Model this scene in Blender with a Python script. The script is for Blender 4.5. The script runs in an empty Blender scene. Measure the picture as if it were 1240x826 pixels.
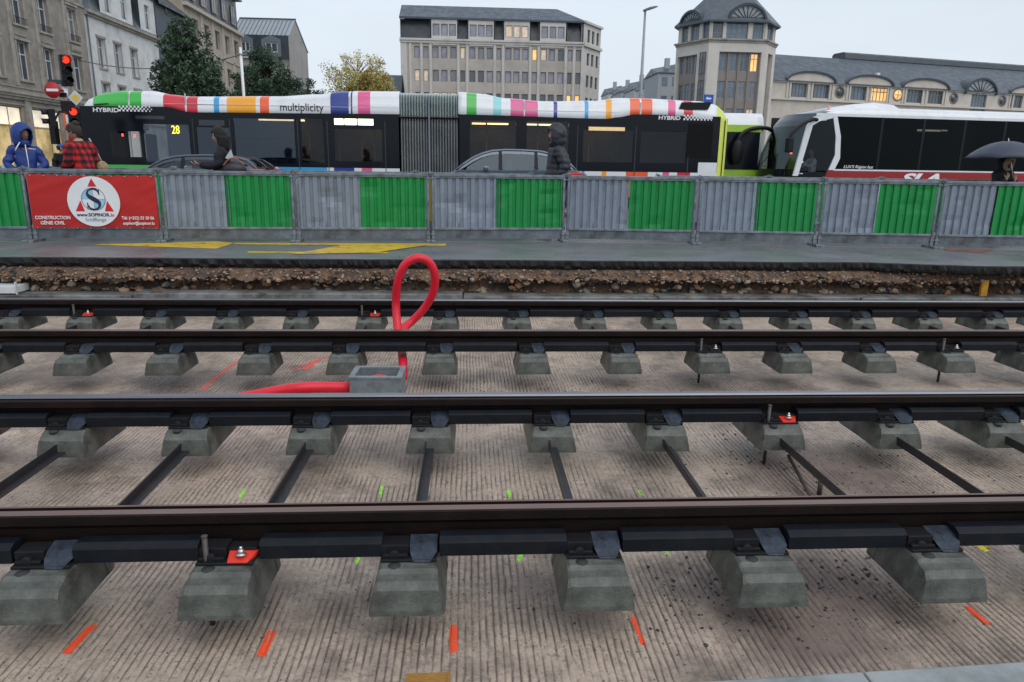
import bpy, bmesh, math, random
import numpy as np
from mathutils import Vector, Matrix, noise
R = math.radians
sc = bpy.context.scene
C = sc.collection
rnd = random.Random(7)

# ---------------------------------------------------------------- camera numbers (surveyed from the place)
F = 866.0; TILT = R(13.8); YAW = R(3.6); ROLL = R(0.83); CZ = 1.17
_ct, _st, _cy, _sy = math.cos(TILT), math.sin(TILT), math.cos(YAW), math.sin(YAW)
FW = Vector((_sy*_ct, _cy*_ct, -_st)); _rt = Vector((_cy, -_sy, 0)); _up = _rt.cross(FW)
RT = _rt*math.cos(ROLL) + _up*math.sin(ROLL); UP = _up*math.cos(ROLL) - _rt*math.sin(ROLL)
def ray(x, y): return FW + RT*((x-620)/F) + UP*((413-y)/F)
def atY(x, y, Y):
    d = ray(x, y); t = Y/d.y; return Vector((d.x*t, Y, CZ+d.z*t))
def atZ(x, y, Z):
    d = ray(x, y); t = (Z-CZ)/d.z; return Vector((d.x*t, d.y*t, Z))
def atX(x, y, X):
    d = ray(x, y); t = X/d.x; return Vector((X, d.y*t, CZ+d.z*t))

# ---------------------------------------------------------------- mesh builder
class MB:
    def __init__(s): s.v = []; s.f = []; s.m = []; s.sm = []; s.T = None
    def add(s, vs, fs, m=0, smooth=False):
        o = len(s.v)
        if s.T is not None: vs = [tuple(s.T @ Vector(v)) for v in vs]
        s.v += [tuple(v) for v in vs]
        for f in fs: s.f.append(tuple(o+i for i in f)); s.m.append(m); s.sm.append(smooth)
    def box(s, a, b, m=0):
        x0, y0, z0 = a; x1, y1, z1 = b
        if x0 > x1: x0, x1 = x1, x0
        if y0 > y1: y0, y1 = y1, y0
        if z0 > z1: z0, z1 = z1, z0
        s.add([(x0,y0,z0),(x1,y0,z0),(x1,y1,z0),(x0,y1,z0),(x0,y0,z1),(x1,y0,z1),(x1,y1,z1),(x0,y1,z1)],
              [(0,3,2,1),(4,5,6,7),(0,1,5,4),(1,2,6,5),(2,3,7,6),(3,0,4,7)], m)
    def quad(s, a, b, c, d, m=0): s.add([a,b,c,d], [(0,1,2,3)], m)
    def loft(s, rings, m=0, close=True, cap=True, smooth=False, mats=None):
        n = len(rings[0]); vs = [p for r in rings for p in r]
        for i in range(len(rings)-1):
            fs = []
            for j in range(n if close else n-1):
                k = (j+1) % n; fs.append((j, k, n+k, n+j))
            s.add([*rings[i], *rings[i+1]], fs, mats[i] if mats else m, smooth)
        if cap:
            s.add(rings[0], [tuple(range(n-1, -1, -1))], mats[0] if mats else m)
            s.add(rings[-1], [tuple(range(n))], mats[-1] if mats else m)
    def loftw(s, rings, m=0, close=True, cap=True, smooth=True):   # welded loft, for smooth shading
        n = len(rings[0]); vs = [p for r in rings for p in r]; fs = []
        for i in range(len(rings)-1):
            for j in range(n if close else n-1):
                k = (j+1) % n; fs.append((i*n+j, i*n+k, (i+1)*n+k, (i+1)*n+j))
        if cap: fs.append(tuple(range(n-1, -1, -1))); fs.append(tuple((len(rings)-1)*n+q for q in range(n)))
        s.add(vs, fs, m, smooth)
    def tube(s, path, r, n=8, m=0, cap=True):
        path = [Vector(p) for p in path]; rings = []
        rr = r if isinstance(r, (list, tuple)) else [r]*len(path)
        up0 = None
        for i, p in enumerate(path):
            d = (path[min(i+1, len(path)-1)] - path[max(i-1, 0)]).normalized()
            if up0 is None: up0 = Vector((0,0,1)) if abs(d.z) < .9 else Vector((0,1,0))
            a = d.cross(up0).normalized(); b = a.cross(d).normalized(); up0 = b
            rings.append([tuple(p + a*math.cos(2*math.pi*j/n)*rr[i] + b*math.sin(2*math.pi*j/n)*rr[i]) for j in range(n)])
        s.loftw(rings, m, True, cap, True)
    def cyl(s, a, b, r, n=16, m=0): s.tube([a, b], r, n, m)
    def ell(s, c, r, n=12, k=8, m=0, rot=None):
        vs = []; fs = []
        for i in range(k+1):
            t = math.pi*i/k
            for j in range(n):
                a = 2*math.pi*j/n; v = Vector((r[0]*math.sin(t)*math.cos(a), r[1]*math.sin(t)*math.sin(a), r[2]*math.cos(t)))
                if rot is not None: v = rot @ v
                vs.append(tuple(Vector(c)+v))
        for i in range(k):
            for j in range(n):
                q = (j+1) % n; fs.append((i*n+j, (i+1)*n+j, (i+1)*n+q, i*n+q))
        s.add(vs, fs, m, True)
    def prism(s, poly, axis, a, b, m=0):       # poly = list of 2D points in the plane normal to axis
        def p3(p, t):
            if axis == 'x': return (t, p[0], p[1])
            if axis == 'y': return (p[0], t, p[1])
            return (p[0], p[1], t)
        n = len(poly)
        vs = [p3(p, a) for p in poly] + [p3(p, b) for p in poly]
        fs = [tuple(range(n-1, -1, -1)), tuple(range(n, 2*n))] + [(i, (i+1) % n, n+(i+1) % n, n+i) for i in range(n)]
        s.add(vs, fs, m)
    def build(s, name, mats, parent=None, bevel=0, seg=2, weld=False, loc=None):
        me = bpy.data.meshes.new(name); me.from_pydata(s.v, [], s.f)
        if not isinstance(mats, (list, tuple)): mats = [mats]
        for mt in mats: me.materials.append(mt)
        me.polygons.foreach_set('material_index', s.m); me.polygons.foreach_set('use_smooth', s.sm)
        me.update()
        bm = bmesh.new(); bm.from_mesh(me)
        if weld: bmesh.ops.remove_doubles(bm, verts=bm.verts, dist=1e-4)
        bmesh.ops.recalc_face_normals(bm, faces=bm.faces); bm.to_mesh(me); bm.free()
        o = bpy.data.objects.new(name, me); C.objects.link(o)
        if parent is not None: o.parent = parent
        if loc is not None: o.location = loc
        if bevel:
            b = o.modifiers.new('bevel', 'BEVEL'); b.width = bevel; b.segments = seg; b.limit_method = 'ANGLE'; b.angle_limit = R(40)
        return o

def tag(o, label=None, cat=None, group=None, kind=None):
    if label: o['label'] = label
    if cat: o['category'] = cat
    if group: o['group'] = group
    if kind: o['kind'] = kind
    return o
def struct(o, label=None):
    o['kind'] = 'structure'
    if label: o['label'] = label
    return o
def empty(name, loc=(0,0,0), rz=0, label=None, cat=None, group=None):
    o = bpy.data.objects.new(name, None); C.objects.link(o); o.location = loc; o.rotation_euler = (0,0,rz)
    o.empty_display_size = .2
    return tag(o, label, cat, group)
def kids(o): return [c for c in bpy.data.objects if c.parent == o]
def copy_tree(o, parent=None):
    c = o.copy(); C.objects.link(c)
    if parent is not None: c.parent = parent
    for ch in kids(o): copy_tree(ch, c)
    return c
def text(name, body, size, mat, parent, loc, rot=(math.pi/2,0,0), align='LEFT', ext=.002, off=0.0, sx=1.0, shear=0):
    cu = bpy.data.curves.new('t', 'FONT'); cu.body = body; cu.size = size; cu.align_x = align; cu.extrude = ext; cu.offset = off; cu.shear = shear
    cu.resolution_u = 3
    t = bpy.data.objects.new('t', cu); C.objects.link(t)
    bpy.context.view_layer.update()
    me = bpy.data.meshes.new_from_object(t.evaluated_get(bpy.context.evaluated_depsgraph_get()))
    bpy.data.objects.remove(t)
    me.materials.clear(); me.materials.append(mat)
    o = bpy.data.objects.new(name, me); C.objects.link(o); o.parent = parent; o.location = loc; o.rotation_euler = rot; o.scale = (sx, 1, 1)
    return o

# ---------------------------------------------------------------- materials
_mc = {}
def mat(name, col, rough=.6, metal=0, amp=.12, scale=6, bump=0, bscale=None, wet=0, emit=0, col2=None, grime=None, gscale=1.5, gth=.55, gsoft=.12, spec=.5, coat=0, stretch=None):
    if name in _mc: return _mc[name]
    m = bpy.data.materials.new(name); m.use_nodes = True; nt = m.node_tree; N = nt.nodes; L = nt.links
    b = N['Principled BSDF']; b.inputs['Roughness'].default_value = rough; b.inputs['Metallic'].default_value = metal
    b.inputs['Specular IOR Level'].default_value = spec; b.inputs['Coat Weight'].default_value = coat
    tc = N.new('ShaderNodeTexCoord'); src = tc.outputs['Object']
    if stretch:
        mp = N.new('ShaderNodeMapping'); mp.inputs['Scale'].default_value = stretch; L.new(src, mp.inputs[0]); src = mp.outputs[0]
    n1 = N.new('ShaderNodeTexNoise'); n1.inputs['Scale'].default_value = scale; n1.inputs['Detail'].default_value = 6; n1.inputs['Roughness'].default_value = .65
    L.new(src, n1.inputs['Vector'])
    mr = N.new('ShaderNodeMapRange'); mr.inputs['From Min'].default_value = .3; mr.inputs['From Max'].default_value = .7
    mr.inputs['To Min'].default_value = 0; mr.inputs['To Max'].default_value = 1; L.new(n1.outputs['Fac'], mr.inputs['Value'])
    mx = N.new('ShaderNodeMix'); mx.data_type = 'RGBA'; L.new(mr.outputs[0], mx.inputs['Factor'])
    c2 = col2 if col2 else tuple(min(1, c*(1+amp)) for c in col); c1 = col if col2 else tuple(c*(1-amp) for c in col)
    mx.inputs['A'].default_value = (*c1, 1); mx.inputs['B'].default_value = (*c2, 1); out = mx.outputs['Result']
    if grime:
        n2 = N.new('ShaderNodeTexNoise'); n2.inputs['Scale'].default_value = gscale; n2.inputs['Detail'].default_value = 8; n2.inputs['Roughness'].default_value = .7
        L.new(src, n2.inputs['Vector'])
        r2 = N.new('ShaderNodeMapRange'); r2.inputs['From Min'].default_value = gth-gsoft; r2.inputs['From Max'].default_value = gth+gsoft; L.new(n2.outputs['Fac'], r2.inputs['Value'])
        m2 = N.new('ShaderNodeMix'); m2.data_type = 'RGBA'; L.new(r2.outputs[0], m2.inputs['Factor']); L.new(out, m2.inputs['A']); m2.inputs['B'].default_value = (*grime, 1); out = m2.outputs['Result']
    L.new(out, b.inputs['Base Color'])
    if wet:
        n3 = N.new('ShaderNodeTexNoise'); n3.inputs['Scale'].default_value = 1.1; n3.inputs['Detail'].default_value = 5; L.new(tc.outputs['Object'], n3.inputs['Vector'])
        r3 = N.new('ShaderNodeMapRange'); r3.inputs['From Min'].default_value = .38; r3.inputs['From Max'].default_value = .62
        r3.inputs['To Min'].default_value = max(.08, rough-wet); r3.inputs['To Max'].default_value = rough; L.new(n3.outputs['Fac'], r3.inputs['Value']); L.new(r3.outputs[0], b.inputs['Roughness'])
    if bump:
        n4 = N.new('ShaderNodeTexNoise'); n4.inputs['Scale'].default_value = bscale or scale*6; n4.inputs['Detail'].default_value = 5; L.new(src, n4.inputs['Vector'])
        bp = N.new('ShaderNodeBump'); bp.inputs['Strength'].default_value = bump; bp.inputs['Distance'].default_value = .01
        L.new(n4.outputs['Fac'], bp.inputs['Height']); L.new(bp.outputs[0], b.inputs['Normal'])
    if emit:
        L.new(out, b.inputs['Emission Color']); b.inputs['Emission Strength'].default_value = emit
    _mc[name] = m; return m
def glass(name, tint=(.4,.42,.45), refl=(.9,.95,1), base=.12, rough=.03):
    if name in _mc: return _mc[name]
    m = bpy.data.materials.new(name); m.use_nodes = True; nt = m.node_tree; N = nt.nodes; L = nt.links
    N.remove(N['Principled BSDF']); o = N['Material Output']
    t = N.new('ShaderNodeBsdfTransparent'); t.inputs[0].default_value = (*tint, 1)
    g = N.new('ShaderNodeBsdfGlossy'); g.inputs['Color'].default_value = (*refl, 1); g.inputs['Roughness'].default_value = rough
    fr = N.new('ShaderNodeFresnel'); fr.inputs['IOR'].default_value = 1.5
    ad = N.new('ShaderNodeMath'); ad.operation = 'ADD'; ad.use_clamp = True; L.new(fr.outputs[0], ad.inputs[0]); ad.inputs[1].default_value = base
    mx = N.new('ShaderNodeMixShader'); L.new(ad.outputs[0], mx.inputs[0]); L.new(t.outputs[0], mx.inputs[1]); L.new(g.outputs[0], mx.inputs[2])
    L.new(mx.outputs[0], o.inputs['Surface']); _mc[name] = m; return m
def pane(name, col, rough=.08, base=None):       # opaque window glass: dark room colour behind a gloss
    return mat(name, col, rough, 0, .35, .7, spec=1.0)

M_BLACK = mat('black_plastic', (.012,.012,.014), .5, spec=.22)
M_STEEL = mat('galvanised_steel', (.30,.33,.36), .5, .35, .14, 9, bump=.1, grime=(.16,.17,.18), gscale=5, gth=.6)
M_WHITE = mat('white_paint', (.78,.79,.80), .35, 0, .04, 3)
M_DARK = mat('dark_paint', (.03,.033,.038), .35)
M_RED = mat('red_paint', (.62,.02,.02), .35, 0, .1)
M_CHROME = mat('bright_steel', (.6,.6,.58), .3, .9)
M_TYRE = mat('tyre_rubber', (.02,.02,.02), .8)
# ================================================================= ground, pit, kerbs
FLOOR = -.68
YN = 2.155                                                          # near edge of the ribbed slab
M_floor = bpy.data.materials.new('ribbed_concrete'); M_floor.use_nodes = True
def _floor_mat(m):
    nt = m.node_tree; N = nt.nodes; L = nt.links; b = N['Principled BSDF']; tc = N.new('ShaderNodeTexCoord')
    def nz(scale, det=6, rough=.65, vec=None):
        n = N.new('ShaderNodeTexNoise'); n.inputs['Scale'].default_value = scale; n.inputs['Detail'].default_value = det; n.inputs['Roughness'].default_value = rough
        L.new(vec or tc.outputs['Object'], n.inputs['Vector']); return n.outputs['Fac']
    def rng(v, a, b_, c=0, d=1):
        r = N.new('ShaderNodeMapRange'); r.inputs[1].default_value = a; r.inputs[2].default_value = b_; r.inputs[3].default_value = c; r.inputs[4].default_value = d; L.new(v, r.inputs[0]); return r.outputs[0]
    def mix(f, a, b_):
        x = N.new('ShaderNodeMix'); x.data_type = 'RGBA'; L.new(f, x.inputs['Factor'])
        for s_, v in (('A', a), ('B', b_)):
            if isinstance(v, tuple): x.inputs[s_].default_value = (*v, 1)
            else: L.new(v, x.inputs[s_])
        return x.outputs['Result']
    c = mix(rng(nz(2.2), .35, .65), (.62,.49,.385), (.45,.365,.295))
    c = mix(rng(nz(34, 5, .75), .48, .76), c, (.25,.21,.185))
    c = mix(rng(nz(75, 3), .60, .68), c, (.045,.04,.038))            # fine dark specks
    c = mix(rng(nz(1.35, 9, .75), .50, .66, 0, .75), c, (.10,.08,.068))       # dirt film
    c = mix(rng(nz(.55, 7, .75), .52, .68, 0, .55), c, (.17,.115,.095))
    c = mix(rng(nz(9, 9, .8), .52, .64, 0, .45), c, (.16,.13,.115))
    for cx, cy, r, st in ((1.45,2.72,.55,.75),(2.2,4.0,.6,.6),(-1.05,2.85,.35,.45),(1.9,5.5,.9,.45),(-2.2,5.6,.8,.45),(.45,2.85,.35,.4),(-.3,4.6,.5,.3)):   # spilled muddy water
        vd = N.new('ShaderNodeVectorMath'); vd.operation = 'DISTANCE'; L.new(tc.outputs['Object'], vd.inputs[0]); vd.inputs[1].default_value = (cx, cy, FLOOR)
        ad = N.new('ShaderNodeMath'); ad.operation = 'MULTIPLY_ADD'; L.new(nz(3.2, 8, .75), ad.inputs[0]); ad.inputs[1].default_value = -1.6*r; L.new(vd.outputs['Value'], ad.inputs[2])
        c = mix(rng(ad.outputs[0], -.25*r, .35*r, st, 0), c, (.135,.095,.085))
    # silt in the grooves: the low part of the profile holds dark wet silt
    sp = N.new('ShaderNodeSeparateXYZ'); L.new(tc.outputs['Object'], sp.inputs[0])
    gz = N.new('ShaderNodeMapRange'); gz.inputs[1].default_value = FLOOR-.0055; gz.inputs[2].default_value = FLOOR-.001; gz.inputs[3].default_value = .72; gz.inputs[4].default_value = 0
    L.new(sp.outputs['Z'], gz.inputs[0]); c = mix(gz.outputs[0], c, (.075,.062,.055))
    L.new(c, b.inputs['Base Color'])
    L.new(rng(nz(1.0, 6), .40, .58, .24, .70), b.inputs['Roughness'])
    bp = N.new('ShaderNodeBump'); bp.inputs['Strength'].default_value = .9; bp.inputs['Distance'].default_value = .008; L.new(nz(60, 8, .8), bp.inputs['Height']); L.new(bp.outputs[0], b.inputs['Normal'])
_floor_mat(M_floor)

def _vn(x, y, f, seed):                                             # cheap smooth value noise on arrays
    rs = np.random.RandomState(seed); g = rs.rand(256, 256)
    X = x*f+50; Y = y*f+50; xi = np.floor(X).astype(int); yi = np.floor(Y).astype(int); u = X-xi; v = Y-yi
    u = u*u*(3-2*u); v = v*v*(3-2*v)
    a = g[xi % 256, yi % 256]; b = g[(xi+1) % 256, yi % 256]; c = g[xi % 256, (yi+1) % 256]; d = g[(xi+1) % 256, (yi+1) % 256]
    return (a*(1-u)+b*u)*(1-v) + (c*(1-u)+d*u)*v
def floor_h(x, y):
    x = np.asarray(x, float); y = np.asarray(y, float)
    xx = x + .010*(_vn(x, y, 3.0, 1)-.5) + .006*(_vn(x, y, 12., 2)-.5)
    ph = (xx/.030) % 1.0
    g = np.clip(1.1-np.abs(ph-.5)/(.12+.10*_vn(x, y, 9., 8)), 0, 1)
    depth = .0085*np.clip(_vn(x, y, 7., 3)*1.7, .3, 1)*np.clip(.55+1.3*_vn(x, y, 1.3, 5), 0, 1)
    return FLOOR - g*depth + .003*(_vn(x, y, 2., 4)-.5) + .0022*(_vn(x, y, 55., 6)-.5)
def grid_mesh(name, xs, ys, fz, mats):
    X, Y = np.meshgrid(xs, ys); Z = fz(X, Y); n, k = X.shape
    me = bpy.data.meshes.new(name); co = np.stack([X, Y, Z], -1).reshape(-1, 3)
    i = np.arange(n*k).reshape(n, k); q = np.stack([i[:-1,:-1], i[:-1,1:], i[1:,1:], i[1:,:-1]], -1).reshape(-1, 4)
    me.vertices.add(len(co)); me.vertices.foreach_set('co', co.ravel()); me.loops.add(q.size); me.loops.foreach_set('vertex_index', q.ravel())
    me.polygons.add(len(q)); me.polygons.foreach_set('loop_start', np.arange(0, q.size, 4)); me.polygons.foreach_set('loop_total', np.full(len(q), 4))
    me.polygons.foreach_set('use_smooth', np.ones(len(q), bool)); me.update(calc_edges=True)
    for m in mats: me.materials.append(m)
    o = bpy.data.objects.new(name, me); C.objects.link(o); return o
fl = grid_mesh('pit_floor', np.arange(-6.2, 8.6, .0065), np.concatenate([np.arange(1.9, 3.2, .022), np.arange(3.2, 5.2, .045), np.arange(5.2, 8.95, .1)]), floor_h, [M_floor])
struct(fl, 'ribbed pale concrete floor of the track pit')
b = MB()
for x0, x1 in ((-60, -6.2), (8.593, 60)): b.quad((x0, 1.9, FLOOR), (x1, 1.9, FLOOR), (x1, 8.9, FLOOR), (x0, 8.9, FLOOR))
struct(b.build('pit_floor', M_floor))

# near concrete edge strip and the ground behind the camera
M_strip = mat('smooth_concrete', (.30,.33,.33), .6, 0, .15, 3, bump=.2, wet=.3, grime=(.15,.17,.17), gscale=2.5, gth=.58)
b = MB(); sl = .044
for x0, x1 in ((-8, -2.6), (-2.595, 1.43), (1.436, 4.0), (4.006, 12)):
    ya = lambda x: 2.12 + sl*(x-.5)
    b.add([(x0,1.55,-.72),(x1,1.55,-.72),(x1,ya(x1),-.72),(x0,ya(x0),-.72),(x0,1.55,-.6),(x1,1.55,-.6),(x1,ya(x1),-.6),(x0,ya(x0),-.6)],
          [(0,3,2,1),(4,5,6,7),(0,1,5,4),(1,2,6,5),(2,3,7,6),(3,0,4,7)])
struct(b.build('kerb', M_strip, bevel=.008), 'smooth concrete edge strip at the bottom right')
b = MB(); b.quad((-600,-600,-.612),(600,-600,-.612),(600,1.56,-.612),(-600,1.56,-.612)); struct(b.build('ground', mat('gravelly_ground', (.12,.11,.10), .9, 0, .3, 4, bump=.5)))

# far kerb beam: laid lengths with open joints
M_beam = mat('old_kerb_concrete', (.17,.18,.175), .65, 0, .25, 5, bump=.35, wet=.3, grime=(.05,.045,.04), gscale=3, gth=.52, col2=(.27,.28,.27))
b = MB(); edges = [-40,-22,-12,-7.9,-4.05,-.06, 2.4, 5.05, 7.7, 12, 25, 45]
for i in range(len(edges)-1):
    dz = rnd.uniform(-.008, .008); dy = rnd.uniform(-.012, .012)
    if i == 4: dz = .022
    b.box((edges[i], 8.78+dy, -.72), (edges[i+1]-.012, 9.10+dy, -.415+dz))
struct(b.build('kerb', M_beam, bevel=.012), 'long low concrete kerb behind the far rail')

# earth bank: rough, with an undercut earth face under a gravel layer
M_earth = mat('earth', (.085,.045,.026), .9, 0, .3, 12, bump=1, bscale=30, col2=(.23,.145,.09), grime=(.05,.042,.038), gscale=3.2, gth=.54)
def _bank():
    xs = np.arange(-9, 12, .022); prof = [(9.14,-.75),(9.13,-.5),(9.12,-.44),(9.13,-.40),(9.16,-.36),(9.18,-.32),(9.15,-.285),(9.07,-.262),(9.02,-.245),(8.99,-.225),(9.01,-.205),(9.05,-.16),(9.10,-.13),(9.20,-.105),(9.38,-.07),(9.55,-.03)]
    rows = []
    for k, (py, pz) in enumerate(prof):
        row = []
        for x in xs:
            v = Vector((x*3.1, py*7, pz*9)); n_ = noise.noise(v)+.5*noise.noise(v*2.3)+.55*noise.noise(v*6)+.35*noise.noise(v*13)
            n2 = noise.noise(Vector((x*.9, k*.3, 4)))
            a = .11 if 1 < k < 11 else .015
            row.append((x, py+a*n_*.8+.04*n2*(k < 7), pz+a*n_*.55))
        rows.append(row)
    b = MB(); n = len(xs); vs = [p for r in rows for p in r]
    fs = [(i*n+j, i*n+j+1, (i+1)*n+j+1, (i+1)*n+j) for i in range(len(prof)-1) for j in range(n-1)]
    b.add(vs, fs, 0, False)
    for x0, x1 in ((-60, -9), (11.9, 60)): b.quad((x0,9.1,-.7), (x1,9.1,-.7), (x1,9.14,-.14), (x0,9.14,-.14))
    return struct(b.build('earth_bank', M_earth), 'rough brown earth cutting under the road edge')
_bank()
_ph = (1+5**.5)/2
ICO = [Vector(v).normalized() for v in ((-1,_ph,0),(1,_ph,0),(-1,-_ph,0),(1,-_ph,0),(0,-1,_ph),(0,1,_ph),(0,-1,-_ph),(0,1,-_ph),(_ph,0,-1),(_ph,0,1),(-_ph,0,-1),(-_ph,0,1))]
ICF = ((0,11,5),(0,5,1),(0,1,7),(0,7,10),(0,10,11),(1,5,9),(5,11,4),(11,10,2),(10,7,6),(7,1,8),(3,9,4),(3,4,2),(3,2,6),(3,6,8),(3,8,9),(4,9,5),(2,4,11),(6,2,10),(8,6,7),(9,8,1))
def rocks(b, pts, mats_n):
    for (x, y, z, s) in pts:
        m = rnd.randrange(mats_n); q = Matrix.Rotation(rnd.uniform(0, 6.28), 3, 'Z') @ Matrix.Rotation(rnd.uniform(-.6, .6), 3, 'X'); sx, sy, sz = s, s*rnd.uniform(.6, 1), s*rnd.uniform(.4, .8)
        vs = []
        for v in ICO: r = rnd.uniform(.72, 1.15); p = q @ Vector((v.x*sx*r, v.y*sy*r, v.z*sz*r)); vs.append((x+p.x, y+p.y, z+p.z))
        b.add(vs, ICF, m)
MS = [mat('stone_grey', (.16,.15,.14), .85, 0, .3, 20), mat('stone_tan', (.34,.23,.15), .85, 0, .3, 20), mat('stone_dark', (.045,.043,.045), .7, 0, .3, 20), mat('stone_pale', (.30,.24,.18), .85, 0, .2, 20), mat('stone_brown', (.24,.12,.06), .9, 0, .3, 20)]
b = MB(); pts = []
for _ in range(4200):
    x = rnd.uniform(-7.5, 9.5); t = rnd.random(); py = 8.93+.20*t
    pz = -.255+.085*t; dens = noise.noise(Vector((x*1.2, py*2, 0)))
    if dens < -.25 and rnd.random() < .6: continue
    pts.append((x, py, pz+rnd.uniform(-.025,.025)+.03*noise.noise(Vector((x*1.3,0,5))), rnd.choice((.005,.006,.008,.010,.013,.018,.03))*rnd.uniform(.7,1.4)))
for _ in range(5000):
    x = rnd.uniform(-7.5, 9.5)
    if noise.noise(Vector((x*2.1, 3, 0))) < -.1 and rnd.random() < .6: continue
    pts.append((x, 9.0+.14*rnd.random()**1.5, -.235+.11*rnd.random(), rnd.choice((.004,.005,.007,.010,.016,.024))*rnd.uniform(.7,1.4)))
for _ in range(420):
    x = rnd.uniform(-7.5, 9.5); t = rnd.random()
    pts.append((x, 9.05+.08*rnd.random(), -.41+.15*t*t, rnd.choice((.008,.012,.02,.03,.05,.07))))
rocks(b, pts, 5); tag(b.build('gravel', MS), 'loose mixed stones and broken asphalt on the earth bank', kind='stuff')

# crumbs of asphalt and grit over the pit floor, thicker under the sleepers
b = MB(); pts = []
def crumb(x, y, s): pts.append((x, y, FLOOR+.001, s))
for _ in range(1500): crumb(rnd.uniform(-3.2, 5), rnd.uniform(2.25, 8.0), rnd.choice((.0018,.0025,.004)))
for cx, cy, sx, sy, n, sm in ((1.25,2.75,.35,.16,330,.011),(1.5,2.95,.3,.15,150,.014),(.35,2.85,.25,.2,160,.005),(2.2,3.9,.5,.25,230,.009),(2.1,4.3,.4,.3,120,.012),(-1.0,2.7,.35,.2,160,.005),
                           (.55,5.7,.5,.25,260,.009),(1.3,5.6,.4,.25,200,.009),(2.1,5.6,.4,.25,180,.008),(2.9,5.5,.5,.25,160,.007),(-2.6,5.6,.8,.3,160,.006),(-.9,3.95,.5,.15,160,.005),(-2.0,4.0,.4,.2,120,.006),(.5,4.0,.4,.15,120,.005),(3.0,4.1,.5,.2,100,.007),(1.9,2.8,.3,.2,110,.006),(-.3,2.85,.3,.15,120,.005),(2.7,6.6,1,.3,130,.008)):
    for _ in range(n): crumb(rnd.gauss(cx, sx), max(2.2, rnd.gauss(cy, sy)), sm*rnd.uniform(.25, 1)**1.6)
rocks(b, pts, 3); tag(b.build('grit', [MS[2], mat('asphalt_crumb', (.035,.035,.037), .7), MS[0]]), 'dark asphalt crumbs scattered over the pit floor', kind='stuff')

# road: one sheet with a ragged cut edge
M_road = mat('wet_asphalt', (.13,.138,.148), .46, 0, .3, 2.0, bump=.35, bscale=160, wet=.22, grime=(.17,.165,.16), gscale=.9, gth=.56, gsoft=.1)
M_roadcut = mat('cut_asphalt', (.016,.016,.018), .75, 0, .4, 25, bump=1.0, bscale=60)
b = MB(); xs = np.arange(-12, 14.01, .025); e = []
for x in xs:
    y0 = 9.07 - .0 + .035*noise.noise(Vector((x*1.1, 0, 3))) + .018*noise.noise(Vector((x*6, 0, 1)))
    if x > 5.2: y0 -= min(.3, (x-5.2)*.22)
    e.append((x, y0))
n = len(e); nz_ = lambda x, k: noise.noise(Vector((x*9, k*3, 8)))+.7*noise.noise(Vector((x*23, k*3, 8)))
top = [(x, y, 0) for x, y in e]; t0 = [(x, y-.012+.01*nz_(x,1), -.012) for x, y in e]; t1 = [(x, y+.0+.05*nz_(x,2), -.07+.015*nz_(x,7)) for x, y in e]; t2 = [(x, y+.03+.05*nz_(x,3), -.108+.02*nz_(x,5)) for x, y in e]; bk = [(x, 9.6, 0) for x, y in e]
b.add(bk+top, [(i, i+1, n+i+1, n+i) for i in range(n-1)], 0)
for A_, B_ in ((top, t0), (t0, t1), (t1, t2)): b.add(A_+B_, [(i, i+1, n+i+1, n+i) for i in range(n-1)], 1)
x0, x1 = xs[0], xs[-1]
b.quad((-900, 9.6, 0), (900, 9.6, 0), (900, 1500, 0), (-900, 1500, 0), 0)
for a, c in ((-900, x0), (x1, 900)): b.quad((a, 9.07, 0), (c, 9.07, 0), (c, 9.6, 0), (a, 9.6, 0), 0); b.quad((a, 9.07, -.16), (c, 9.07, -.16), (c, 9.07, 0), (a, 9.07, 0), 1)
struct(b.build('road', [M_road, M_roadcut]), 'wet dark asphalt road with a roughly cut edge')
# yellow paint on the road in front of the barriers
M_yel = mat('worn_yellow_paint', (.62,.42,.02), .5, 0, .12, 8, bump=.2, wet=.2, grime=(.09,.085,.07), gscale=5, gth=.60, gsoft=.07)
def ground_poly(name, px, z, mt):
    b = MB(); vs = [tuple(atZ(x, y, 0)[:2]) + (z,) for x, y in px]; b.add(vs, [tuple(range(len(vs)))]); return struct(b.build(name, mt))
ground_poly('road_marking', [(105,296.5),(262,292.6),(284,294.5),(262,301.5),(200,299.5)], .004, M_yel)
ground_poly('road_marking', [(284,294.3),(540,295.2),(540,298),(284,296.3)], .004, M_yel)
ground_poly('road_marking', [(425,295.3),(520,296.8),(455,306.5),(352,308.5),(395,301)], .008, M_yel)
ground_poly('road_marking', [(300,304.8),(470,305.8),(470,307),(300,306.5)], .004, M_yel)
ground_poly('road_marking', [(1140,301.5),(1205,303),(1190,306),(1150,304.5)], .004, mat('worn_red_paint', (.35,.08,.05), .5, 0, .2, 8, grime=(.09,.085,.07), gscale=5, gth=.5))
# pavement by the left-hand buildings and the square in front of the far ones
M_pav = mat('pavement_slabs', (.20,.19,.18), .5, 0, .2, 2, wet=.25)
b = MB(); b.box((-33, 30, .0), (-28.5, 125, .13)); b.box((-45, 104, .0), (100, 118, .13)); struct(b.build('pavement', M_pav))

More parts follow.
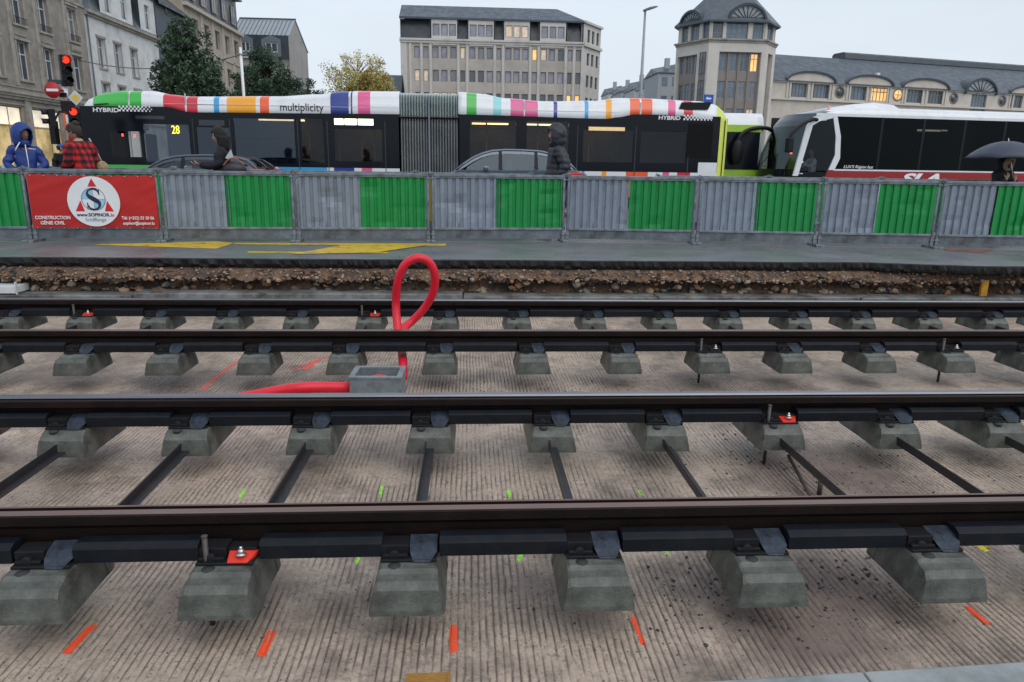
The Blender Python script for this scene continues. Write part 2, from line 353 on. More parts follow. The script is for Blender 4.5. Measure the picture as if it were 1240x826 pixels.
# sprayed survey marks, following the ribs
def spray(name, p, q, w, mt, gaps=0.0, label=None):
    p = Vector(p); q = Vector(q); d = q-p; L_ = d.length; d.normalize(); nn = Vector((-d.y, d.x, 0)); b = MB(); k = max(6, int(L_/.006)); nw = 6
    rows = []
    for i in range(k+1):
        c = p + d*L_*i/k; ww = w*(1+.25*noise.noise(Vector((i*.5, p.x, 2)))); r = []
        for j in range(nw+1):
            pt = c + nn*ww*(j/nw-.5); r.append((pt.x, pt.y, float(floor_h(pt.x, pt.y))+.0016))
        rows.append(r)
    for i in range(k):
        for j in range(nw):
            if gaps and noise.noise(Vector((rows[i][j][0]*60, rows[i][j][1]*60, 9)))*.5+.5 < gaps: continue
            b.add([rows[i][j], rows[i][j+1], rows[i+1][j+1], rows[i+1][j]], [(0,1,2,3)])
    return struct(b.build(name, mt), label)
M_or = mat('orange_spray', (.90,.085,.02), .6, 0, .1, 30); M_gr = mat('green_spray', (.30,.80,.06), .6, 0, .1, 30); M_pk = mat('red_spray', (.85,.10,.08), .6, 0, .1, 30); M_ye = mat('yellow_spray', (.85,.65,.05), .6)
for a, c, w, g in (((80,792),(113,757),.034,.0),((316,795),(330,764),.036,.1),((549,757),(549,790),.032,.25),((766,747),(779,781),.022,.3),((1171,734),(1198,756),.030,.12)):
    spray('spray_mark', atZ(*a, FLOOR), atZ(*c, FLOOR), w, M_or, g, 'short orange sprayed dash on the ribbed concrete')
for a, c, w in (((243,472),(288,437),.03),((355,447),(397,432),.03),((368,448),(385,436),.05)): spray('spray_mark', atZ(*a, FLOOR), atZ(*c, FLOOR), w, M_pk, .35, 'faded red sprayed line on the ribbed concrete')
for a, c in (((290,603),(297,592)),((460,602),(463,589)),((618,602),(615,594)),((776,600),(774,594)),((627,680),(633,669)),((431,682),(436,671)),((808,672),(803,664)),((1198,668),(1188,655))):
    spray('spray_mark', atZ(*a, FLOOR), atZ(*c, FLOOR), .02, M_gr, .4, 'small green sprayed tick on the ribbed concrete')
spray('spray_mark', atZ(1193,668,FLOOR), atZ(1178,653,FLOOR), .03, M_ye, .3, 'yellow and orange sprayed tick at the right'); spray('spray_mark', atZ(1200,665,FLOOR), atZ(1184,655,FLOOR), .012, M_or, .2)
# ================================================================= tracks
ZT = -.22; ZF = -.385; ZB = -.533
M_railside = mat('rusty_rail', (.010,.006,.005), .6, .1, .35, 14, bump=.25, bscale=80, grime=(.018,.009,.007), gscale=4, gth=.56, spec=.2)
M_railtop = mat('polished_rail_head', (.21,.13,.11), .30, .8, .15, 20, stretch=(.2,3,1))
M_railtop2 = mat('worn_rail_head', (.17,.175,.20), .30, .8, .12, 20, stretch=(.2,3,1))
M_filler = mat('black_rubber', (.006,.008,.012), .55, 0, .3, 10, bump=.2, bscale=120, wet=.1, spec=.22, grime=(.014,.014,.015), gscale=7, gth=.6)
M_block = mat('damp_sleeper_concrete', (.118,.127,.112), .5, 0, .38, 11, bump=.45, bscale=190, wet=.28, grime=(.04,.043,.036), gscale=6, gth=.52, gsoft=.12)
M_clip = mat('grey_plastic_plate', (.032,.045,.068), .55, 0, .35, 40, bump=.3, spec=.3, grime=(.012,.014,.018), gscale=14, gth=.52)
M_bar = mat('rusty_angle_iron', (.045,.032,.030), .45, .4, .3, 14, bump=.3, grime=(.03,.035,.045), gscale=3, gth=.5)
M_redplate = mat('red_plate', (.72,.035,.015), .45, 0, .12, 12)
M_spin = mat('steel_rod', (.08,.07,.065), .5, .6, .2, 20)
def sgn_profile(g):      # grooved rail section around centre 0, gauge side at +g
    P = [(-.028,-.006),(-.022,0),(.020,0),(.028,-.010),(.030,-.040),(.052,-.043),(.064,-.036),(.066,-.010),(.076,-.008),(.083,-.014),(.082,-.050),(.060,-.060),(.024,-.070),(.018,-.150),(.10,-.156),(.10,-.166),(-.075,-.166),(-.075,-.156),(.004,-.150),(.002,-.070),(-.026,-.045)]
    return [(y*g, ZT+z) for y, z in P]
def rail(yc, g, x0, x1, top, label, sleepers, half=.108, slope=0):
    t = empty('rail', (0, yc, 0), 0, label, 'rail', 'grooved rails')
    P = sgn_profile(g); b = MB()
    n = len(P)
    for i in range(n):
        j = (i+1) % n
        m = 1 if i in (1, 7) else 0
        if i == 2: m = 1
        b.quad((x0, *P[i]), (x1, *P[i]), (x1, *P[j]), (x0, *P[j]), m)
    b.add([(x0, *p) for p in P], [tuple(range(n))], 0); b.add([(x1, *p) for p in P], [tuple(range(n))], 0)
    b.build('rail_profile', [M_railside, top], t, weld=True)
    ed = [x0]+[q for s in sorted(sleepers) for q in (s-half, s+half)]+[x1]
    for i in range(0, len(ed)-1, 2):
        a, c = ed[i]+.004, ed[i+1]-.004
        if c-a < .1: continue
        b = MB(); J = rnd.uniform(-.006, .006)
        for s in (-1, 1):
            yo = .115+J; yi = .030
            pol = [(s*yi, ZT-.088), (s*(yo-.03), ZT-.085), (s*(yo-.004), ZT-.096), (s*yo, ZT-.103), (s*yo, ZF+.006), (s*(yo-.02), ZF+.001), (s*yi, ZF+.001)]
            b.prism(pol, 'x', a+rnd.uniform(0,.01), c-rnd.uniform(0,.01))
        b.build('rubber_filler', M_filler, t)
    return t
def block_mesh(outer, inner):
    """concrete block around a rail seat at y=0; outer end at y=-outer, inner end at +inner; z from the block's underside"""
    H = ZF-ZB; b = MB(); secs = []
    # (y, base half width, base z, top half width, top z)
    S = [(-outer, .140, .0, .138, .022), (-outer+.012, .146, .0, .126, H-.045), (-outer+.035, .149, .0, .121, H-.018), (-outer+.075, .15, .0, .118, H-.012), (-outer+.095, .15, .0, .118, H+.0),
         (-.06, .148, .0, .118, H), (.06, .148, .0, .118, H), (inner-.07, .15, .0, .118, H), (inner-.035, .149, .0, .121, H-.02), (inner-.012, .146, .0, .126, H-.05), (inner, .140, .0, .138, .022)]
    rings = []
    for y, bw, bz, tw, tz in S:
        mid = bw-.003; rings.append([(-bw, y, bz), (-mid, y, bz+.022), (-tw, y, tz-.006 if tz > .05 else tz), (-tw+.012, y, tz), (tw-.012, y, tz), (tw, y, tz-.006 if tz > .05 else tz), (mid, y, bz+.022), (bw, y, bz)])
    b.loftw(rings, 0, True, True, False)
    return b
def notch(b, y): pass
def make_sleeper(y0, y1, f0, red=(0, 0), out0=.288, inn=.215):
    """y0/y1: rail centres; origin midway at the underside of the blocks"""
    yc = (y0+y1)/2; t = empty('twin_block_sleeper', (0, yc, ZB))
    for k, (yr, s) in enumerate(((y0-yc, 1), (y1-yc, -1))):
        g = block_mesh(out0, .12 if k == 0 else inn)
        for i, v in enumerate(g.v): g.v[i] = (v[0], v[1]*s+yr, v[2])
        bl = g.build('concrete_block', M_block, t, bevel=.009, seg=3)
        H = ZF-ZB; fs = -1                                          # the side facing the photographer
        # lifting eye on the top: flat disc, the recess's shade put in its colour
        e = MB(); yy = yr-.175 if s == 1 else yr-.165
        e.tube([(-.055, yy+.005, H-.014), (-.055, yy+.005, H+.0012)], [.024, .026], 18)
        e.build('lifting_socket', mat('socket_shade', (.03,.034,.032), .8), bl)
        # rail fastening on both sides of the foot
        for side in (-1, 1):
            f = MB()
            f.box((-.112, yr+side*.085, H+.001), (.112, yr+side*.15, H+.012))
            f.box((-.113, yr+side*.03, H+.012), (-.002, yr+side*.112, H+.056)); f.box((-.105, yr+side*.112, H+.012), (-.005, yr+side*.135, H+.026))
            f.tube([(-.06, yr+side*.09, H+.018), (-.06, yr+side*.135, H+.022)], .020, 12)
            f.box((-.002, yr+side*.03, H+.012), (.113, yr+side*.088, H+.044))
            f.build('rail_clamp', M_BLACK, t, bevel=.003)
            p = MB()
            if red[k] and side == -1:
                p.add([(.012, yr-.148, H+.014), (.090, yr-.148, H+.014), (.118, yr-.085, H+.034), (.004, yr-.085, H+.034), (.012, yr-.148, H+.003), (.090, yr-.148, H+.003), (.118, yr-.085, H+.02), (.004, yr-.085, H+.02)],
                      [(0,1,2,3),(7,6,5,4),(0,4,5,1),(1,5,6,2),(2,6,7,3),(3,7,4,0)])
                pl = p.build('clamp_plate', M_redplate if red[k] == 1 else M_BLACK, t); pl['label'] = 'red clamp plate' if red[k] == 1 else 'black clamp plate'
                q = MB(); q.cyl((.058, yr-.115, H+.026), (.058, yr-.113, H+.034), .022, 14); q.cyl((.058, yr-.115, H+.034), (.058, yr-.112, H+.052), .013, 6); q.cyl((.058, yr-.115, H+.05), (.058, yr-.112, H+.064), .007, 8)
                q.build('bolt', M_CHROME, pl)
                r = MB(); r.cyl((-.075, yr-.125, -.13), (-.075, yr-.125, H+.118), .011, 10); r.ell((-.075, yr-.125, H+.118), (.015,.015,.006), 10, 4)
                r.build('spindle', M_spin, t)
            else:
                p.add([(.022, yr+side*.155, H+.004), (.085, yr+side*.155, H+.004), (.090, yr+side*.150, H+.010), (.112, yr+side*.122, H+.030), (.112, yr+side*.085, H+.048), (.0, yr+side*.085, H+.048), (.004, yr+side*.122, H+.030), (.016, yr+side*.150, H+.010)],
                      [(0,1,2,7),(7,2,3,6),(6,3,4,5)])
                p.add([(.0, yr+side*.085, H+.048), (.112, yr+side*.085, H+.048), (.112, yr+side*.03, H+.060), (.0, yr+side*.03, H+.060)], [(0,1,2,3)])
                p.build('clip_plate', M_clip, t)
    L0 = y0-yc+inn-.03; L1 = y1-yc-inn+.03
    b = MB(); b.box((-.026, L0, .030), (.026, L1, .036)); b.box((-.026, L0, .036), (-.020, L1, .080))
    br = b.build('tie_bar', M_bar, t)
    return t
def track(y0, g0, y1, g1, x0, x1, xs, reds, side, tops):
    ord_ = ['leftmost','second','third','fourth','fifth','sixth','seventh','eighth','ninth','tenth','eleventh','twelfth','thirteenth','fourteenth','fifteenth','sixteenth','seventeenth','eighteenth']
    protos = {}
    for i, x in enumerate(xs):
        rd = reds.get(i, (0, 0))
        if rd not in protos: t = protos[rd] = make_sleeper(y0, y1, 0, rd)
        else: t = copy_tree(protos[rd])
        t.location.x = x; t.rotation_euler.z = R(rnd.uniform(-.8, .8))
        nm = ord_[i]+(' from the left' if i else '')
        extra = ' with a red clamp plate' if 1 in rd else (' with an upright rod' if 2 in rd else '')
        tag(t, f'grey twin-block sleeper{extra} under the {side} track, {nm}', 'sleeper', f'sleepers of the {side} track')
    rail(y0, g0, x0, x1, tops[0], f'{"nearest grooved rail, reddish brown head" if side=="nearer" else "third rail from the front, nearer rail of the far track"}', xs)
    rail(y1, g1, x0, x1, tops[1], f'{"second grooved rail from the front, with a shiny bluish head" if side=="nearer" else "farthest rail, just in front of the long concrete kerb"}', xs)
track(2.745, 1, 4.275, -1, -6.5, 9, [-4.56,-3.82,-3.1,-2.385,-1.67,-.955,-.235,.515,1.22,1.965,2.71,3.43,4.17,4.9], {5:(1,0), 9:(0,1)}, 'nearer', (M_railtop, M_railtop2))
track(6.03, 1, 7.50, -1, -9, 12, [-5.4,-4.64,-3.93,-3.2,-2.48,-1.765,-1.03,-.245,.535,1.325,2.085,2.805,3.56,4.27,5.02,5.77,6.5,7.25], {2:(0,1), 6:(0,1), 10:(2,0), 13:(2,0)}, 'far', (M_railtop, M_railtop2))

# red conduit loop between the rails, the box and the second hose
M_redhose = mat('red_corrugated_conduit', (.72,.012,.035), .42, 0, .06, 5, bump=.25, bscale=60)
def spline(pts, n=10):
    pts = [Vector(p) for p in pts]; P = [pts[0]*2-pts[1]]+pts+[pts[-1]*2-pts[-2]]; out = []
    for i in range(1, len(P)-2):
        for k in range(n):
            t = k/n; a, b_, c, d = P[i-1:i+3]
            out.append(.5*((2*b_)+(c-a)*t+(2*a-5*b_+4*c-d)*t*t+(3*b_-a-3*c+d)*t**3))
    out.append(P[-2]); return out
pp = [(488,458,5.78),(488,440,5.92),(486.5,425,6.2),(482,400,6.45),(479.5,370,6.55),(481.5,342,6.5),(490,321,6.46),(505,312.5,6.46),(519,317,6.48),(526.5,333,6.52),(524.5,354,6.58),(514,373,6.64),(500,388,6.66),(491,396,6.6),(487,410,6.45)]
path = spline([atY(*p) for p in pp], 8)
b = MB(); b.tube(path, .038, 12); tag(b.build('red_conduit', M_redhose), 'bright red conduit bent into an upright loop between the rails of the far track', 'conduit')
M_box = mat('cast_grey_box', (.20,.23,.25), .5, .1, .15, 8, bump=.2, grime=(.10,.11,.12), gscale=9, gth=.6)
t = empty('cable_pit_box', (-.70, 5.39, FLOOR), R(-1.5), 'open grey box on the pit floor in front of the red conduit loop', 'junction box')
b = MB(); W, D, Hh, wl = .195, .155, .275, .032
b.box((-W,-D,0),(W,-D+wl,Hh)); b.box((-W,D-wl,0),(W,D,Hh)); b.box((-W,-D+wl,0),(-W+wl,D-wl,Hh)); b.box((W-wl,-D+wl,0),(W,D-wl,Hh)); b.box((-W+wl,-D+wl,.0),(W-wl,D-wl,.02))
b.build('box_wall', M_box, t, weld=True, bevel=.004)
b = MB()
for s0, s1 in (((-W-.006,-D-.006,Hh-.008),(W+.006,-D+wl+.004,Hh+.006)),((-W-.006,D-wl-.004,Hh-.008),(W+.006,D+.006,Hh+.006)),((-W-.006,-D+wl+.004,Hh-.008),(-W+wl+.004,D-wl-.004,Hh+.006)),((W-wl-.004,-D+wl+.004,Hh-.008),(W+.006,D-wl-.004,Hh+.006))): b.box(s0, s1)
b.build('rim', M_box, t)
b = MB(); b.tube(spline([(-.12,.02,.2),(0,.03,.235),(.1,0,.215),(.14,-.03,.16)], 5), .014, 8); b.build('cable', M_redhose, t)
b = MB(); b.tube(spline([(-.15,.05,.10),(-.02,.06,.18),(.06,.04,.13)], 5), .02, 8); b.build('dark_hose', M_BLACK, t)
b = MB(); pt = spline([atY(436,469,5.36), atY(410,469,5.3), atY(370,469.5,5.2), atY(335,474,5.2), (-2.1, 5.2, -.62), (-2.6, 5.25, -.63), (-3.6,5.3,-.63), (-7,5.3,-.63)], 10)
b.tube(pt, .043, 12); tag(b.build('red_hose', M_redhose), 'red hose lying low and running left out of the open grey box', 'hose')
# loose rods on the floor
b = MB(); b.tube([atZ(955,552,-.6), atZ(981,600,-.64)], .012, 8); tag(b.build('loose_rod', M_spin), 'thin dark rod lying beside a tie bar at the right', 'rod')
b = MB(); p0 = atZ(992,599,FLOOR); b.cyl(p0, p0+Vector((0,0,.10)), .014, 10); tag(b.build('short_peg', M_spin), 'short dark upright peg just behind the nearest rail', 'peg')
t0 = atZ(1184,357,-.32); b = MB(); b.box((-.045,-.02,-.3),(.045,.02,.085)); b.box((-.03,-.024,-.3),(-.01,-.02,.08))
o = b.build('yellow_stake', mat('yellow_wood', (.55,.27,.02), .7, 0, .3, 12), None, bevel=.004); o.location = (t0.x+.45, 8.97, -.30); tag(o, 'small yellow stake against the earth bank at the far right', 'stake')
t0 = atZ(0,358,-.3); b = MB(); b.box((-.35,-.0,0),(.075,.30,.085)); b.box((.075,.01,-.02),(.085,.05,.14))
o = b.build('white_block', mat('white_plastic_block', (.6,.62,.64), .5), None, bevel=.006); o.location = (t0.x-.36, 8.80, -.408); tag(o, 'white block on the far kerb at the left edge of the picture', 'block')
t0 = atZ(517,826,FLOOR); b = MB(); b.box((-.075,-.12,0),(.075,.0,.03)); b.box((.075,-.12,0),(.085,.004,.034))
o = b.build('wood_offcut', mat('stained_wood', (.30,.15,.03), .8, 0, .4, 30, stretch=(1,8,1)), None); o.location = (t0.x, t0.y+.012, FLOOR); tag(o, 'yellowish wood offcut at the very bottom of the picture', 'offcut')
# ================================================================= barriers
M_gsheet = mat('grey_sheet', (.225,.265,.325), .5, .1, .14, 2.5, bump=.2, bscale=4, stretch=(1.6,1,.5), grime=(.12,.135,.155), gscale=5, gth=.60, gsoft=.08, wet=.12)
M_green = mat('green_sheet', (.003,.25,.052), .5, 0, .2, 2.5, bump=.2, bscale=4, stretch=(1.6,1,.5), grime=(.012,.13,.045), gscale=5, gth=.62, gsoft=.08, wet=.12)
M_frame = mat('barrier_frame', (.21,.24,.27), .5, .35, .22, 9, bump=.15, grime=(.09,.095,.10), gscale=6, gth=.58)
M_skirt = mat('barrier_skirt', (.16,.185,.21), .5, .2, .25, 5, grime=(.08,.085,.09), gscale=4, gth=.52, wet=.2)
def corrug(x0, x1, z0, z1, mt, name, parent, dent=0, ph=0):
    pitch = .118; b = MB(); xs = [x0]; ys = [0.0]; k0 = math.floor(x0/pitch)
    prof = [(0, 0), (.50, 0), (.58, .026), (.92, .026), (1.0, 0)]
    pts = []
    for k in range(int(k0)-1, int(x1/pitch)+2):
        for u, y in prof[:-1]: pts.append(((k+u)*pitch, y))
    pts = [p for p in pts if x0 < p[0] < x1]; pts = [(x0, pts[0][1])]+pts+[(x1, pts[-1][1])]
    zs = [z0+(z1-z0)*i/10 for i in range(11)]; rings = []
    sd = rnd.random()*50
    for z in zs:
        rings.append([(x, y+.0 + (dent*max(0, noise.noise(Vector((x*2.5+sd, z*4, sd)))-.15) if z0 < z < z1 else 0), z) for x, y in pts])
    b.loftw(rings, 0, False, False, False)
    o = b.build(name, mt, parent); s = o.modifiers.new('thick', 'SOLIDIFY'); s.thickness = .002; return o
def barrier(Wd, flip=False, dent=.03):
    t = empty('barrier_panel'); Ht = 1.035; rs = .022; z0 = .215; z1 = Ht-.055
    b = MB()
    b.tube([(0, 0, .05), (0, 0, Ht-.01)], rs, 10); b.tube([(Wd, 0, .05), (Wd, 0, Ht-.01)], rs, 10)
    b.box((-.012, -.024, Ht-.045), (Wd+.012, .024, Ht-.004)); b.box((.02, -.016, z1-.012), (Wd-.02, .016, z1+.008)); b.box((0.02, -.024, z0-.035), (Wd-.02, .024, z0))
    b.box((Wd*.5-.006, .008, z0), (Wd*.5+.006, .03, z1))
    b.build('frame', M_frame, t, bevel=.005)
    a, c = (.5, 1) if not flip else (0, .5)
    corrug(.03, Wd*.475, z0, z1-.012, M_gsheet, 'grey_sheet', t, dent); corrug(Wd*.475+.012, Wd-.03, z0, z1-.012, M_green, 'green_sheet', t, dent)
    b = MB(); b.box((.02, -.004, .045), (Wd-.02, .004, z0-.036)); b.build('skirt', M_skirt, t)
    for x in (0.0, Wd):
        b = MB(); s = 1 if x == 0 else -1
        b.box((x-.035, -.20, .0), (x+.035, .20, .035)); b.box((x-.022, -.03, .035), (x+.022, .03, .16)); b.box((x-.03, -.036, .10), (x+.03, .036, .13))
        b.build('foot', M_frame, t, bevel=.006)
        b = MB(); b.box((x-.030, -.034, Ht-.085), (x+.030, .034, Ht-.062)); b.box((x-.034, -.030, Ht-.008), (x+.034, .030, Ht+.012)); b.tube([(x-s*.0, -.03, Ht+.01), (x-s*.03, -.03, Ht+.032), (x-s*.055, -.03, Ht-.03)], .007, 6)
        b.build('coupling_hook', M_frame, t, bevel=.003)
    return t
bx = [-117, 42, 200, 360.5, 522, 684, 841, 988, 1129, 1268, 1404]           # post positions along the line of panels, as seen
pts = []
for x in bx:
    y = 292.3+ (0 if x < 683 else (x-683)*.0175); p = atZ(x, y, 0); pts.append(Vector((p.x, p.y, 0)))
pts[0] = pts[1]+(pts[1]-pts[2])
labels = ['green end of a corrugated barrier at the far left edge, before the red banner', 'barrier that carries the red banner, its sheets hidden', 'grey and green barrier just right of the red banner',
          'grey and green barrier left of the narrow yellow strap', 'dented grey and green barrier between the yellow strap and the walking man',
          'grey and green barrier just right of the walking man with blue jeans', 'grey and green barrier in front of the lime bus rear and coach front', 'grey and green barrier below the white pillar of the coach', 'grey and green barrier at the far right below the umbrella', 'last barrier of the front row, just beyond the umbrella']
LEAN = [0, .015, -.01, .008, 0, .012, -.015, .01, .02, .0]
for i in range(len(pts)-1):
    a, c = pts[i], pts[i+1]; d = c-a; Wd = d.length-.075
    t = barrier(Wd, dent=(.02, .02, .03, .06, .05, .03, .02, .03, .05, .03)[i]); t.location = (a+d.normalized()*.035); t.rotation_euler = (R(LEAN[i]*60), 0, math.atan2(d.y, d.x))
    tag(t, labels[i], 'barrier', 'corrugated barriers in the front row')
    if i == 1: BAN = (t, Wd)
    if i == 8: pass
# second row of barriers, a little behind
for i, (x0, gap) in enumerate(((-9.3, 0), (-7.2, 0), (-5.1, 0), (-3.0, 0), (-.9, 0), (3.45, 0), (5.55, 0), (7.7, 0))):
    nm = ['leftmost barrier of the second row, behind the man in blue', 'second-row barrier behind the red banner', 'second-row barrier behind the plaid shirt and bag', 'second-row barrier behind the woman with a phone', 'second-row barrier in front of the grey car bonnet',
          'second-row barrier with its green strip showing right of the walking man', 'second-row barrier below the yellow bus corner', 'second-row barrier below the coach windscreen'][i]
    t = barrier(2.02); t.location = (x0, 13.15+.05*rnd.random(), 0); t.rotation_euler = (0, 0, R(rnd.uniform(-1, 1))); tag(t, nm, 'barrier', 'corrugated barriers in the back row')

# banner on the second panel
bt, bw = BAN
bt_r = bt.rotation_euler.z
BT = empty('banner', bt.location, bt_r, 'red banner with a round white logo tied to the barrier', 'banner')
M_ban = mat('red_banner_cloth', (.47,.012,.010), .5, 0, .08, 3, bump=.25, bscale=3, grime=(.36,.010,.010), gscale=1.5, gth=.62)
b = MB(); nx, nz = 60, 24; vs = []
bx0, bx1, bz0, bz1 = .0, bw-.005, .20, .955
def ban_y(u, v): return -.045 - .008*noise.noise(Vector((u*3+v*2.5, v*2, 1))) - .006*noise.noise(Vector((u*9-v*8, v*2, 5)))
for j in range(nz+1):
    for i in range(nx+1): u, v = i/nx, j/nz; vs.append((bx0+(bx1-bx0)*u, ban_y(u, v)+ (0), bz0+(bz1-bz0)*v - .012*math.sin(math.pi*u)*(v)))
b.add(vs, [(j*(nx+1)+i, j*(nx+1)+i+1, (j+1)*(nx+1)+i+1, (j+1)*(nx+1)+i) for j in range(nz) for i in range(nx)], 0, True)
b.build('cloth', M_ban, BT)
YB = -.060; cx, cz = bw*.50, (bz0+bz1)/2-.0; Wt = mat('banner_white', (.74,.76,.78), .5, 0, .05)
def disc(cx, cz, rx, rz, y, mt, name, par, n=48, a0=0, a1=2*math.pi, th=.0012):
    b = MB(); full = abs(a1-a0) > 6.2; p = [(cx+rx*math.cos(a0+(a1-a0)*i/n), cz+rz*math.sin(a0+(a1-a0)*i/n)) for i in range(n if full else n+1)]
    if not full: p.append((cx, cz))
    b.prism(p, 'y', y-th, y); return b.build(name, mt, par)
logo = disc(cx, cz, .355, .355, YB, Wt, 'round_emblem', BT)
Mr = mat('banner_red_ink', (.60,.01,.02), .5); Mb = mat('banner_dark_ink', (.01,.015,.05), .5); Ml = mat('banner_light_blue', (.30,.52,.70), .5); Mg = mat('banner_grey_ink', (.25,.30,.40), .5)
def ring(cx, cz, r, w, y, mt, name, par, n=48):
    b = MB()
    for i in range(n):
        a, c = 6.28318*i/n, 6.28318*(i+1)/n
        b.prism([(cx+r*math.cos(a), cz+r*math.sin(a)), (cx+r*math.cos(c), cz+r*math.sin(c)), (cx+(r-w)*math.cos(c), cz+(r-w)*math.sin(c)), (cx+(r-w)*math.cos(a), cz+(r-w)*math.sin(a))], 'y', y-.001, y)
    return b.build(name, mt, par)
ez = cz+.045
tri = MB()
for p in ([(cx-.062, ez+.165), (cx+.062, ez+.165), (cx, ez+.285)], [(cx-.26, ez-.185), (cx-.135, ez-.185), (cx-.18, ez-.03)], [(cx+.26, ez-.185), (cx+.135, ez-.185), (cx+.18, ez-.03)]): tri.prism(p, 'y', YB-.0026, YB-.0014)
tri.build('emblem_triangles', Mr, logo)
for q, mt_ in ((0, Wt), (1, Ml), (2, Wt), (3, Ml)): disc(cx, ez-.01, .158, .158, YB-.0028, mt_, 'emblem_quarter', logo, 14, q*math.pi/2, (q+1)*math.pi/2)
ring(cx, ez-.01, .162, .006, YB-.0044, Mb, 'emblem_ring', logo)
b = MB(); b.prism([(cx-.16, ez-.0115), (cx+.16, ez-.0115), (cx+.16, ez-.0085), (cx-.16, ez-.0085)], 'y', YB-.0046, YB-.0042); b.prism([(cx-.0015, ez-.17), (cx+.0015, ez-.17), (cx+.0015, ez+.15), (cx-.0015, ez+.15)], 'y', YB-.0047, YB-.0041); b.build('emblem_cross', Mb, logo)
# the large serif S: a stroke of changing width
Sp = spline([(.075,.075,0),(.055,.108,0),(.005,.125,0),(-.055,.105,0),(-.072,.062,0),(-.04,.025,0),(.02,-.01,0),(.068,-.045,0),(.066,-.095,0),(.01,-.128,0),(-.05,-.115,0),(-.08,-.07,0)], 6)
b = MB(); n = len(Sp)
Wd_ = [.007+.026*math.exp(-((i/(n-1)-.53)/.17)**2)+.007*math.exp(-((i/(n-1)-.12)/.1)**2)+.006*math.exp(-((i/(n-1)-.88)/.1)**2) for i in range(n)]
for i in range(n-1):
    def off(i, s):
        d = (Sp[min(i+1, n-1)]-Sp[max(i-1, 0)]).normalized(); return (cx+Sp[i].x*1.05-d.y*s*Wd_[i], ez-.01+Sp[i].y*1.15+d.x*s*Wd_[i])
    b.prism([off(i,-1), off(i+1,-1), off(i+1,1), off(i,1)], 'y', YB-.0062, YB-.0050)
b.prism([(cx+.073, ez+.05), (cx+.088, ez+.05), (cx+.088, ez+.135), (cx+.078, ez+.135)], 'y', YB-.0062, YB-.005); b.prism([(cx-.078, ez-.06), (cx-.092, ez-.06), (cx-.092, ez-.155), (cx-.082, ez-.155)], 'y', YB-.0062, YB-.005)
b.build('emblem_letter', Mb, logo)
text('web_address', 'www.SOPINOR', .066, Mb, logo, (cx-.03, YB-.0035, ez-.255), align='CENTER', off=.0015, sx=1.0); text('web_address', '.lu', .066, Mr, logo, (cx+.195, YB-.0035, ez-.255), off=.001)
text('place_name', 'Schifflange', .072, Mg, logo, (cx, YB-.0035, ez-.325), align='CENTER', sx=.95)
text('lettering', 'CONSTRUCTION', .066, Wt, BT, (.045, YB-.004, .325), off=.0015, sx=.92); text('lettering', 'GÉNIE CIVIL', .066, Wt, BT, (.11, YB-.004, .250), off=.0015, sx=.92)
text('lettering', 'Tél: (+352) 53 30 06', .062, Wt, BT, (bw-.06, YB-.004, .325), align='RIGHT', off=.0012, sx=.86); text('lettering', 'sopinor@sopinor.lu', .062, Wt, BT, (bw-.06, YB-.004, .25), align='RIGHT', off=.0012, sx=.86)
b = MB()
for x in [.05+i*(bw-.1)/9 for i in range(10)]: b.cyl((x, -.05, .20), (x, -.03, .185), .007, 6); b.cyl((x, -.058, .935), (x, -.045, .935), .007, 8)
b.build('eyelet', M_CHROME, BT)
# things seen through the gaps between the panels
def gap_board(i, name, cols, label, cat, dx=0.0, w=.055):
    p = pts[i]; t = empty(name, (p.x+dx, p.y+.10, 0), 0, label, cat)
    for (z0, z1, mt_, nm) in cols:
        b = MB(); b.box((-w/2, -.01, z0), (w/2, .01, z1)); b.build(nm, mt_, t, bevel=.003)
M_yelp = mat('yellow_plastic', (.70,.50,.03), .5)
gap_board(2, 'marker_board', ((.0, .27, M_frame, 'post'), (.272, .42, M_yelp, 'yellow_band'), (.423, .86, M_WHITE, 'white_band')), 'narrow white and yellow board in the gap right of the banner', 'marker board')
gap_board(4, 'yellow_strap', ((.30, .93, M_yelp, 'strap'), (.0, .298, M_frame, 'post')), 'narrow yellow strap standing in the gap between two middle barriers', 'strap', w=.035)
gap_board(8, 'graffiti_board', ((.25, .93, M_WHITE, 'board'),), 'white board with black marks in the gap at the right', 'board', .0, .06)
# ================================================================= vehicles
M_bwhite = mat('bus_white_paint', (.72,.74,.77), .22, 0, .03, 2, coat=.4, grime=(.58,.60,.62), gscale=1.2, gth=.62)
M_bblack = mat('bus_black_band', (.006,.008,.013), .16, 0, .2, 2, spec=.22)
def bp(n, c): return mat('bus_'+n+'_stripe', c, .25, 0, .05, 2, coat=.4)
G_, R_, LB, OR, RO, NB, PK, TQ, LM = bp('green',(.05,.45,.07)), bp('red',(.60,.025,.045)), bp('blue',(.03,.33,.66)), bp('amber',(.85,.36,.02)), bp('orange',(.80,.11,.03)), bp('navy',(.02,.04,.25)), bp('pink',(.70,.10,.27)), bp('turquoise',(.25,.62,.66)), mat('yellow_green_paint', (.66,.74,.10), .3, 0, .06, 2, coat=.3)
M_bglass = glass('bus_window_glass', (.20,.21,.23), (.50,.60,.75), .07)
M_bglassdark = glass('bus_dark_glass', (.46,.43,.38), (.45,.48,.54), .025)
M_bglassclear = glass('bus_clear_glass', (.75,.77,.77), (.5,.5,.5), .0)
M_lampw = mat('lit_lamp_tube', (1,.86,.62), .5, emit=2.2); M_led = mat('led_amber', (1,.55,.04), .5, emit=2.2)
M_inside = mat('bus_interior', (.10,.085,.07), .8, 0, .4, 2); M_seat = mat('seat_cloth', (.05,.06,.10), .9, 0, .4, 5); M_pole = mat('yellow_handrail', (.75,.50,.04), .35)
M_blade = M_BLACK
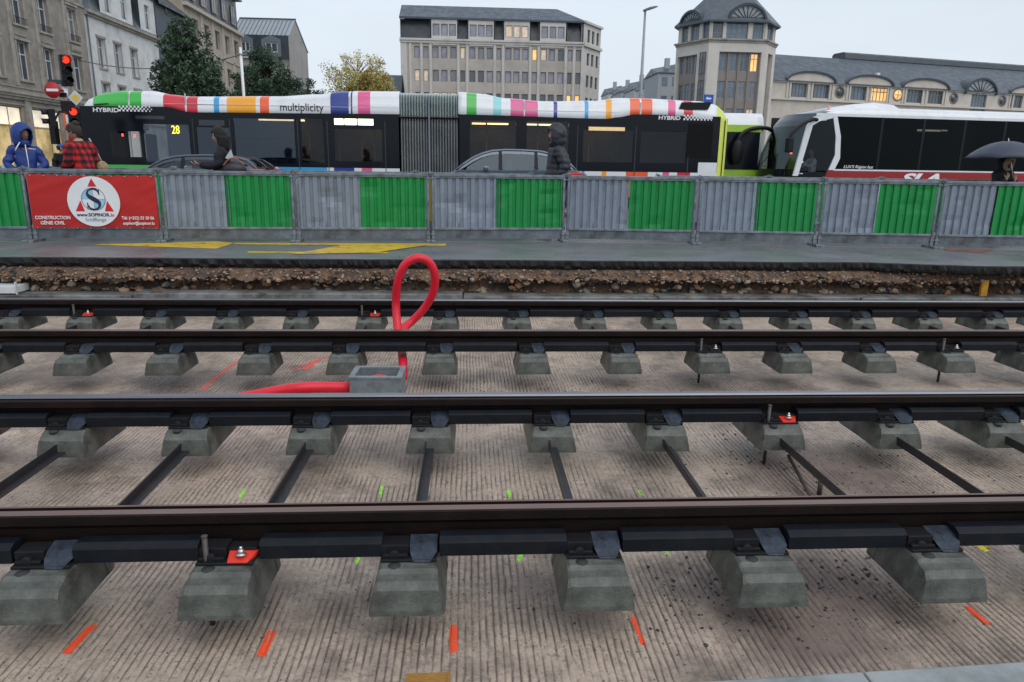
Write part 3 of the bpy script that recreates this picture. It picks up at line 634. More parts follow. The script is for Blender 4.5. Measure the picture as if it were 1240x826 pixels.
def wheel(t, x, y, r=.48, w=.28, side=-1):
    o = MB(); rings = []
    for rr, yy in ((r*.62, 0), (r*.95, 0), (r, .03), (r, w-.03), (r*.95, w), (r*.62, w)): rings.append([(x+rr*math.cos(6.2832*k/28), y+yy, r+rr*math.sin(6.2832*k/28)) for k in range(28)])
    o.loftw(rings, 0, True, False); wh = o.build('wheel', M_TYRE, t)
    q = MB(); q.tube([(x, y+.05, r), (x, y+w-.03, r)], r*.61, 24); q.tube([(x, y+.0, r), (x, y+.05, r)], r*.22, 12)
    for k in range(8): a = 6.2832*k/8; q.cyl((x+r*.38*math.cos(a), y+.03, r+r*.38*math.sin(a)), (x+r*.38*math.cos(a), y+.05, r+r*.38*math.sin(a)), .022, 6)
    q.build('rim', mat('wheel_rim', (.35,.36,.37), .4, .7), wh)
BY = 21.0; BO = Vector((atY(92,150,BY).x, BY, 0)); BW = 2.55
bus = empty('articulated_bus', BO, 0, 'long white articulated bus with coloured stripes and dark windows', 'bus')
L = lambda px, py=150: atY(px, py, BY).x - BO.x                     # along the bus
Z = lambda px, py: atY(px, py, BY).z
x_b0, x_b1, x_end = L(484), L(555), L(884)
def stripe_list(spec): return [(L(a), L(c), m) for a, c, m in spec]
# -- roof fairing: outer skin with the colours in it
MT = [M_bwhite, G_, R_, LB, OR, RO, NB, PK, TQ, LM, M_bblack]; IX = {m: i for i, m in enumerate(MT)}
def col_at(x, sl):
    for a, c, m in sl:
        if a <= x < c: return IX[m]
    return 0
def interp(x, tab):
    if x <= tab[0][0]: return tab[0][1]
    for (a, p), (c, q) in zip(tab, tab[1:]):
        if x <= c:
            u = (x-a)/(c-a); u = u*u*(3-2*u); return p+(q-p)*u
    return tab[-1][1]
top_tab = [(L(x,y), Z(x,y)) for x, y in ((93,136),(97,125),(106,117),(122,111),(145,108.5),(180,109),(205,113.5),(225,115.5),(330,115.5),(385,113),(410,109.5),(440,109),(556,110),(580,112),(615,118),(660,121.5),(722,121),(750,117.5),(780,118),(850,121.5),(868,125),(880,131),(886,142))]
bot_tab = [(L(x,y), Z(x,y)) for x, y in ((93,139),(100,134),(118,128.5),(200,129.5),(232,136),(300,136.5),(484,138.5),(556,138.5),(735,144),(748,142),(770,138.5),(800,139),(830,140.5),(862,145),(886,149))]
sl_top = stripe_list(((115,158,G_),(160,174,G_),(200,226,R_),(228,241,R_),(260.5,267,LB),(276,311,OR),(316,327,RO),(401,423,NB),(425.5,427.5,NB),(434,449,PK),(565,577,G_),(597,607,TQ),(618,634,PK),(635.5,651,PK),(670,674.5,NB),(707.5,712,LB),(733,740,OR),(762,774,RO),(776,789,RO),(808,817,PK),(827,838,R_),(868,890,LM)))
def fairing(xa, xb, name, front=False):
    cuts = sorted({xa, xb, *[q for a, c, m in sl_top for q in (a, c) if xa < q < xb], *np.arange(xa, xb, .12)})
    b = MB(); prev = None
    for x in cuts:
        x = float(x); zt, zb = interp(x, top_tab), interp(x, bot_tab); h = zt-zb
        fi = .55*max(0, 1-(x+.28)/1.3)**2.4 if front else 0                # plan rounding of the nose
        ri = .35*max(0, 1-(x_end-x)/.6)**2
        yi = fi*.5+ri
        sec = [(0+yi, zb), (-.012+yi, zb+.06*h), (0+yi, zb+.42*h), (.012+yi, zb+.44*h), (.03+yi, zb+.72*h), (.10+yi, zb+.90*h), (.30+yi, zb+h)]
        full = [(x, y, z) for y, z in sec]+[(x, BW-y, z) for y, z in reversed(sec)]
        if prev is not None:
            b.add([*prev[1], *full], [(j, j+1, len(full)+j+1, len(full)+j) for j in range(len(full)-1)], col_at((x+prev[0])/2, sl_top), True)
        prev = (x, full)
        if x == cuts[0] or x == cuts[-1]: b.add(full, [tuple(range(len(full)))], 0)
    return b.build(name, MT, bus, weld=True)
f1 = fairing(-.26, x_b0, 'roof_fairing', True); f2 = fairing(x_b1, x_end, 'roof_fairing')
# seams along the fairing and small fittings
b = MB()
for xa, xb in ((L(185), x_b0), (x_b1, L(760))):
    b.box((xa, -.006, 2.665), (xb, .02, 2.677))
for x in (L(159), L(227), L(635), L(775), L(424)): b.box((x-.012, -.012, 2.70), (x+.012, .03, 2.95))
b.build('seam', mat('pale_seam', (.5,.52,.54), .4), bus)
b = MB(); b.add([(L(825,124),-.016,Z(825,124)),(L(862,124),-.016,Z(862,124)),(L(857,133),-.016,Z(857,133)),(L(836,133),-.016,Z(836,133)),(L(822,132),-.016,Z(822,132))], [(0,1,2,3,4)]); b.build('roof_intake', M_BLACK, bus); b = MB(); b.add([(L(115,131),-.02,Z(115,126)),(L(132,131),-.02,Z(132,125)),(L(132,131),-.02,Z(132,126.5)),(L(115,131),-.02,Z(115,127.5))], [(0,1,2,3)])
b.build('roof_intake', M_BLACK, bus)
# -- side band with window openings
def band(xa, xb, openings, name, zb=1.055, ztab=bot_tab, par=bus, mtl=M_bblack, y=0.0, yf=BW, thick=.05):
    b = MB(); ops = sorted(openings); e = xa
    for (a, c, z0, z1) in ops:
        if a > e: b.box((e, y, zb), (a, y+thick, max(interp(e, ztab), interp(a, ztab))+.0))
        b.box((a, y, zb), (c, y+thick, z0)); zt = max(interp(a, ztab), interp(c, ztab)); b.box((a, y, z1), (c, y+thick, zt)); e = c
    if xb > e: b.box((e, y, zb), (xb, y+thick, max(interp(e, ztab), interp(xb, ztab))))
    return b.build(name, mtl, par)
def ops_px(lst): return [(L(a), L(c), max(1.09, Z(a, z0)), Z(a, z1)) for a, c, z1, z0 in lst]
op1 = ops_px([(131,150,159,190),(153,168,159,190),(172,228,150,196),(237,277,154,197),(283,356,143,197),(364,391,143,197),(404,462,156,195)])
op2 = ops_px([(569,625,145,200),(638,689,146,200),(707,768,157,196),(777,833,159,197)])
# rounded nose: the dark side panel bends inwards
band(.14, x_b0-.03, op1, 'side_panel'); band(x_b1+.03, x_end-.28, op2, 'side_panel')
for k, ops in enumerate((op1, op2)):
    for i, (a, c, z0, z1) in enumerate(ops):
        b = MB(); b.quad((a-.02, .02, z0-.02), (c+.02, .02, z0-.02), (c+.02, .02, z1+.02), (a-.02, .02, z1+.02))
        g = b.build('window', M_bglass if k == 0 and i in (2, 3, 4) else (M_bglassclear if k == 0 and i < 2 else M_bglassdark), bus)
        if (k, i) in ((0, 4), (1, 0), (1, 1), (0, 3)):
            b = MB(); zz = z0+(z1-z0)*.55; b.box((a, -.003, zz), (c, .001, zz+.012)); b.build('window_bar', mat('dark_bar', (.03,.035,.04), .4), g)
b = MB()                                                            # door leaf lines and small upper panes
for px in (233, 278, 360, 396, 466, 700, 771, 836):
    b = MB(); b.box((L(px)-.012, -.004, .9), (L(px)+.012, .002, 2.3)); b.build('door_gap', mat('rubber_line', (.03,.034,.04), .5), bus)
for (a, c, t_, u, m_) in ((405,452,143.5,151,M_lampw),(713,757,153.5,158,mat('dim_display', (.55,.40,.20), .4, emit=.6)),(241,272,145,152,mat('dark_display', (.03,.035,.05), .15)),(165,200,140,144,mat('dark_display', (.03,.035,.05), .15))):
    b = MB(); b.box((L(a), -.008, Z(a,u)), (L(c), .0, Z(a,t_))); o_ = b.build('side_display', m_, bus)
for px in (416, 432): b = MB(); b.box((L(px), -.012, 2.19), (L(px+1.5), -.006, 2.40)); b.build('display_bar', M_BLACK, bus)
# lower skirt with coloured blocks
sl_low = stripe_list(((92,177,G_),(309,313,OR),(319,328,RO),(333,394,LB),(402,427,NB),(436,449,PK),(706,710,LB),(731,737,OR),(761,788,RO),(806,814,PK),(824,840,R_)))
def skirt(xa, xb, name):
    cuts = sorted({xa, xb, *[q for a, c, m in sl_low for q in (a, c) if xa < q < xb]}); b = MB()
    for a, c in zip(cuts, cuts[1:]):
        m = col_at((a+c)/2, sl_low); b.box((a, 0.0, .32), (c, .05, 1.035), m)
    b.box((xa, .008, 1.035), (xb, .05, 1.055), IX[M_bblack]); return b.build(name, MT, bus)
skirt(.14, x_b0-.03, 'skirt'); skirt(x_b1+.03, x_end-.28, 'skirt')
b = MB(); b.box((L(849),-.006,.8),(x_end-.29,-.001,Z(860,197)),0)
for k in range(7):
    zz = .84+k*.055; b.box((L(838)+k*.13, -.012, zz), (x_end-.30, -.006, zz+.028))
b.build('louvre', [M_bwhite], bus)
b = MB(); b.box((L(834), -.01, Z(850,196)+.12), (L(864), -.003, Z(850,150)))
for k in range(16): zz = Z(850,196)+.14+k*.062; b.box((L(834), -.018, zz), (L(864), -.010, zz+.02))
b.build('engine_grille', mat('grille_black', (.012,.012,.012), .7, spec=.1), bus)
# nose and tail shells
def shell(name, xs_yi, z0, z1, mt_, dz=None, zs=6):
    b = MB(); rings = []
    for k in range(zs+1):
        z = z0+(z1-z0)*k/zs; sh = dz(z) if dz else 0
        ring_ = [(x+sh, y, z) for x, y in xs_yi]+[(x+sh, BW-y, z) for x, y in reversed(xs_yi)]; rings.append(ring_)
    b.loftw(rings, 0, False, False, True); return b.build(name, mt_, bus)
nose = [(.14,.0),(-.02,.02),(-.15,.09),(-.24,.26),(-.28,.55),(-.32,1.0)]
shell('nose_panel', nose, .32, 1.0, G_); shell('windscreen', nose, 1.0, 2.50, M_bblack, lambda z: .06*(z-1))
b = MB(); b.box((-.40, .14, 1.95), (-.24, .30, 2.62)); b.box((-.36, .35, 1.0),(-.30, 2.2, 1.9)); b.build('front_trim', RO, bus, bevel=.02)
tail = [(x_end-.30,.0),(x_end-.12,.02),(x_end-.03,.10),(x_end,.3),(x_end+.01,1.0)]
sh_ = shell('tail_panel', tail, .32, 2.56, LM)
b = MB(); b.box((x_end-.145, -.004, .34), (x_end-.125, .03, 2.5)); b.build('tail_seam', M_BLACK, bus)
# bellows
b = MB(); nf = 21
def bell(xa, xb, z0, z1, m, inset=0):
    rings = []
    for k in range(2*nf+1):
        x = xa+(xb-xa)*k/(2*nf); d = .0 if k % 2 else .19; d += inset
        rings.append([(x, d, z0), (x, d, z1-.25), (x, d+.06, z1-.06), (x, d+.22, z1), (x, BW-d-.22, z1), (x, BW-d-.06, z1-.06), (x, BW-d, z1-.25), (x, BW-d, z0)])
    b.loft(rings, m, False, False)
zt = Z(520,112)
bell(x_b0, x_b1, .45, 2.45, 0); bell(x_b0, x_b1, 2.451, zt, 1)
b.box((L(518.9), -.02, .5), (L(520.5), .02, zt-.1), 2)
b.build('bellows', [mat('bellows_fabric', (.38,.40,.41), .6, 0, .2, 4, grime=(.26,.28,.29), gscale=2), mat('bellows_fabric_upper', (.46,.53,.53), .6, 0, .15, 4), M_gsheet], bus)
# interior
b = MB(); b.box((.35,.05,.34),(x_end-.3,BW-.05,.38)); b.box((2.1,BW-.08,.3),(x_end-.3,BW,2.5)); b.box((.5,.05,2.44),(x_end-.35,BW-.05,2.48)); b.box((x_end-.4,.06,.4),(x_end-.35,BW-.08,2.44)); b.box((L(396),.08,.38),(L(400),1.0,2.4)); b.box((L(560)-.05,.08,.38),(L(560),BW-.1,2.4)); b.box((L(478),.08,.38),(L(478)+.05,BW-.1,2.4))
b.build('interior_shell', M_inside, bus)
b = MB()
for px in (365,403,432,448,590,655,700,720): x = L(px); b.tube([(x, .9, .4), (x, .9, 2.4)], .022, 8)
for a, c in ((403,462),(569,625),(638,700),(283,320)): b.tube([(L(a), .75, 2.18), (L(c), .75, 2.18)], .016, 8)
b.build('handrail', M_pole, bus)
for px in (290,310,330,350,575,600,645,670,730,750,790,815):
    b = MB(); x = L(px); b.box((x, .35, .8), (x+.42, 1.25, .9)); b.box((x+.36, .35, .9), (x+.44, 1.25, 1.5)); b.build('passenger_seat', M_seat, bus, bevel=.03)
for a, c in ((405,460),(572,620),(640,688),(715,760),(290,350)):
    b = MB(); b.box((L(a), 1.9, 2.38), (L(c), 2.0, 2.42)); b.build('ceiling_lamp', mat('dim_lamp_tube', (1,.75,.42), .5, emit=4), bus)
b = MB(); x = L(140); b.box((x, .8, 1.0), (x+.5, 1.5, 1.2)); b.box((x+.4, .8, 1.2), (x+.5, 1.4, 1.9)); b.build('driver_seat', M_seat, bus, bevel=.04)
b = MB(); b.box((L(147,161), .005, Z(147,165)), (L(149,161), .012, Z(149,162))); b.box((L(160), .005, Z(160,166)), (L(162), .012, Z(162,163))); b.build('red_lamp', mat('lit_red', (1,.03,.02), .5, emit=5), bus)
text('line_number', '28', .31, M_led, bus, (L(208,162), -.004, Z(208,161.8)), off=.0, sx=.72)
Wm = mat('bus_white_lettering', (.8,.82,.84), .4)
text('hybrid_lettering', 'HYBRID', .155, Wm, bus, (L(112.5,135), -.014, Z(112,135.3)), off=.004, sx=1.28, shear=.05); text('hybrid_lettering', 'HYBRID', .15, Wm, bus, (L(797,144), -.014, Z(797,144.8)), off=.004, sx=1.22, shear=.05)
text('city_lettering', 'multiplicity', .30, mat('bus_black_lettering', (.01,.01,.012), .4), bus, (L(339,134), -.016, Z(339,134)), off=.001, sx=.90)
def checker(px, py, n, mt_):
    b = MB(); s = .05
    for i in range(n):
        keep = 1 if i < n*.6 else .55+.45*(n-i)/(n*.4)
        for j in range(3):
            if (i+j) % 2 == 0:
                q = s*keep; x = L(px)+i*s; z = Z(px, py)+j*s; b.box((x, -.016, z), (x+q, -.010, z+q))
    b.build('checker_pattern', Wm, bus)
checker(146, 134.9, 18, Wm); checker(827, 145.6, 17, Wm)
for x in (2.75, L(440)-.9, L(760)): wheel(bus, x, .02)
b = MB(); b.tube([(.1,-.02,2.35),(-.25,-.28,2.4),(-.42,-.32,2.1)], .03, 8); b.box((-.50,-.42,1.55),(-.36,-.20,2.15)); b.build('wing_mirror', M_BLACK, bus, bevel=.02)

# ---- second bus, lime and white, behind the tail
b2 = empty('lime_bus', (-1.2, 26.6, 0), 0, 'lime green and white bus half hidden between the striped bus and the coach', 'bus')
b = MB(); le = 12.0
def rib2(x, i): return [(x, 0+i, .35), (x, 0+i, 2.72), (x, .04+i, 2.85), (x, .10+i, 3.0), (x, .28+i, 3.14), (x, BW-.28-i, 3.14), (x, BW-.1-i, 3.0), (x, BW-i, 2.72), (x, BW-i, .35)]
rg = [rib2(0, .1), rib2(.2, .0), rib2(le-.25, .0), rib2(le, .12)]
b.loft(rg, 0, True, True); b.build('body', M_bwhite, b2)
b = MB(); b.box((.15, -.008, 2.47), (le-.12, -.001, 2.72)); b.box((.15, -.008, .4), (le-.12, -.001, 1.13)); b.box((le+.001,.2,.4),(le+.008,BW-.2,1.1)); b.box((le+.001,.2,2.45),(le+.008,BW-.2,2.72)); b.build('lime_band', mat('lime_paint', (.36,.58,.05), .3, 0, .06, 2), b2)
b = MB(); b.box((.15, -.012, 1.13), (le-.15, -.002, 2.47)); b.box((le+.001,.25,1.1),(le+.008,BW-.25,2.45)); b.build('window_band', M_bblack, b2)
for x in (2.6, 9.0): wheel(b2, x, .02)

# ---- coach
CO = Vector((atY(962,210,24.4).x, 24.4, 0)); CA = R(6.5)
co = empty('touring_coach', CO, CA, 'white, black and red touring coach with a raked dark windscreen', 'coach')
cd = Vector((math.cos(CA), math.sin(CA), 0))
def cpt(px, py):                                                    # a point of the coach's side, in coach coordinates
    d = ray(px, py); nrm = Vector((-cd.y, cd.x, 0)); o = Vector((0,0,CZ)); t = (CO-o).dot(nrm)/d.dot(nrm); p = o+d*t-CO
    return p.dot(cd), p.z
M_cred = mat('coach_red_paint', (.28,.006,.008), .25, 0, .1, 2, coat=.4); M_cglass = glass('coach_glass', (.16,.16,.16), (.20,.24,.26), .0); M_cscreen = glass('windscreen_glass', (.20,.25,.24), (.55,.68,.70), .06)
LEN = 12.4; ztop = cpt(1012,136)[1]; print('coach lip', ztop, 'belt', cpt(1015,206), 'x', cpt(1240,145), cpt(1012,136))
zroof = 3.36; zbelt = 1.15; CW = 2.5
# roof
def croof(x, z): return [(x, 0, 3.0), (x, .01, z-.22), (x, .06, z-.08), (x, .25, z), (x, CW-.25, z), (x, CW-.06, z-.08), (x, CW-.01, z-.22), (x, CW, 3.0)]
x0r = cpt(990,150)[0]
b = MB(); rr_ = []
for x, z, dz in ((2.0,3.26,0),(LEN-.4,3.26,0),(LEN,3.15,0)): rr_.append(croof(x, z))
b.loftw(rr_, 0, False, False); b.build('roof', M_bwhite, co)
# AC housing on the roof
ax0, az0 = cpt(985,146); ax1 = cpt(1104,134)[0]
b = MB(); rings = []
for x, h, w in ((1.25,-.16,.5),(1.7,.06,.40),(2.3,.17,.32),(2.9,.22,.30),(ax1-1.1,.24,.32),(ax1-.3,.18,.36),(ax1,.03,.5)): rings.append([(x, w, 3.2), (x, w+.04, 3.2+h*.7), (x, w+.2, 3.22+h), (x, CW-w-.2, 3.22+h), (x, CW-w-.04, 3.2+h*.7), (x, CW-w, 3.2)])
b.loftw(rings, 0, False, True); b.build('roof_housing', M_bwhite, co)
# side: openings
b = MB(); zl0, zl1 = 3.0, 3.0
dx0, dx1, wx0 = cpt(974,205)[0], cpt(1006,170)[0], cpt(1018,160)[0]
b.box((wx0-.12, 0, 2.93), (LEN, .05, 3.02)); b.box((wx0-.1, 0, zbelt), (LEN, .05, zbelt+.05)); b.box((x0r-.05,0,2.93),(wx0-.12,.05,3.02)); b.build('side_rail', M_bwhite, co)
b = MB(); b.box((wx0-.35, 0, .72), (LEN, .05, zbelt)); b.prism([(cpt(996,213)[0], .72), (wx0-.34, .72), (wx0-.34, zbelt), (cpt(1003,206)[0], zbelt)], 'y', 0, .05); b.build('red_band', M_cred, co)
b = MB(); b.box((0.1, .0, .3), (LEN, .05, .718)); b.build('lower_skirt', mat('coach_silver', (.45,.45,.46), .35, .3), co)
b = MB(); b.prism([(cpt(966,211)[0], .3), (cpt(1000,214)[0], .3), (cpt(1000,206)[0], 1.1), (cpt(970,206)[0], 1.1)], 'y', -.003, .04); b.build('door_lower_panel', M_bblack, co)
def prow(pl, y0, y1, mt_, name): b = MB(); b.prism([cpt(*p) for p in pl], 'y', y0, y1); return b.build(name, mt_, co)
prow([(960,213),(966,213),(984,152),(992,147),(989,141),(983,144),(977,153)], -.02, .05, M_bwhite, 'front_pillar')
prow([(1009,141),(1014,141),(1018,165),(1017,192),(1010,206),(1003,206),(1011,188),(1012,165)], -.012, .05, M_bwhite, 'curved_pillar')
prow([(986,141),(1009,140),(1009,143),(992,147),(984,152)], -.004, .05, M_bwhite, 'window_head')
w_ = prow([(992,147),(1009,143),(1012,165),(1011,188),(1002,207),(970,207),(984,152)], .02, .024, glass('door_window_glass', (.72,.72,.72), (.3,.35,.4), .0), 'driver_window')
b = MB(); b.box((wx0-.12, .018, zbelt+.05), (LEN-.05, .022, 2.93)); b.build('side_window', M_cglass, co)
for x in [wx0+1.55+1.62*k for k in range(6)]: b = MB(); b.box((x-.05, .01, zbelt+.05), (x+.05, .03, 2.93)); b.build('window_pillar', M_bblack, co)
# interior
b = MB(); b.box((.2,.06,.9),(LEN-.1,CW-.05,.95)); b.box((.35,CW-.08,.9),(LEN,CW,3.0)); b.box((1.9,.3,.95),(1.96,CW-.1,2.9)); b.box((1.0,.06,2.98),(LEN-.1,CW-.06,3.0)); b.box((LEN-.1,.0,.3),(LEN,CW,3.1)); b.box((-.2,.3,.95),(.25,CW-.3,1.15)); b.build('interior_shell', mat('coach_interior', (.02,.018,.017), .8, 0, .4, 2), co)
for k in range(9):
    b = MB(); x = 2.3+k*1.0; b.box((x, .3, 1.35), (x+.45, 1.2, 1.45)); b.box((x+.42, .3, 1.45), (x+.55, 1.2, 2.15)); b.build('passenger_seat', mat('coach_seat', (.05,.03,.04), .9, 0, .4, 5), co, bevel=.03)
M_cl = mat('coach_lamp_tube', (1,.88,.6), .5, emit=6)
for a, c in ((1118,1146),(1148,1154),(1219,1236)):
    b = MB(); b.box((cpt(a,158)[0], .25, cpt(a,158)[1]-.012), (cpt(c,158)[0], .30, cpt(c,158)[1]+.03)); b.build('ceiling_lamp', M_cl, co)
# windscreen: raked and wrapped round
def screen(z0, z1, mt_, name, zs=8):
    b = MB(); rings = []
    for k in range(zs+1):
        z = z0+(z1-z0)*k/zs; xa = interp_l(z, ((.3,.10),(1.15,.05),(1.7,.16),(2.3,.40),(2.8,.68),(3.05,.95),(3.2,1.22),(3.30,1.6),(3.37,2.1))); bl = interp_l(z, ((.3,.42),(1.2,.50),(2.2,.52),(2.9,.60),(3.3,.7)))
        rings.append([(xa-bl*(1-abs(2*j/12-1)**2.6), CW*j/12, z - (0 if z < 3.2 else 0)) for j in range(13)])
    b.loftw(rings, 0, False, False, True); return b.build(name, mt_, co)
def interp_l(x, tab):
    for (a, p), (c, q) in zip(tab, tab[1:]):
        if x <= c: return p+(q-p)*max(0, (x-a)/(c-a))
    return tab[-1][1]
screen(1.18, 2.62, M_cscreen, 'windscreen'); M_dome = mat('smoked_dome', (.045,.06,.075), .15, 0, .1, 2, coat=.3); screen(2.62, 3.03, M_dome, 'windscreen_dome')
b = MB(); rings = []; YR = (0,.01,.06,.25,.6,1.0,1.25,1.5,1.9,2.25,2.44,2.49,2.5); ZR = (3.0,3.04,3.18,3.26,3.26,3.26,3.26,3.26,3.26,3.26,3.18,3.04,3.0)
for k in range(13):
    f_ = k/12; row = []
    for j in range(13):
        v_ = YR[j]/CW; xa_ = interp_l(3.03, ((2.8,.68),(3.05,.95)))-.60*(1-abs(2*v_-1)**2.6); edge = 1-abs(2*v_-1)**5; row.append((xa_+(2.0-xa_)*f_, CW*v_, 3.02+(ZR[j]-3.02)*math.sin(f_*math.pi/2)))
    rings.append(row)
for k in range(12):
    for j in range(12):
        q4 = [rings[k][j], rings[k][j+1], rings[k+1][j+1], rings[k+1][j]]; xm_ = sum(p[0] for p in q4)/4; b.add(q4, [(0,1,2,3)], 1 if xm_ > 1.0+.45*(1-abs(2*YR[j]/CW-1)**3) else 0, True)
b.build('roof_front', [M_dome, M_bwhite], co, weld=True); screen(.80, 1.18, M_bblack, 'black_front_band', 3); screen(.3, .80, M_cred, 'front_bumper', 3)
b = MB(); b.tube([(.0,.35,1.25),(-.25,.7,1.3),(-.3,1.3,1.9)], .012, 6); b.tube([(-.2,1.6,1.25),(-.35,1.7,1.3),(-.2,1.2,1.8)], .012, 6); b.build('wiper', M_BLACK, co)
# mirrors on bent arms
b = MB(); b.tube(spline([(.62,-.0,2.80),(.40,-.10,2.80),(-.05,-.22,2.62),(-.42,-.28,2.30),(-.46,-.28,2.05)], 5), .06, 10); ma = b.build('mirror_arm', M_BLACK, co, bevel=0)
b = MB(); b.box((-.56,-.40,1.72),(-.36,-.16,2.20)); b.build('mirror_head', M_BLACK, ma, bevel=.04)
b = MB(); b.box((-.48,-.41,1.66),(-.40,-.402,1.715)); b.build('mirror_lamp', mat('amber_lens', (.9,.15,.03), .4, emit=.6), ma)
b = MB(); b.tube(spline([(.55,CW+.0,2.45),(.1,CW-.2,2.62),(-.55,CW-.3,2.58),(-1.0,CW-.4,2.35),(-1.12,CW-.42,2.0)], 5), .07, 10); ma = b.build('mirror_arm', M_BLACK, co)
b = MB(); b.ell((-1.10,CW-.42,1.75), (.22,.16,.46), 14, 10); b.build('mirror_head', M_BLACK, ma)
text('slogan', 'LUX’S Région bus', .14, Wm, co, (cpt(1021,203)[0], -.004, zbelt+.09), off=.001, sx=1.1, shear=.3)
text('company_lettering', 'SLA', .46, Wm, co, (cpt(1088,226)[0], -.004, .76), off=.02, sx=2.1, shear=.35)
text('small_lettering', 'man', .07, Wm, co, (cpt(966,208)[0]+.05, -.006, 1.02), off=.002, sx=1.2)
b = MB(); b.box((cpt(996,145)[0], .012, cpt(996,146)[1]), (cpt(998,145)[0], .018, cpt(996,143.5)[1])); b.box((cpt(999,145)[0], .012, cpt(996,146)[1]), (cpt(1001,145)[0], .018, cpt(996,143.5)[1])); b.build('window_sticker', Wm, w_)
b = MB(); b.ell((cpt(970,196)[0]+.05, .01, cpt(970,196)[1]), (.045,.006,.045), 12, 6); b.build('window_badge', Wm, w_)
for x in (2.4, 8.4, 9.7): wheel(co, x, .02)
b = MB(); b.cyl((1.5, .75, 3.1), (1.5, .75, 3.32), .05, 10); b.build('roof_marker_lamp', mat('pale_red_lens', (.8,.35,.3), .4), co)

# ---- cars
def car(name, loc, rz, Lc, prof, mt_, label, gl, wy=1.76, belt=.92, group=None, lz=.78):
    """prof: list of (x, z) of the roof line from bonnet edge to boot edge; car faces -x, side towards the camera at y=0"""
    t = empty(name, loc, rz, label, 'car', group); b = MB()
    body = [(-.02,.35),(0,.55),(.05,.66),(.35,.74)]+[(prof[0][0], prof[0][1])]+[(prof[-1][0], prof[-1][1]), (Lc-.08, belt-.02), (Lc, .75), (Lc-.02,.4), (Lc-.1,.25), (.15,.22)]
    rings = []
    for y, sc_ in ((.0, .985), (.05, 1.0), (wy-.05, 1.0), (wy, .985)): rings.append([(Lc/2+(x-Lc/2)*sc_, y, z if z < .6 else .6+(z-.6)*(.94 if y in (0, wy) else 1)) for x, z in body])
    b.loft(rings, 0, True, True); b.build('body', mt_, t, bevel=.03, seg=3)
    # cabin: tumblehome sides
    n = len(prof); ins = lambda z: .04+.26*max(0, (z-belt))/.55
    zmax = max(p[1] for p in prof)
    rf = MB(); rings = []
    A = [(x, ins(z)+(.0), z) for x, z in prof]; B = [(x, wy-ins(z), z) for x, z in prof]
    A2 = [(x, ins(z)+.10, z+.02*(z > belt+.1)) for x, z in prof]; B2 = [(x, wy-ins(z)-.10, z+.02*(z > belt+.1)) for x, z in prof]
    hi = [i for i, p in enumerate(prof) if p[1] > zmax-.13]; i0, i1 = hi[0], hi[-1]
    def strip(bb, lo, up): bb.add([*A[lo:up+1], *A2[lo:up+1], *B2[lo:up+1], *B[lo:up+1]], [(r*(up+1-lo)+j, r*(up+1-lo)+j+1, (r+1)*(up+1-lo)+j+1, (r+1)*(up+1-lo)+j) for r in range(3) for j in range(up-lo)], 0, True)
    strip(rf, i0, i1); ro = rf.build('roof', mt_, t)
    w1 = MB(); strip(w1, 0, i0); w1.build('windscreen', gl, t); w2 = MB(); strip(w2, i1, n-1); w2.build('rear_window', gl, t)
    # pillars follow the roof line edge
    for s in (0, 1):
        E_ = A if s == 0 else B; off = -.004 if s == 0 else .004
        pb = MB(); pb.tube([(p[0], p[1]+off, p[2]-.012) for p in E_], .030, 8); pb.build('roof_edge', mt_, t)
        # side window polygon
        inner = []
        for x, z in prof:
            if z > belt+.10: inner.append((x+(.05 if x < (prof[0][0]+prof[-1][0])/2 else -.05), z-.095))
        yy = (lambda z: ins(z)) if s == 0 else (lambda z: wy-ins(z))
        xs0, xs1 = prof[0][0]+.12, prof[-1][0]-.12
        poly = [(xs0+.1, belt)]+[(x*(1) , z) for x, z in inner]+[(xs1-.1, belt)]
        g = MB(); g.add([(x, yy(z)+(-.002 if s == 0 else .002), z) for x, z in poly], [tuple(range(len(poly)))]); wd = g.build('side_window', gl, t)
        rs_ = MB(); sd_ = -.006 if s == 0 else .006
        rs_.add([(p[0], yy(p[1])+sd_, p[1]) for p in prof]+[(p[0], yy(max(belt, p[1]-.095))+sd_, max(belt-.02, p[1]-.095)) for p in prof], [(q, q+1, n+q+1, n+q) for q in range(n-1)]); rs_.build('roof_side', mt_, t)
        for xp in (prof[i0][0]+.42, prof[i0][0]+1.25):
            pi = MB()
            if xp < prof[i1][0]+.2: zt_ = interp_l(xp, prof)-.02; pi.add([(xp-.045, yy(belt)-.012*(1-2*s), belt), (xp+.045, yy(belt)-.012*(1-2*s), belt), (xp+.035, yy(zt_)-.012*(1-2*s), zt_), (xp-.035, yy(zt_)-.012*(1-2*s), zt_)], [(0,1,2,3)])
            if pi.v: pi.build('door_pillar', M_BLACK, t)
        m = MB(); sx = prof[0][0]+.62; yo = -.14 if s == 0 else wy+.02; m.box((sx, yo, belt+.02), (sx+.14, yo+.12, belt+.13)); m.build('wing_mirror', mt_, t, bevel=.03)
        lg = MB(); yl = -.01 if s == 0 else wy-.25; lg.box((prof[-1][0]-.22, yl, lz-.12), (prof[-1][0]+.14, yl+.26, lz+.03)); lg.build('rear_light', mat('red_lens', (.55,.02,.02), .25, coat=.5), t, bevel=.02)
        hl = MB(); hl.box((.0, yl+.01, .60), (.35, yl+.25, .72)); hl.build('headlight', mat('clear_lens', (.5,.5,.5), .1), t, bevel=.02)
    inn = MB(); inn.box((prof[0][0]+.3, .25, .5), (prof[-1][0]-.3, wy-.25, belt-.04)); inn.box((prof[i0][0]+.55,.3,belt-.04),(prof[i0][0]+.7,.8,belt+.28)); inn.box((prof[i0][0]+.55,wy-.8,belt-.04),(prof[i0][0]+.7,wy-.3,belt+.28)); inn.build('interior', M_inside, t)
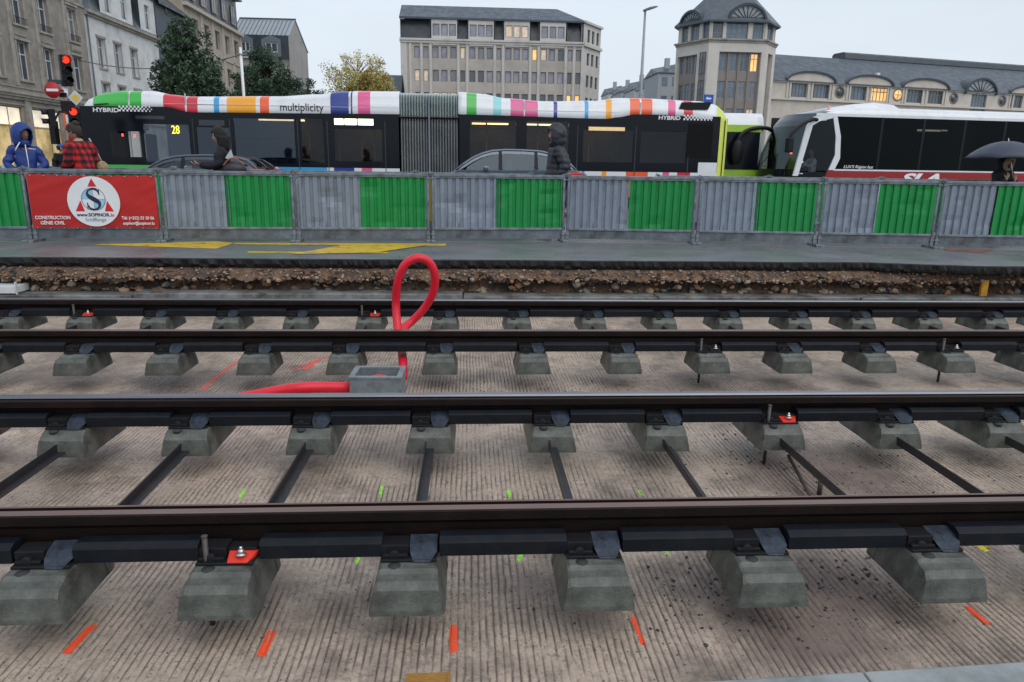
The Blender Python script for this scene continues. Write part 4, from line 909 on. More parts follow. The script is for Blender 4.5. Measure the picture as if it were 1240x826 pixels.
    for x in (.82, Lc-.85): wheel(t, x, .0, .32, .2); wheel(t, x, wy-.2, .32, .2)
    return t
G_car = glass('car_glass', (.42,.46,.49), (.42,.50,.58), .07)
M_cgrey = mat('blue_grey_car_paint', (.085,.11,.145), .25, .5, .08, 2, coat=.8); M_cdark = mat('dark_grey_car_paint', (.05,.062,.08), .25, .4, .1, 2, coat=.8)
def car_px(name, Y, pxs, back, tail, mt_, label, gl, lz):
    P = [atY(x, y, Y) for x, y in pxs]; x0 = P[0].x-back; prof = [(p.x-x0, p.z) for p in P]
    return car(name, (x0, Y-.1, 0), 0, prof[-1][0]+tail, prof, mt_, label, gl, belt=min(prof[0][1], prof[-1][1])-.04, lz=lz)
car_px('grey_hatchback_car', 17.0, [(552,205.5),(563,197),(573,190.5),(584,185.5),(596,182.3),(612,181),(634,181.5),(656,183),(672,187),(684,193),(691,199),(697.5,206)], .95, .32, M_cgrey, 'blue-grey hatchback car behind the barriers and the man in black', G_car, 1.0)
car_px('dark_hatchback_car', 17.0, [(177,205.5),(187,198),(197,192.8),(209,189.8),(224,188.3),(245,188),(266,188.6),(283,190.2),(297,194),(305,199),(313,206)], 1.0, .36, M_cdark, 'low dark grey car behind the banner and the woman with a phone', glass('dark_car_glass', (.4,.43,.46), (.5,.56,.62), .06), .98)
# ================================================================= people
def skin_mesh(J, bones, root, sub=2):
    """J: name -> ((x,y,z), (rx,ry)); returns verts, faces of a skinned, smoothed surface"""
    me = bpy.data.meshes.new('sk'); names = list(J); ix = {n: i for i, n in enumerate(names)}
    me.from_pydata([J[n][0] for n in names], [(ix[a], ix[c]) for a, c in bones], []); o = bpy.data.objects.new('sk', me); C.objects.link(o)
    bm = bmesh.new(); bm.from_mesh(me); ly = bm.verts.layers.skin.verify(); bm.verts.ensure_lookup_table()
    for n in names:
        r = J[n][1]; v = bm.verts[ix[n]][ly]; v.radius = r if isinstance(r, tuple) else (r, r); v.use_root = (n == root)
    bm.to_mesh(me); bm.free()
    m = o.modifiers.new('s', 'SKIN'); m.use_smooth_shade = True; m.branch_smoothing = .5; u = o.modifiers.new('u', 'SUBSURF'); u.levels = sub; u.render_levels = sub
    bpy.context.view_layer.update(); ev = o.evaluated_get(bpy.context.evaluated_depsgraph_get()).to_mesh()
    vs = [tuple(v.co) for v in ev.vertices]; fs = [tuple(p.vertices) for p in ev.polygons]
    bpy.data.objects.remove(o); return vs, fs
def displaced(vs, fs, fn):
    me = bpy.data.meshes.new('d'); me.from_pydata(vs, [], fs); me.update(); out = []
    for v in me.vertices: out.append(tuple(v.co + v.normal*fn(v.co)))
    bpy.data.meshes.remove(me); return out
def hand(b, wrist, d, palm_n, thumb_s, curl=.5, s=1.0):
    """palm and five fingers in mesh b. d: pointing direction, palm_n: palm normal, thumb side sign"""
    d = Vector(d).normalized(); n = Vector(palm_n); n = (n-d*n.dot(d)).normalized(); sd = d.cross(n)*thumb_s; w = Vector(wrist)
    rings = []
    for t, hw, ht in ((-.02,.027,.02),(.02,.034,.019),(.06,.041,.016),(.088,.040,.013)):
        c = w+d*t*s; rings.append([tuple(c+sd*math.cos(a)*hw*s+n*math.sin(a)*ht*s) for a in [6.2832*k/10 for k in range(10)]])
    b.loftw(rings, 0)
    for k, (o_, ln) in enumerate(((.030,.068),(.010,.076),(-.011,.071),(-.030,.055))):
        p = w+d*.085*s+sd*o_*s; dd = d.copy(); pts = [p-d*.02*s, p]
        for q, f in enumerate((.45,.32,.23)):
            dd = (Matrix.Rotation(curl*(.55+.3*q), 3, d.cross(n)) @ dd) if False else (dd+n*curl*(.55+.25*q)).normalized(); p = p+dd*ln*f*s; pts.append(p)
        b.tube(pts, [.0095*s,.0095*s,.0088*s,.008*s,.006*s], 8)
    p = w+d*.02*s+sd*.03*s; d2 = (sd*.8+d*.7+n*.25).normalized(); pts = [p]
    for ln in (.035,.028,.022): p = p+d2*ln*s; pts.append(p); d2 = (d2-sd*.35+n*.25).normalized()
    b.tube(pts, [.014*s,.0125*s,.0105*s,.0075*s], 8)
M_skin = mat('skin', (.42,.24,.17), .55, 0, .06, 12); M_skind = mat('skin_darker', (.20,.11,.075), .55, 0, .06, 12); M_eye = mat('eye', (.02,.015,.012), .2); M_lip = mat('lips', (.32,.12,.10), .5)
def head_mesh(b, c, yaw=0, pitch=0, s=1.0):
    """head facing -y before yaw; c = centre of the head"""
    rot = Matrix.Rotation(yaw, 3, 'Z') @ Matrix.Rotation(pitch, 3, 'X'); vs = []; fs = []; n, k = 24, 18
    for i in range(k+1):
        t = math.pi*i/k; z = math.cos(t)
        for j in range(n):
            a = 6.2832*j/n; dx, dy = math.sin(a), -math.cos(a)      # a = 0 is the face
            rx, ry = .076, .096; r_ = math.sin(t)
            if z < 0: rx *= 1-.30*(-z)**1.3; ry *= 1-.10*(-z)
            x, y, zz = dx*rx*r_, dy*ry*r_, z*.122
            fr = max(0, math.cos(a))
            y += -.022*math.exp(-((zz+.018)/.022)**2)*max(0, 1-abs(a if a < 3.14 else a-6.2832)/.30)*r_      # nose
            y += .006*math.exp(-((zz-.018)/.014)**2)*fr**4; y += -.006*math.exp(-((zz+.092)/.018)**2)*fr**4; y += -.005*math.exp(-((zz+.056)/.010)**2)*fr**6
            vs.append(tuple(Vector(c)+rot @ Vector((x, y, zz))*s))
    for i in range(k):
        for j in range(n): q = (j+1) % n; fs.append((i*n+j, (i+1)*n+j, (i+1)*n+q, i*n+q))
    b.add(vs, fs, 0, True)
    for sx in (-1, 1):
        p = Vector(c)+rot @ Vector((sx*.031, -.082, .012))*s; b.ell(p, (.012*s,.008*s,.007*s), 8, 6, 1)
        p = Vector(c)+rot @ Vector((sx*.078, .008, -.005))*s; b.ell(p, (.012*s,.018*s,.030*s), 8, 6, 0)
    p = Vector(c)+rot @ Vector((0, -.091, -.056))*s; b.ell(p, (.022*s,.008*s,.006*s), 8, 6, 2)
    return rot
def person(loc, rz, H, label, P, sk=None, group=None):
    """P: arms {'l':(elbow, wrist), 'r':...}, legs, jacket, trousers ... ; local front is -y, the person's left is +x"""
    s = H/1.76; t = empty('person', loc, rz, label, 'person', group); sk = sk or M_skin
    lean = Vector(P.get('lean', (0, 0, 0)))
    def u(x, y, z): k = max(0, (z-.95)/.7); return Vector((x, y, z))*s + lean*k
    hc = u(0, -.025, 1.635)+Vector(P.get('head_off', (0,0,0)))
    st = P.get('stride', 0)
    legs = {'hl': u(.09, 0, .90), 'kl': u(.095, -.03-st*.18, .50), 'al': u(.095, .02-st*.34, .09+ (.04 if st else 0)), 'hr': u(-.09, 0, .90), 'kr': u(-.095, -.03+st*.06, .50), 'ar': u(-.095, .02+st*.34, .10 if st else .09)}
    el = {k: u(*P[k][0]) for k in 'lr' if k in P}; wr = {k: u(*P[k][1]) for k in 'lr' if k in P}
    el.setdefault('l', u(.25, .03, 1.12)); wr.setdefault('l', u(.26, -.04, .87)); el.setdefault('r', u(-.25, .03, 1.12)); wr.setdefault('r', u(-.26, -.04, .87))
    sh = P.get('shoulder', 1.0)
    def skel(kt, ka, kl, parts):
        J = {}; Bn = []
        def a(n, p, r): J[n] = (tuple(p), tuple(q*s for q in r) if isinstance(r, tuple) else r*s)
        if 'torso' in parts:
            a('pel', u(0, 0, .95), (.145*kt, .105*kt)); a('waist', u(0, 0, 1.12), (.125*kt, .09*kt)); a('chest', u(0, .0, 1.32), (.15*kt, .105*kt)); a('neck0', u(0, .01, 1.45), (.075*kt if kt > 1.05 else .06, .07)); Bn += [('pel','waist'),('waist','chest'),('chest','neck0')]
            for k, sx in (('l', 1), ('r', -1)):
                a('sh'+k, u(sx*.165*sh, .01, 1.405), .062*ka); a('el'+k, el[k], .045*ka); a('wr'+k, wr[k] if parts != 'sleeve' else wr[k], .030*ka); Bn += [('chest', 'sh'+k), ('sh'+k, 'el'+k), ('el'+k, 'wr'+k)]
        if 'neck' in parts: a('neck1', hc+Vector((0, .015, -.11))*s, .052); Bn.append(('neck0', 'neck1'))
        if 'legs' in parts:
            if 'torso' not in parts: a('pel', u(0, 0, .97), (.15*kl, .115*kl))
            for k in 'lr':
                a('h'+k, legs['h'+k], .085*kl); a('k'+k, legs['k'+k], .058*kl); a('a'+k, legs['a'+k], .042*kl); Bn += [('pel', 'h'+k), ('h'+k, 'k'+k), ('k'+k, 'a'+k)]
        return J, Bn
    b = MB(); J, Bn = skel(1, 1, .95, ('torso', 'neck', 'legs')); vs, fs = skin_mesh(J, Bn, 'pel'); b.add(vs, fs, 0, True)
    rot = head_mesh(b, hc, P.get('yaw', 0), P.get('pitch', 0), s)
    for k, sx in (('l', 1), ('r', -1)):
        d = P.get('h'+k, (wr[k]-el[k])); hand(b, wr[k], d, P.get('n'+k, (-sx, 0, 0)), P.get('t'+k, -1 if k == 'l' else 1), P.get('curl', .5), s)
    b.build('body', [sk, M_eye, M_lip], t)
    # coat / jacket with a hem
    b = MB(); kt, ka = P.get('bulk', (1.22, 1.42)); J, Bn = skel(kt, ka, 1, ('torso',)); 
    hem = P.get('hem', .86); del J['pel']; Bn = [q for q in Bn if 'pel' not in q]; J['hip'] = (tuple(u(0, .0, (1.12+hem)/2+.02)), (.135*kt*s, .105*kt*s)); J['hem'] = (tuple(u(0, .0, hem)), (.145*kt*s, .12*kt*s)); Bn += [('waist', 'hip'), ('hip', 'hem')]
    vs, fs = skin_mesh(J, Bn, 'chest', 3)
    if P.get('puff'):
        vs = displaced(vs, fs, lambda c: .016*abs(math.sin(c.z*34+.6*noise.noise(c*6)))**.7+.010*noise.noise(c*22))
    else:
        vs = displaced(vs, fs, lambda c: .020*(noise.noise(Vector((c.x*5, c.y*5, c.z*11)))+.6*abs(noise.noise(Vector((c.x*9+c.z*7, c.y*9, c.z*16)))))+.012)
    b.add(vs, fs, 0, True); b.build(P.get('top_name', 'jacket'), P['jacket'], t)
    b = MB(); J, Bn = skel(1, 1, 1.18, ('legs',)); vs, fs = skin_mesh(J, Bn, 'pel', 3); vs = displaced(vs, fs, lambda c: .014*noise.noise(Vector((c.x*6, c.y*6, c.z*14)))); b.add(vs, fs, 0, True); b.build('trousers', P.get('trousers', mat('dark_trousers', (.02,.025,.04), .8)), t)
    for k in 'lr':
        a_ = legs['a'+k]; b = MB(); rg = []
        zb = a_.z-.085*s
        for y, w, h in ((.075,.030,.05),(.05,.042,.085),(0,.042,.10),(-.06,.045,.075),(-.13,.050,.055),(-.18,.040,.04),(-.20,.02,.025)): rg.append([tuple(Vector((a_.x+math.cos(q)*w*s, a_.y+y*s, zb+max(0, (math.sin(q)*.5+.5))*h*s))) for q in [6.2832*i/12 for i in range(12)]])
        b.loftw(rg, 0); sh_o = b.build('shoe', P.get('shoes', mat('dark_shoe', (.02,.02,.02), .6)), t)
    # head wear
    hr = Matrix.Rotation(P.get('yaw', 0), 3, 'Z') @ Matrix.Rotation(P.get('pitch', 0), 3, 'X')
    def cap_shell(name, r, c_off, mt_, cut, m2=None, thick=.012, parent=t):
        b = MB(); n, k = 64, 44; vs = []; fs = []; ok = []
        for i in range(k+1):
            th = math.pi*i/k
            for j in range(n):
                a = 6.2832*j/n; v = Vector((r[0]*math.sin(th)*math.sin(a), -r[1]*math.sin(th)*math.cos(a), r[2]*math.cos(th)))
                keep, v = cut(v, th, a if a < 3.1416 else a-6.2832); ok.append(keep)
                v = v+v.normalized()*(.010*noise.noise(v*13)+.006*noise.noise(v*32))
                vs.append(tuple(hc+hr @ (v+Vector(c_off))*s))
        for i in range(k):
            for j in range(n):
                q = (j+1) % n; f = (i*n+j, (i+1)*n+j, (i+1)*n+q, i*n+q)
                if all(ok[x] for x in f): fs.append(f)
        b.add(vs, fs, 0, True); o = b.build(name, mt_, parent); m = o.modifiers.new('thick', 'SOLIDIFY'); m.thickness = thick*s; m.offset = 0; return o
    if 'hood' in P:
        HS = P.get('hood_s', 1.12)
        def cut(v, th, a):
            z = v.z
            face = (a/.88)**2+((z+.022)/.122)**2 < 1
            if v.y > 0 and z > 0: v = v+Vector((0, .012, .0))
            if z < -.06: v = Vector((v.x*(1+2.4*(-.06-z)), v.y*(1+1.6*(-.06-z))+.01, v.z))
            return (not face), v
        cap_shell('hood', (.112*HS, .138*HS, .168*HS), (0, .016, -.015), P['hood'], cut, thick=.016)
        if 'trim' in P:
          b = MB(); pt = []
          for k in range(20): q = 6.2832*k/20; pt.append(hc+hr @ Vector((.087*math.cos(q), -.072-.035*abs(math.sin(q))*(math.sin(q) > 0), -.035+.125*math.sin(q)))*s)
          b.tube(pt+[pt[0]], P.get('trim_r', .012)*s, 8, 0, False); b.build('hood_trim', P.get('trim', P['hood']), t)
    if 'hood' in P:
        b = MB(); b.ell(hc+hr @ Vector((0,.012,-.145))*s, (.112*s,.115*s,.075*s), 16, 10); b.build('collar', P['hood'], t)
    if 'hair' in P:
        kind = P['hair_kind']
        def cut(v, th, a):
            if kind == 'bun': return not (abs(a) < 1.0 and v.z < .055) and v.z > -.055-.06*(abs(a) > 2.0) and not (abs(a) < 1.6 and v.z < -.0), v
            if kind == 'long':
                if v.z < 0: v = Vector((v.x*1.1, v.y+.035, v.z*1.75))
                return not (abs(a) < 1.05 and v.z < .06) and v.z > -.26, v
            return not (abs(a) < 1.1 and v.z < .05) and v.z > -.07, v
        ho = cap_shell('hair', (.088*P.get('hair_s',1), .108*P.get('hair_s',1), .133*P.get('hair_s',1)), (0, .008, .004), P['hair'], cut, thick=.022)
        if kind == 'bun':
            b = MB(); b.ell(hc+hr @ Vector((0, .095, .10))*s, (.055*s, .055*s, .05*s), 12, 8); b.build('hair_bun', P['hair'], ho)
    if 'cap' in P:
        cap_shell('cap', (.093, .112, .135), (0, .0, .012), P['cap'], lambda v, th, a: (v.z > .035, v), thick=.012)
        b = MB(); pts_ = [(-.07,-.09,.045),(.07,-.09,.045),(.05,-.175,.03),(-.05,-.175,.03)]; b.prism([(p[0], p[1]) for p in pts_], 'z', .035, .042)
        for i, v in enumerate(b.v): b.v[i] = tuple(hc+hr @ Vector(v)*s)
        b.build('cap_peak', P['cap'], t)
    return t, s, hc, hr, el, wr, u
M_bluecoat = mat('blue_raincoat', (.008,.034,.20), .62, 0, .15, 10, bump=.3, bscale=14); M_puff = mat('black_puffer_jacket', (.014,.018,.026), .5, 0, .2, 8, bump=.2, bscale=18); M_jeans = mat('blue_jeans', (.03,.06,.13), .8, 0, .25, 14)
M_hairb = mat('black_hair', (.008,.007,.008), .7, 0, .3, 30, stretch=(4,4,1), bump=1, bscale=60); M_hairbr = mat('brown_hair', (.035,.022,.017), .75, 0, .3, 30, stretch=(4,4,1), bump=1, bscale=60); M_coat = mat('dark_coat', (.006,.008,.014), .85, 0, .25, 12, bump=.3)
# red and black checked shirt
M_plaid = bpy.data.materials.new('red_black_plaid'); M_plaid.use_nodes = True
def _pl(m):
    nt = m.node_tree; N = nt.nodes; L = nt.links; b = N['Principled BSDF']; tc = N.new('ShaderNodeTexCoord'); sp = N.new('ShaderNodeSeparateXYZ'); L.new(tc.outputs['Object'], sp.inputs[0])
    sm = []
    ad = N.new('ShaderNodeMath'); ad.operation = 'ADD'; L.new(sp.outputs['X'], ad.inputs[0]); L.new(sp.outputs['Y'], ad.inputs[1])
    for sock in (ad.outputs[0], sp.outputs['Z']):
        f = N.new('ShaderNodeMath'); f.operation = 'MULTIPLY'; L.new(sock, f.inputs[0]); f.inputs[1].default_value = 9.5
        g = N.new('ShaderNodeMath'); g.operation = 'FRACT'; L.new(f.outputs[0], g.inputs[0]); h = N.new('ShaderNodeMath'); h.operation = 'GREATER_THAN'; L.new(g.outputs[0], h.inputs[0]); h.inputs[1].default_value = .5; sm.append(h.outputs[0])
    s = N.new('ShaderNodeMath'); s.operation = 'ADD'; L.new(sm[0], s.inputs[0]); L.new(sm[1], s.inputs[1])
    q = N.new('ShaderNodeMath'); q.operation = 'MULTIPLY'; L.new(s.outputs[0], q.inputs[0]); q.inputs[1].default_value = .5
    cr = N.new('ShaderNodeValToRGB'); L.new(q.outputs[0], cr.inputs[0]); cr.color_ramp.elements[0].color = (.55,.012,.018,1); cr.color_ramp.elements[1].color = (.012,.006,.008,1); e = cr.color_ramp.elements.new(.5); e.color = (.16,.008,.012,1)
    L.new(cr.outputs[0], b.inputs['Base Color']); b.inputs['Roughness'].default_value = .85
_pl(M_plaid)
# 1 man in the blue raincoat, turned three-quarters to the right
p = atY(30, 180, 12.25)
t, s, hc, hr, el, wr, u = person((p.x-.03, 12.3, 0), R(28), 1.66, 'person in a bright blue hooded raincoat with white drawstrings, at the far left', dict(hood=M_bluecoat, hood_s=1.22, jacket=M_bluecoat, yaw=R(38), pitch=R(4), l=((.27,-.03,1.13),(.12,-.22,1.00)), r=((-.29,-.02,1.13),(-.10,-.24,.98)), hl=(-.6,-.3,-.35), hr=(.6,-.3,-.35), nl=(0,1,0), nr=(0,1,0), bulk=(1.35,1.2), shoulder=.98, hem=.72), M_skind)
b = MB(); b.tube([u(-.05,-.155,1.50), u(-.10,-.19,1.42), u(-.13,-.19,1.36)], .008, 6); b.tube([u(.02,-.17,1.46), u(.03,-.20,1.2), u(.02,-.20,.95)], .006, 6); b.tube([u(.06,-.17,1.40), u(.16,-.17,1.39)], .006, 6); b.build('drawstring', M_WHITE, t)
tt = empty('clear_plastic_bag', (p.x-.33, 12.25, .98), 0, 'pale plastic bag held behind the person in blue', 'bag'); b = MB(); b.ell((0,0,-.03), (.07,.06,.17), 10, 8); b.tube([(0,0,.12),(.03,0,.2),(.08,0,.22)], .012, 6); b.build('bag', mat('pale_plastic', (.45,.50,.55), .4, 0, .3, 20, bump=.5), tt)
# 2 plaid shirt, seen from behind the shoulder, looking down to the left
p = atY(103, 180, 12.6)
t, s, hc, hr, el, wr, u = person((p.x-.04, 12.55, 0), R(-118), 1.74, 'person in a red and black plaid shirt with brown hair in a bun, looking down', dict(hair=M_hairbr, hair_kind='bun', jacket=M_plaid, yaw=R(22), pitch=R(24), head_off=(0,-.05,-.01), l=((.22,-.02,1.12),(.16,-.22,.99)), r=((-.25,-.02,1.12),(-.17,-.22,.98)), lean=(0,-.05,0), bulk=(1.55,1.8), hem=.84, top_name='shirt'), M_skin)
tt = empty('tan_handbag', t.location, 0, 'cream shoulder bag with tan pattern on a strap behind the plaid shirt', 'bag'); b = MB(); q = atY(124, 203, 12.75)-t.location
b.ell(q, (.10,.07,.11), 12, 8); b.build('bag_body', mat('patterned_cloth', (.50,.38,.22), .8, 0, .6, 40, col2=(.12,.07,.04)), tt); b = MB(); b.tube([q+Vector((0,0,.1)), q+Vector((-.07,-.0,.28)), q+Vector((-.16,.0,.47))], .012, 6); b.build('strap', mat('cream_strap', (.5,.45,.36), .7), tt)
# 3 far person with a blue cap
p = atY(73, 180, 23)
person((p.x, 23, 0), R(60), 1.60, 'small far person in a dark coat and blue cap beside the striped pole', dict(hair=M_hairb, hair_kind='short', cap=mat('blue_cap', (.02,.10,.45), .6), jacket=M_coat, yaw=R(20), hem=.8, bulk=(1.25,1.4)), M_skin)
# 4 woman with long black hair and a phone
p = atY(270, 180, 12.4)
t, s, hc, hr, el, wr, u = person((p.x-.03, 12.4, 0), R(-78), 1.68, 'woman with long black hair in a dark coat holding out a phone', dict(hair=M_hairb, hair_kind='long', hair_s=1.2, jacket=M_coat, yaw=R(-6), pitch=R(6), l=((.22,-.06,1.16),(.14,-.34,1.16)), r=((-.22,-.06,1.16),(-.12,-.30,1.14)), hl=(-.1,-1,.12), hr=(.1,-1,.1), nl=(-.3,0,1), nr=(.3,0,1), bulk=(1.75,1.5), hem=.78, curl=.45), M_skin)
b = MB(); c = wr['l']+Vector((-.01,-.09,.022)); b.box(c+Vector((-.035,-.06,0)), c+Vector((.035,.07,.009))); ph = empty('mobile_phone', t.location, R(-78), 'dark mobile phone held out by the woman with long black hair', 'phone'); b.build('phone_body', M_BLACK, ph, bevel=.003)
bg = empty('shoulder_bag', t.location, R(-78), 'large black shoulder bag with a brown strap on the woman with long black hair', 'bag'); b = MB()
c = u(.20,.20,1.09); b.ell(c, (.10,.20,.12), 16, 10); b.build('bag_body', mat('black_leather', (.012,.014,.020), .45, 0, .2, 10, bump=.2), bg)
b = MB(); b.tube(spline([c+Vector((.03,-.16,.06)), c+Vector((.03,-.05,.17)), c+Vector((.02,.05,.17)), c+Vector((.0,.16,.07))], 6), .012, 6); b.build('handle', mat('brown_leather', (.32,.12,.07), .5), bg)
b = MB(); b.prism([(.07,1.22),(.17,1.36),(.20,1.23),(.12,1.20)], 'x', .185, .2); b.build('white_scarf_end', mat('pale_scarf', (.45,.48,.52), .8), t)
# 5 man in the black puffer jacket walking left, hands in pockets
p = atY(674, 180, 12.0)
t, s, hc, hr, el, wr, u = person((p.x+.0, 12.02, 0), R(-84), 1.79, 'man in a black hooded puffer jacket and jeans walking left', dict(hood=M_puff, jacket=M_puff, puff=True, yaw=R(-2), l=((.27,.10,1.15),(.25,-.02,.93)), r=((-.27,.10,1.15),(-.25,-.02,.93)), bulk=(1.75,1.9), hem=.80, hood_s=1.14, stride=.45, trousers=M_jeans, shoes=mat('white_black_sneaker', (.35,.35,.36), .6, 0, .9, 25)), M_skin)
# 6 woman under the umbrella
p = atY(1216, 205, 12.6)
t, s, hc, hr, el, wr, u = person((p.x, 12.6, 0), R(18), 1.47, 'person in a dark coat with a fur-trimmed hood holding a large umbrella', dict(hood=M_coat, trim=mat('tan_fur', (.40,.28,.19), .9, 0, .4, 60, bump=1), trim_r=.042, jacket=M_coat, yaw=R(-10), pitch=R(8), l=((.25,-.02,1.14),(.05,-.24,1.22)), r=((-.26,-.05,1.12),(-.20,-.22,1.26)), hl=(-.3,-.2,.9), hr=(.2,-.2,.9), nl=(0,1,0), nr=(0,1,0), bulk=(1.6,1.7), hem=.6, curl=.8, hood_s=.98), M_skin)
hd = t.location + Matrix.Rotation(R(18), 3, 'Z') @ (wr['l']+Vector((-.0,-.0,.07)))
um = empty('umbrella', (hd.x, hd.y, hd.z-.12), 0, 'large dark grey-blue umbrella open over the person at the right', 'umbrella')
apex = atY(1213, 169, 12.6); ax = Vector((apex.x-hd.x+.12, apex.y-hd.y, .74))
b = MB(); Nn = 8; vs = []; fs = []; rings = 7; sg = 6
for i in range(rings+1):
    rr_ = .64*i/rings
    for j in range(Nn*sg):
        a = 6.2832*j/(Nn*sg); f = (j % sg)/sg; sag = math.sin(math.pi*f)
        r_ = rr_*(1-.05*sag*(i/rings)); z = ax.z-.30*(i/rings)**2+.018*sag*(i/rings)
        vs.append((ax.x+r_*math.cos(a), ax.y+r_*math.sin(a), z))
nn = Nn*sg
for i in range(rings):
    for j in range(nn): q = (j+1) % nn; fs.append((i*nn+j, i*nn+q, (i+1)*nn+q, (i+1)*nn+j))
b.add(vs, fs, 0, True); o = b.build('canopy', mat('umbrella_cloth', (.03,.04,.065), .5, 0, .15, 6), um, weld=True); m_ = o.modifiers.new('t', 'SOLIDIFY'); m_.thickness = .003
b = MB(); b.tube([(0,0,-.05), (ax.x*.5, ax.y*.5, ax.z*.5), (ax.x, ax.y, ax.z+.05)], .008, 8); b.build('shaft', M_CHROME, um)
b = MB()
for j in range(8): a = 6.2832*j/8; b.tube([(ax.x+.64*k/5*math.cos(a), ax.y+.64*k/5*math.sin(a), ax.z-.30*(k/5)**2-.006) for k in range(6)], .004, 5)
b.build('rib', M_BLACK, um)
# 7 coach driver, seated behind the side window
dp = cpt(988, 185)
t = empty('person', CO+cd*(dp[0]+.15)+Vector((0,.55,0)), CA+R(-90), 'coach driver in a white shirt sitting at the wheel', 'person')
b = MB(); J = {'pel': ((0,.05,1.02),(.15,.12)), 'waist': ((0,.04,1.2),(.13,.1)), 'chest': ((0,.02,1.42),(.16,.11)), 'neck0': ((0,.02,1.56),.055), 'neck1': ((0,0,1.64),.05)}
Bn = [('pel','waist'),('waist','chest'),('chest','neck0'),('neck0','neck1')]
for k, sx in (('l',1),('r',-1)):
    J['sh'+k] = ((sx*.17,.02,1.5),.06); J['el'+k] = ((sx*.25,-.16,1.28),.045); J['wr'+k] = ((sx*.18,-.40,1.32),.03); J['h'+k] = ((sx*.1,0,1.0),.09); J['k'+k] = ((sx*.12,-.45,1.02),.06); J['a'+k] = ((sx*.12,-.55,.98-.03),.045)
    Bn += [('chest','sh'+k),('sh'+k,'el'+k),('el'+k,'wr'+k),('pel','h'+k),('h'+k,'k'+k),('k'+k,'a'+k)]
vs, fs = skin_mesh(J, Bn, 'pel'); b.add(vs, fs, 0, True); head_mesh(b, Vector((0,-.02,1.74)), 0, R(4), 1)
for k, sx in (('l',1),('r',-1)): hand(b, J['wr'+k][0], (0,-1,.2), (0,0,-1), -sx, .9)
b.build('body', [M_skin, M_eye, M_lip], t)
J2 = {k: (v[0], tuple(q*1.22 for q in v[1]) if isinstance(v[1], tuple) else v[1]*1.35) for k, v in J.items() if k[0] not in 'hka' and k != 'neck1'}; b = MB(); vs, fs = skin_mesh(J2, [x for x in Bn if x[0] in J2 and x[1] in J2], 'pel'); b.add(vs, fs, 0, True); b.build('shirt', mat('white_shirt', (.75,.80,.85), .7), t)
b = MB(); b.ell((0,.01,1.775), (.085,.108,.10), 14, 10); b.build('hair', M_hairbr, t)
b = MB(); c = Vector((0,-.52,1.28)); b.tube([c+Vector((.22*math.cos(a), .10*math.sin(a), .19*math.sin(a))) for a in [6.2832*k/20 for k in range(21)]], .014, 6, 0, False); b.tube([c, c+Vector((0,-.25,-.3))], .03, 8); sw = b.build('steering_wheel', M_BLACK, co); 
sw.matrix_local = Matrix.Translation(Vector(((t.location-CO).dot(cd), (t.location-CO).dot(Vector((-cd.y, cd.x, 0))), 0))) @ Matrix.Rotation(R(-90), 4, 'Z')
# ================================================================= buildings, signals, trees
def facade(o, u_dir, n_in, u0, u1, v0, v1, holes, name, mt, parent, depth=.3, roundc=None):
    """wall sheet with real openings: o origin, u_dir along, n_in into the building; holes (u0,u1,v0,v1)"""
    U = Vector(u_dir); Nn = Vector(n_in); O = Vector(o)
    us = sorted({u0, u1, *[x for h in holes for x in h[:2]]}); vs_ = sorted({v0, v1, *[x for h in holes for x in h[2:4]]})
    P = lambda u, v, d=0: tuple(O+U*u+Vector((0,0,v))+Nn*d); b = MB()
    for i in range(len(us)-1):
        for j in range(len(vs_)-1):
            um, vm = (us[i]+us[i+1])/2, (vs_[j]+vs_[j+1])/2
            if any(h[0] < um < h[1] and h[2] < vm < h[3] for h in holes): continue
            b.quad(P(us[i],vs_[j]), P(us[i+1],vs_[j]), P(us[i+1],vs_[j+1]), P(us[i],vs_[j+1]))
    for h in holes:
        a, c, e, f = h[:4]
        b.quad(P(a,e),P(a,e,depth),P(a,f,depth),P(a,f)); b.quad(P(c,e),P(c,f),P(c,f,depth),P(c,e,depth)); b.quad(P(a,e),P(c,e),P(c,e,depth),P(a,e,depth)); b.quad(P(a,f),P(a,f,depth),P(c,f,depth),P(c,f))
    ob = b.build(name, mt, parent); return ob
def obox(b, O, U, Nn, u0, u1, v0, v1, d0, d1, m=0):                 # box in facade coordinates (d positive = into the wall)
    P = lambda u, v, d: tuple(Vector(O)+Vector(U)*u+Vector((0,0,v))+Vector(Nn)*d)
    b.add([P(u0,v0,d0),P(u1,v0,d0),P(u1,v0,d1),P(u0,v0,d1),P(u0,v1,d0),P(u1,v1,d0),P(u1,v1,d1),P(u0,v1,d1)], [(0,3,2,1),(4,5,6,7),(0,1,5,4),(1,2,6,5),(2,3,7,6),(3,0,4,7)], m)
def window(O, U, Nn, h, parent, fm, pm, bars_u=(.5,), bars_v=(), fw=.06, d=.2, bw=None):
    b = MB(); a, c, e, f = h; bw = bw or fw
    for q in ((a,a+fw,e,f),(c-fw,c,e,f),(a+fw,c-fw,e,e+fw),(a+fw,c-fw,f-fw,f)): obox(b, O, U, Nn, *q, d, d+.06)
    for k in bars_u: x = a+(c-a)*k; obox(b, O, U, Nn, x-bw/2, x+bw/2, e+fw, f-fw, d+.002, d+.055)
    for k in bars_v: z = e+(f-e)*k; obox(b, O, U, Nn, a+fw, c-fw, z-bw/2, z+bw/2, d+.004, d+.05)
    w = b.build('window', fm, parent); g = MB(); P = lambda u, v: tuple(Vector(O)+Vector(U)*u+Vector((0,0,v))+Vector(Nn)*(d+.05))
    g.quad(P(a,e), P(c,e), P(c,f), P(a,f)); g.build('pane', pm, w); return w
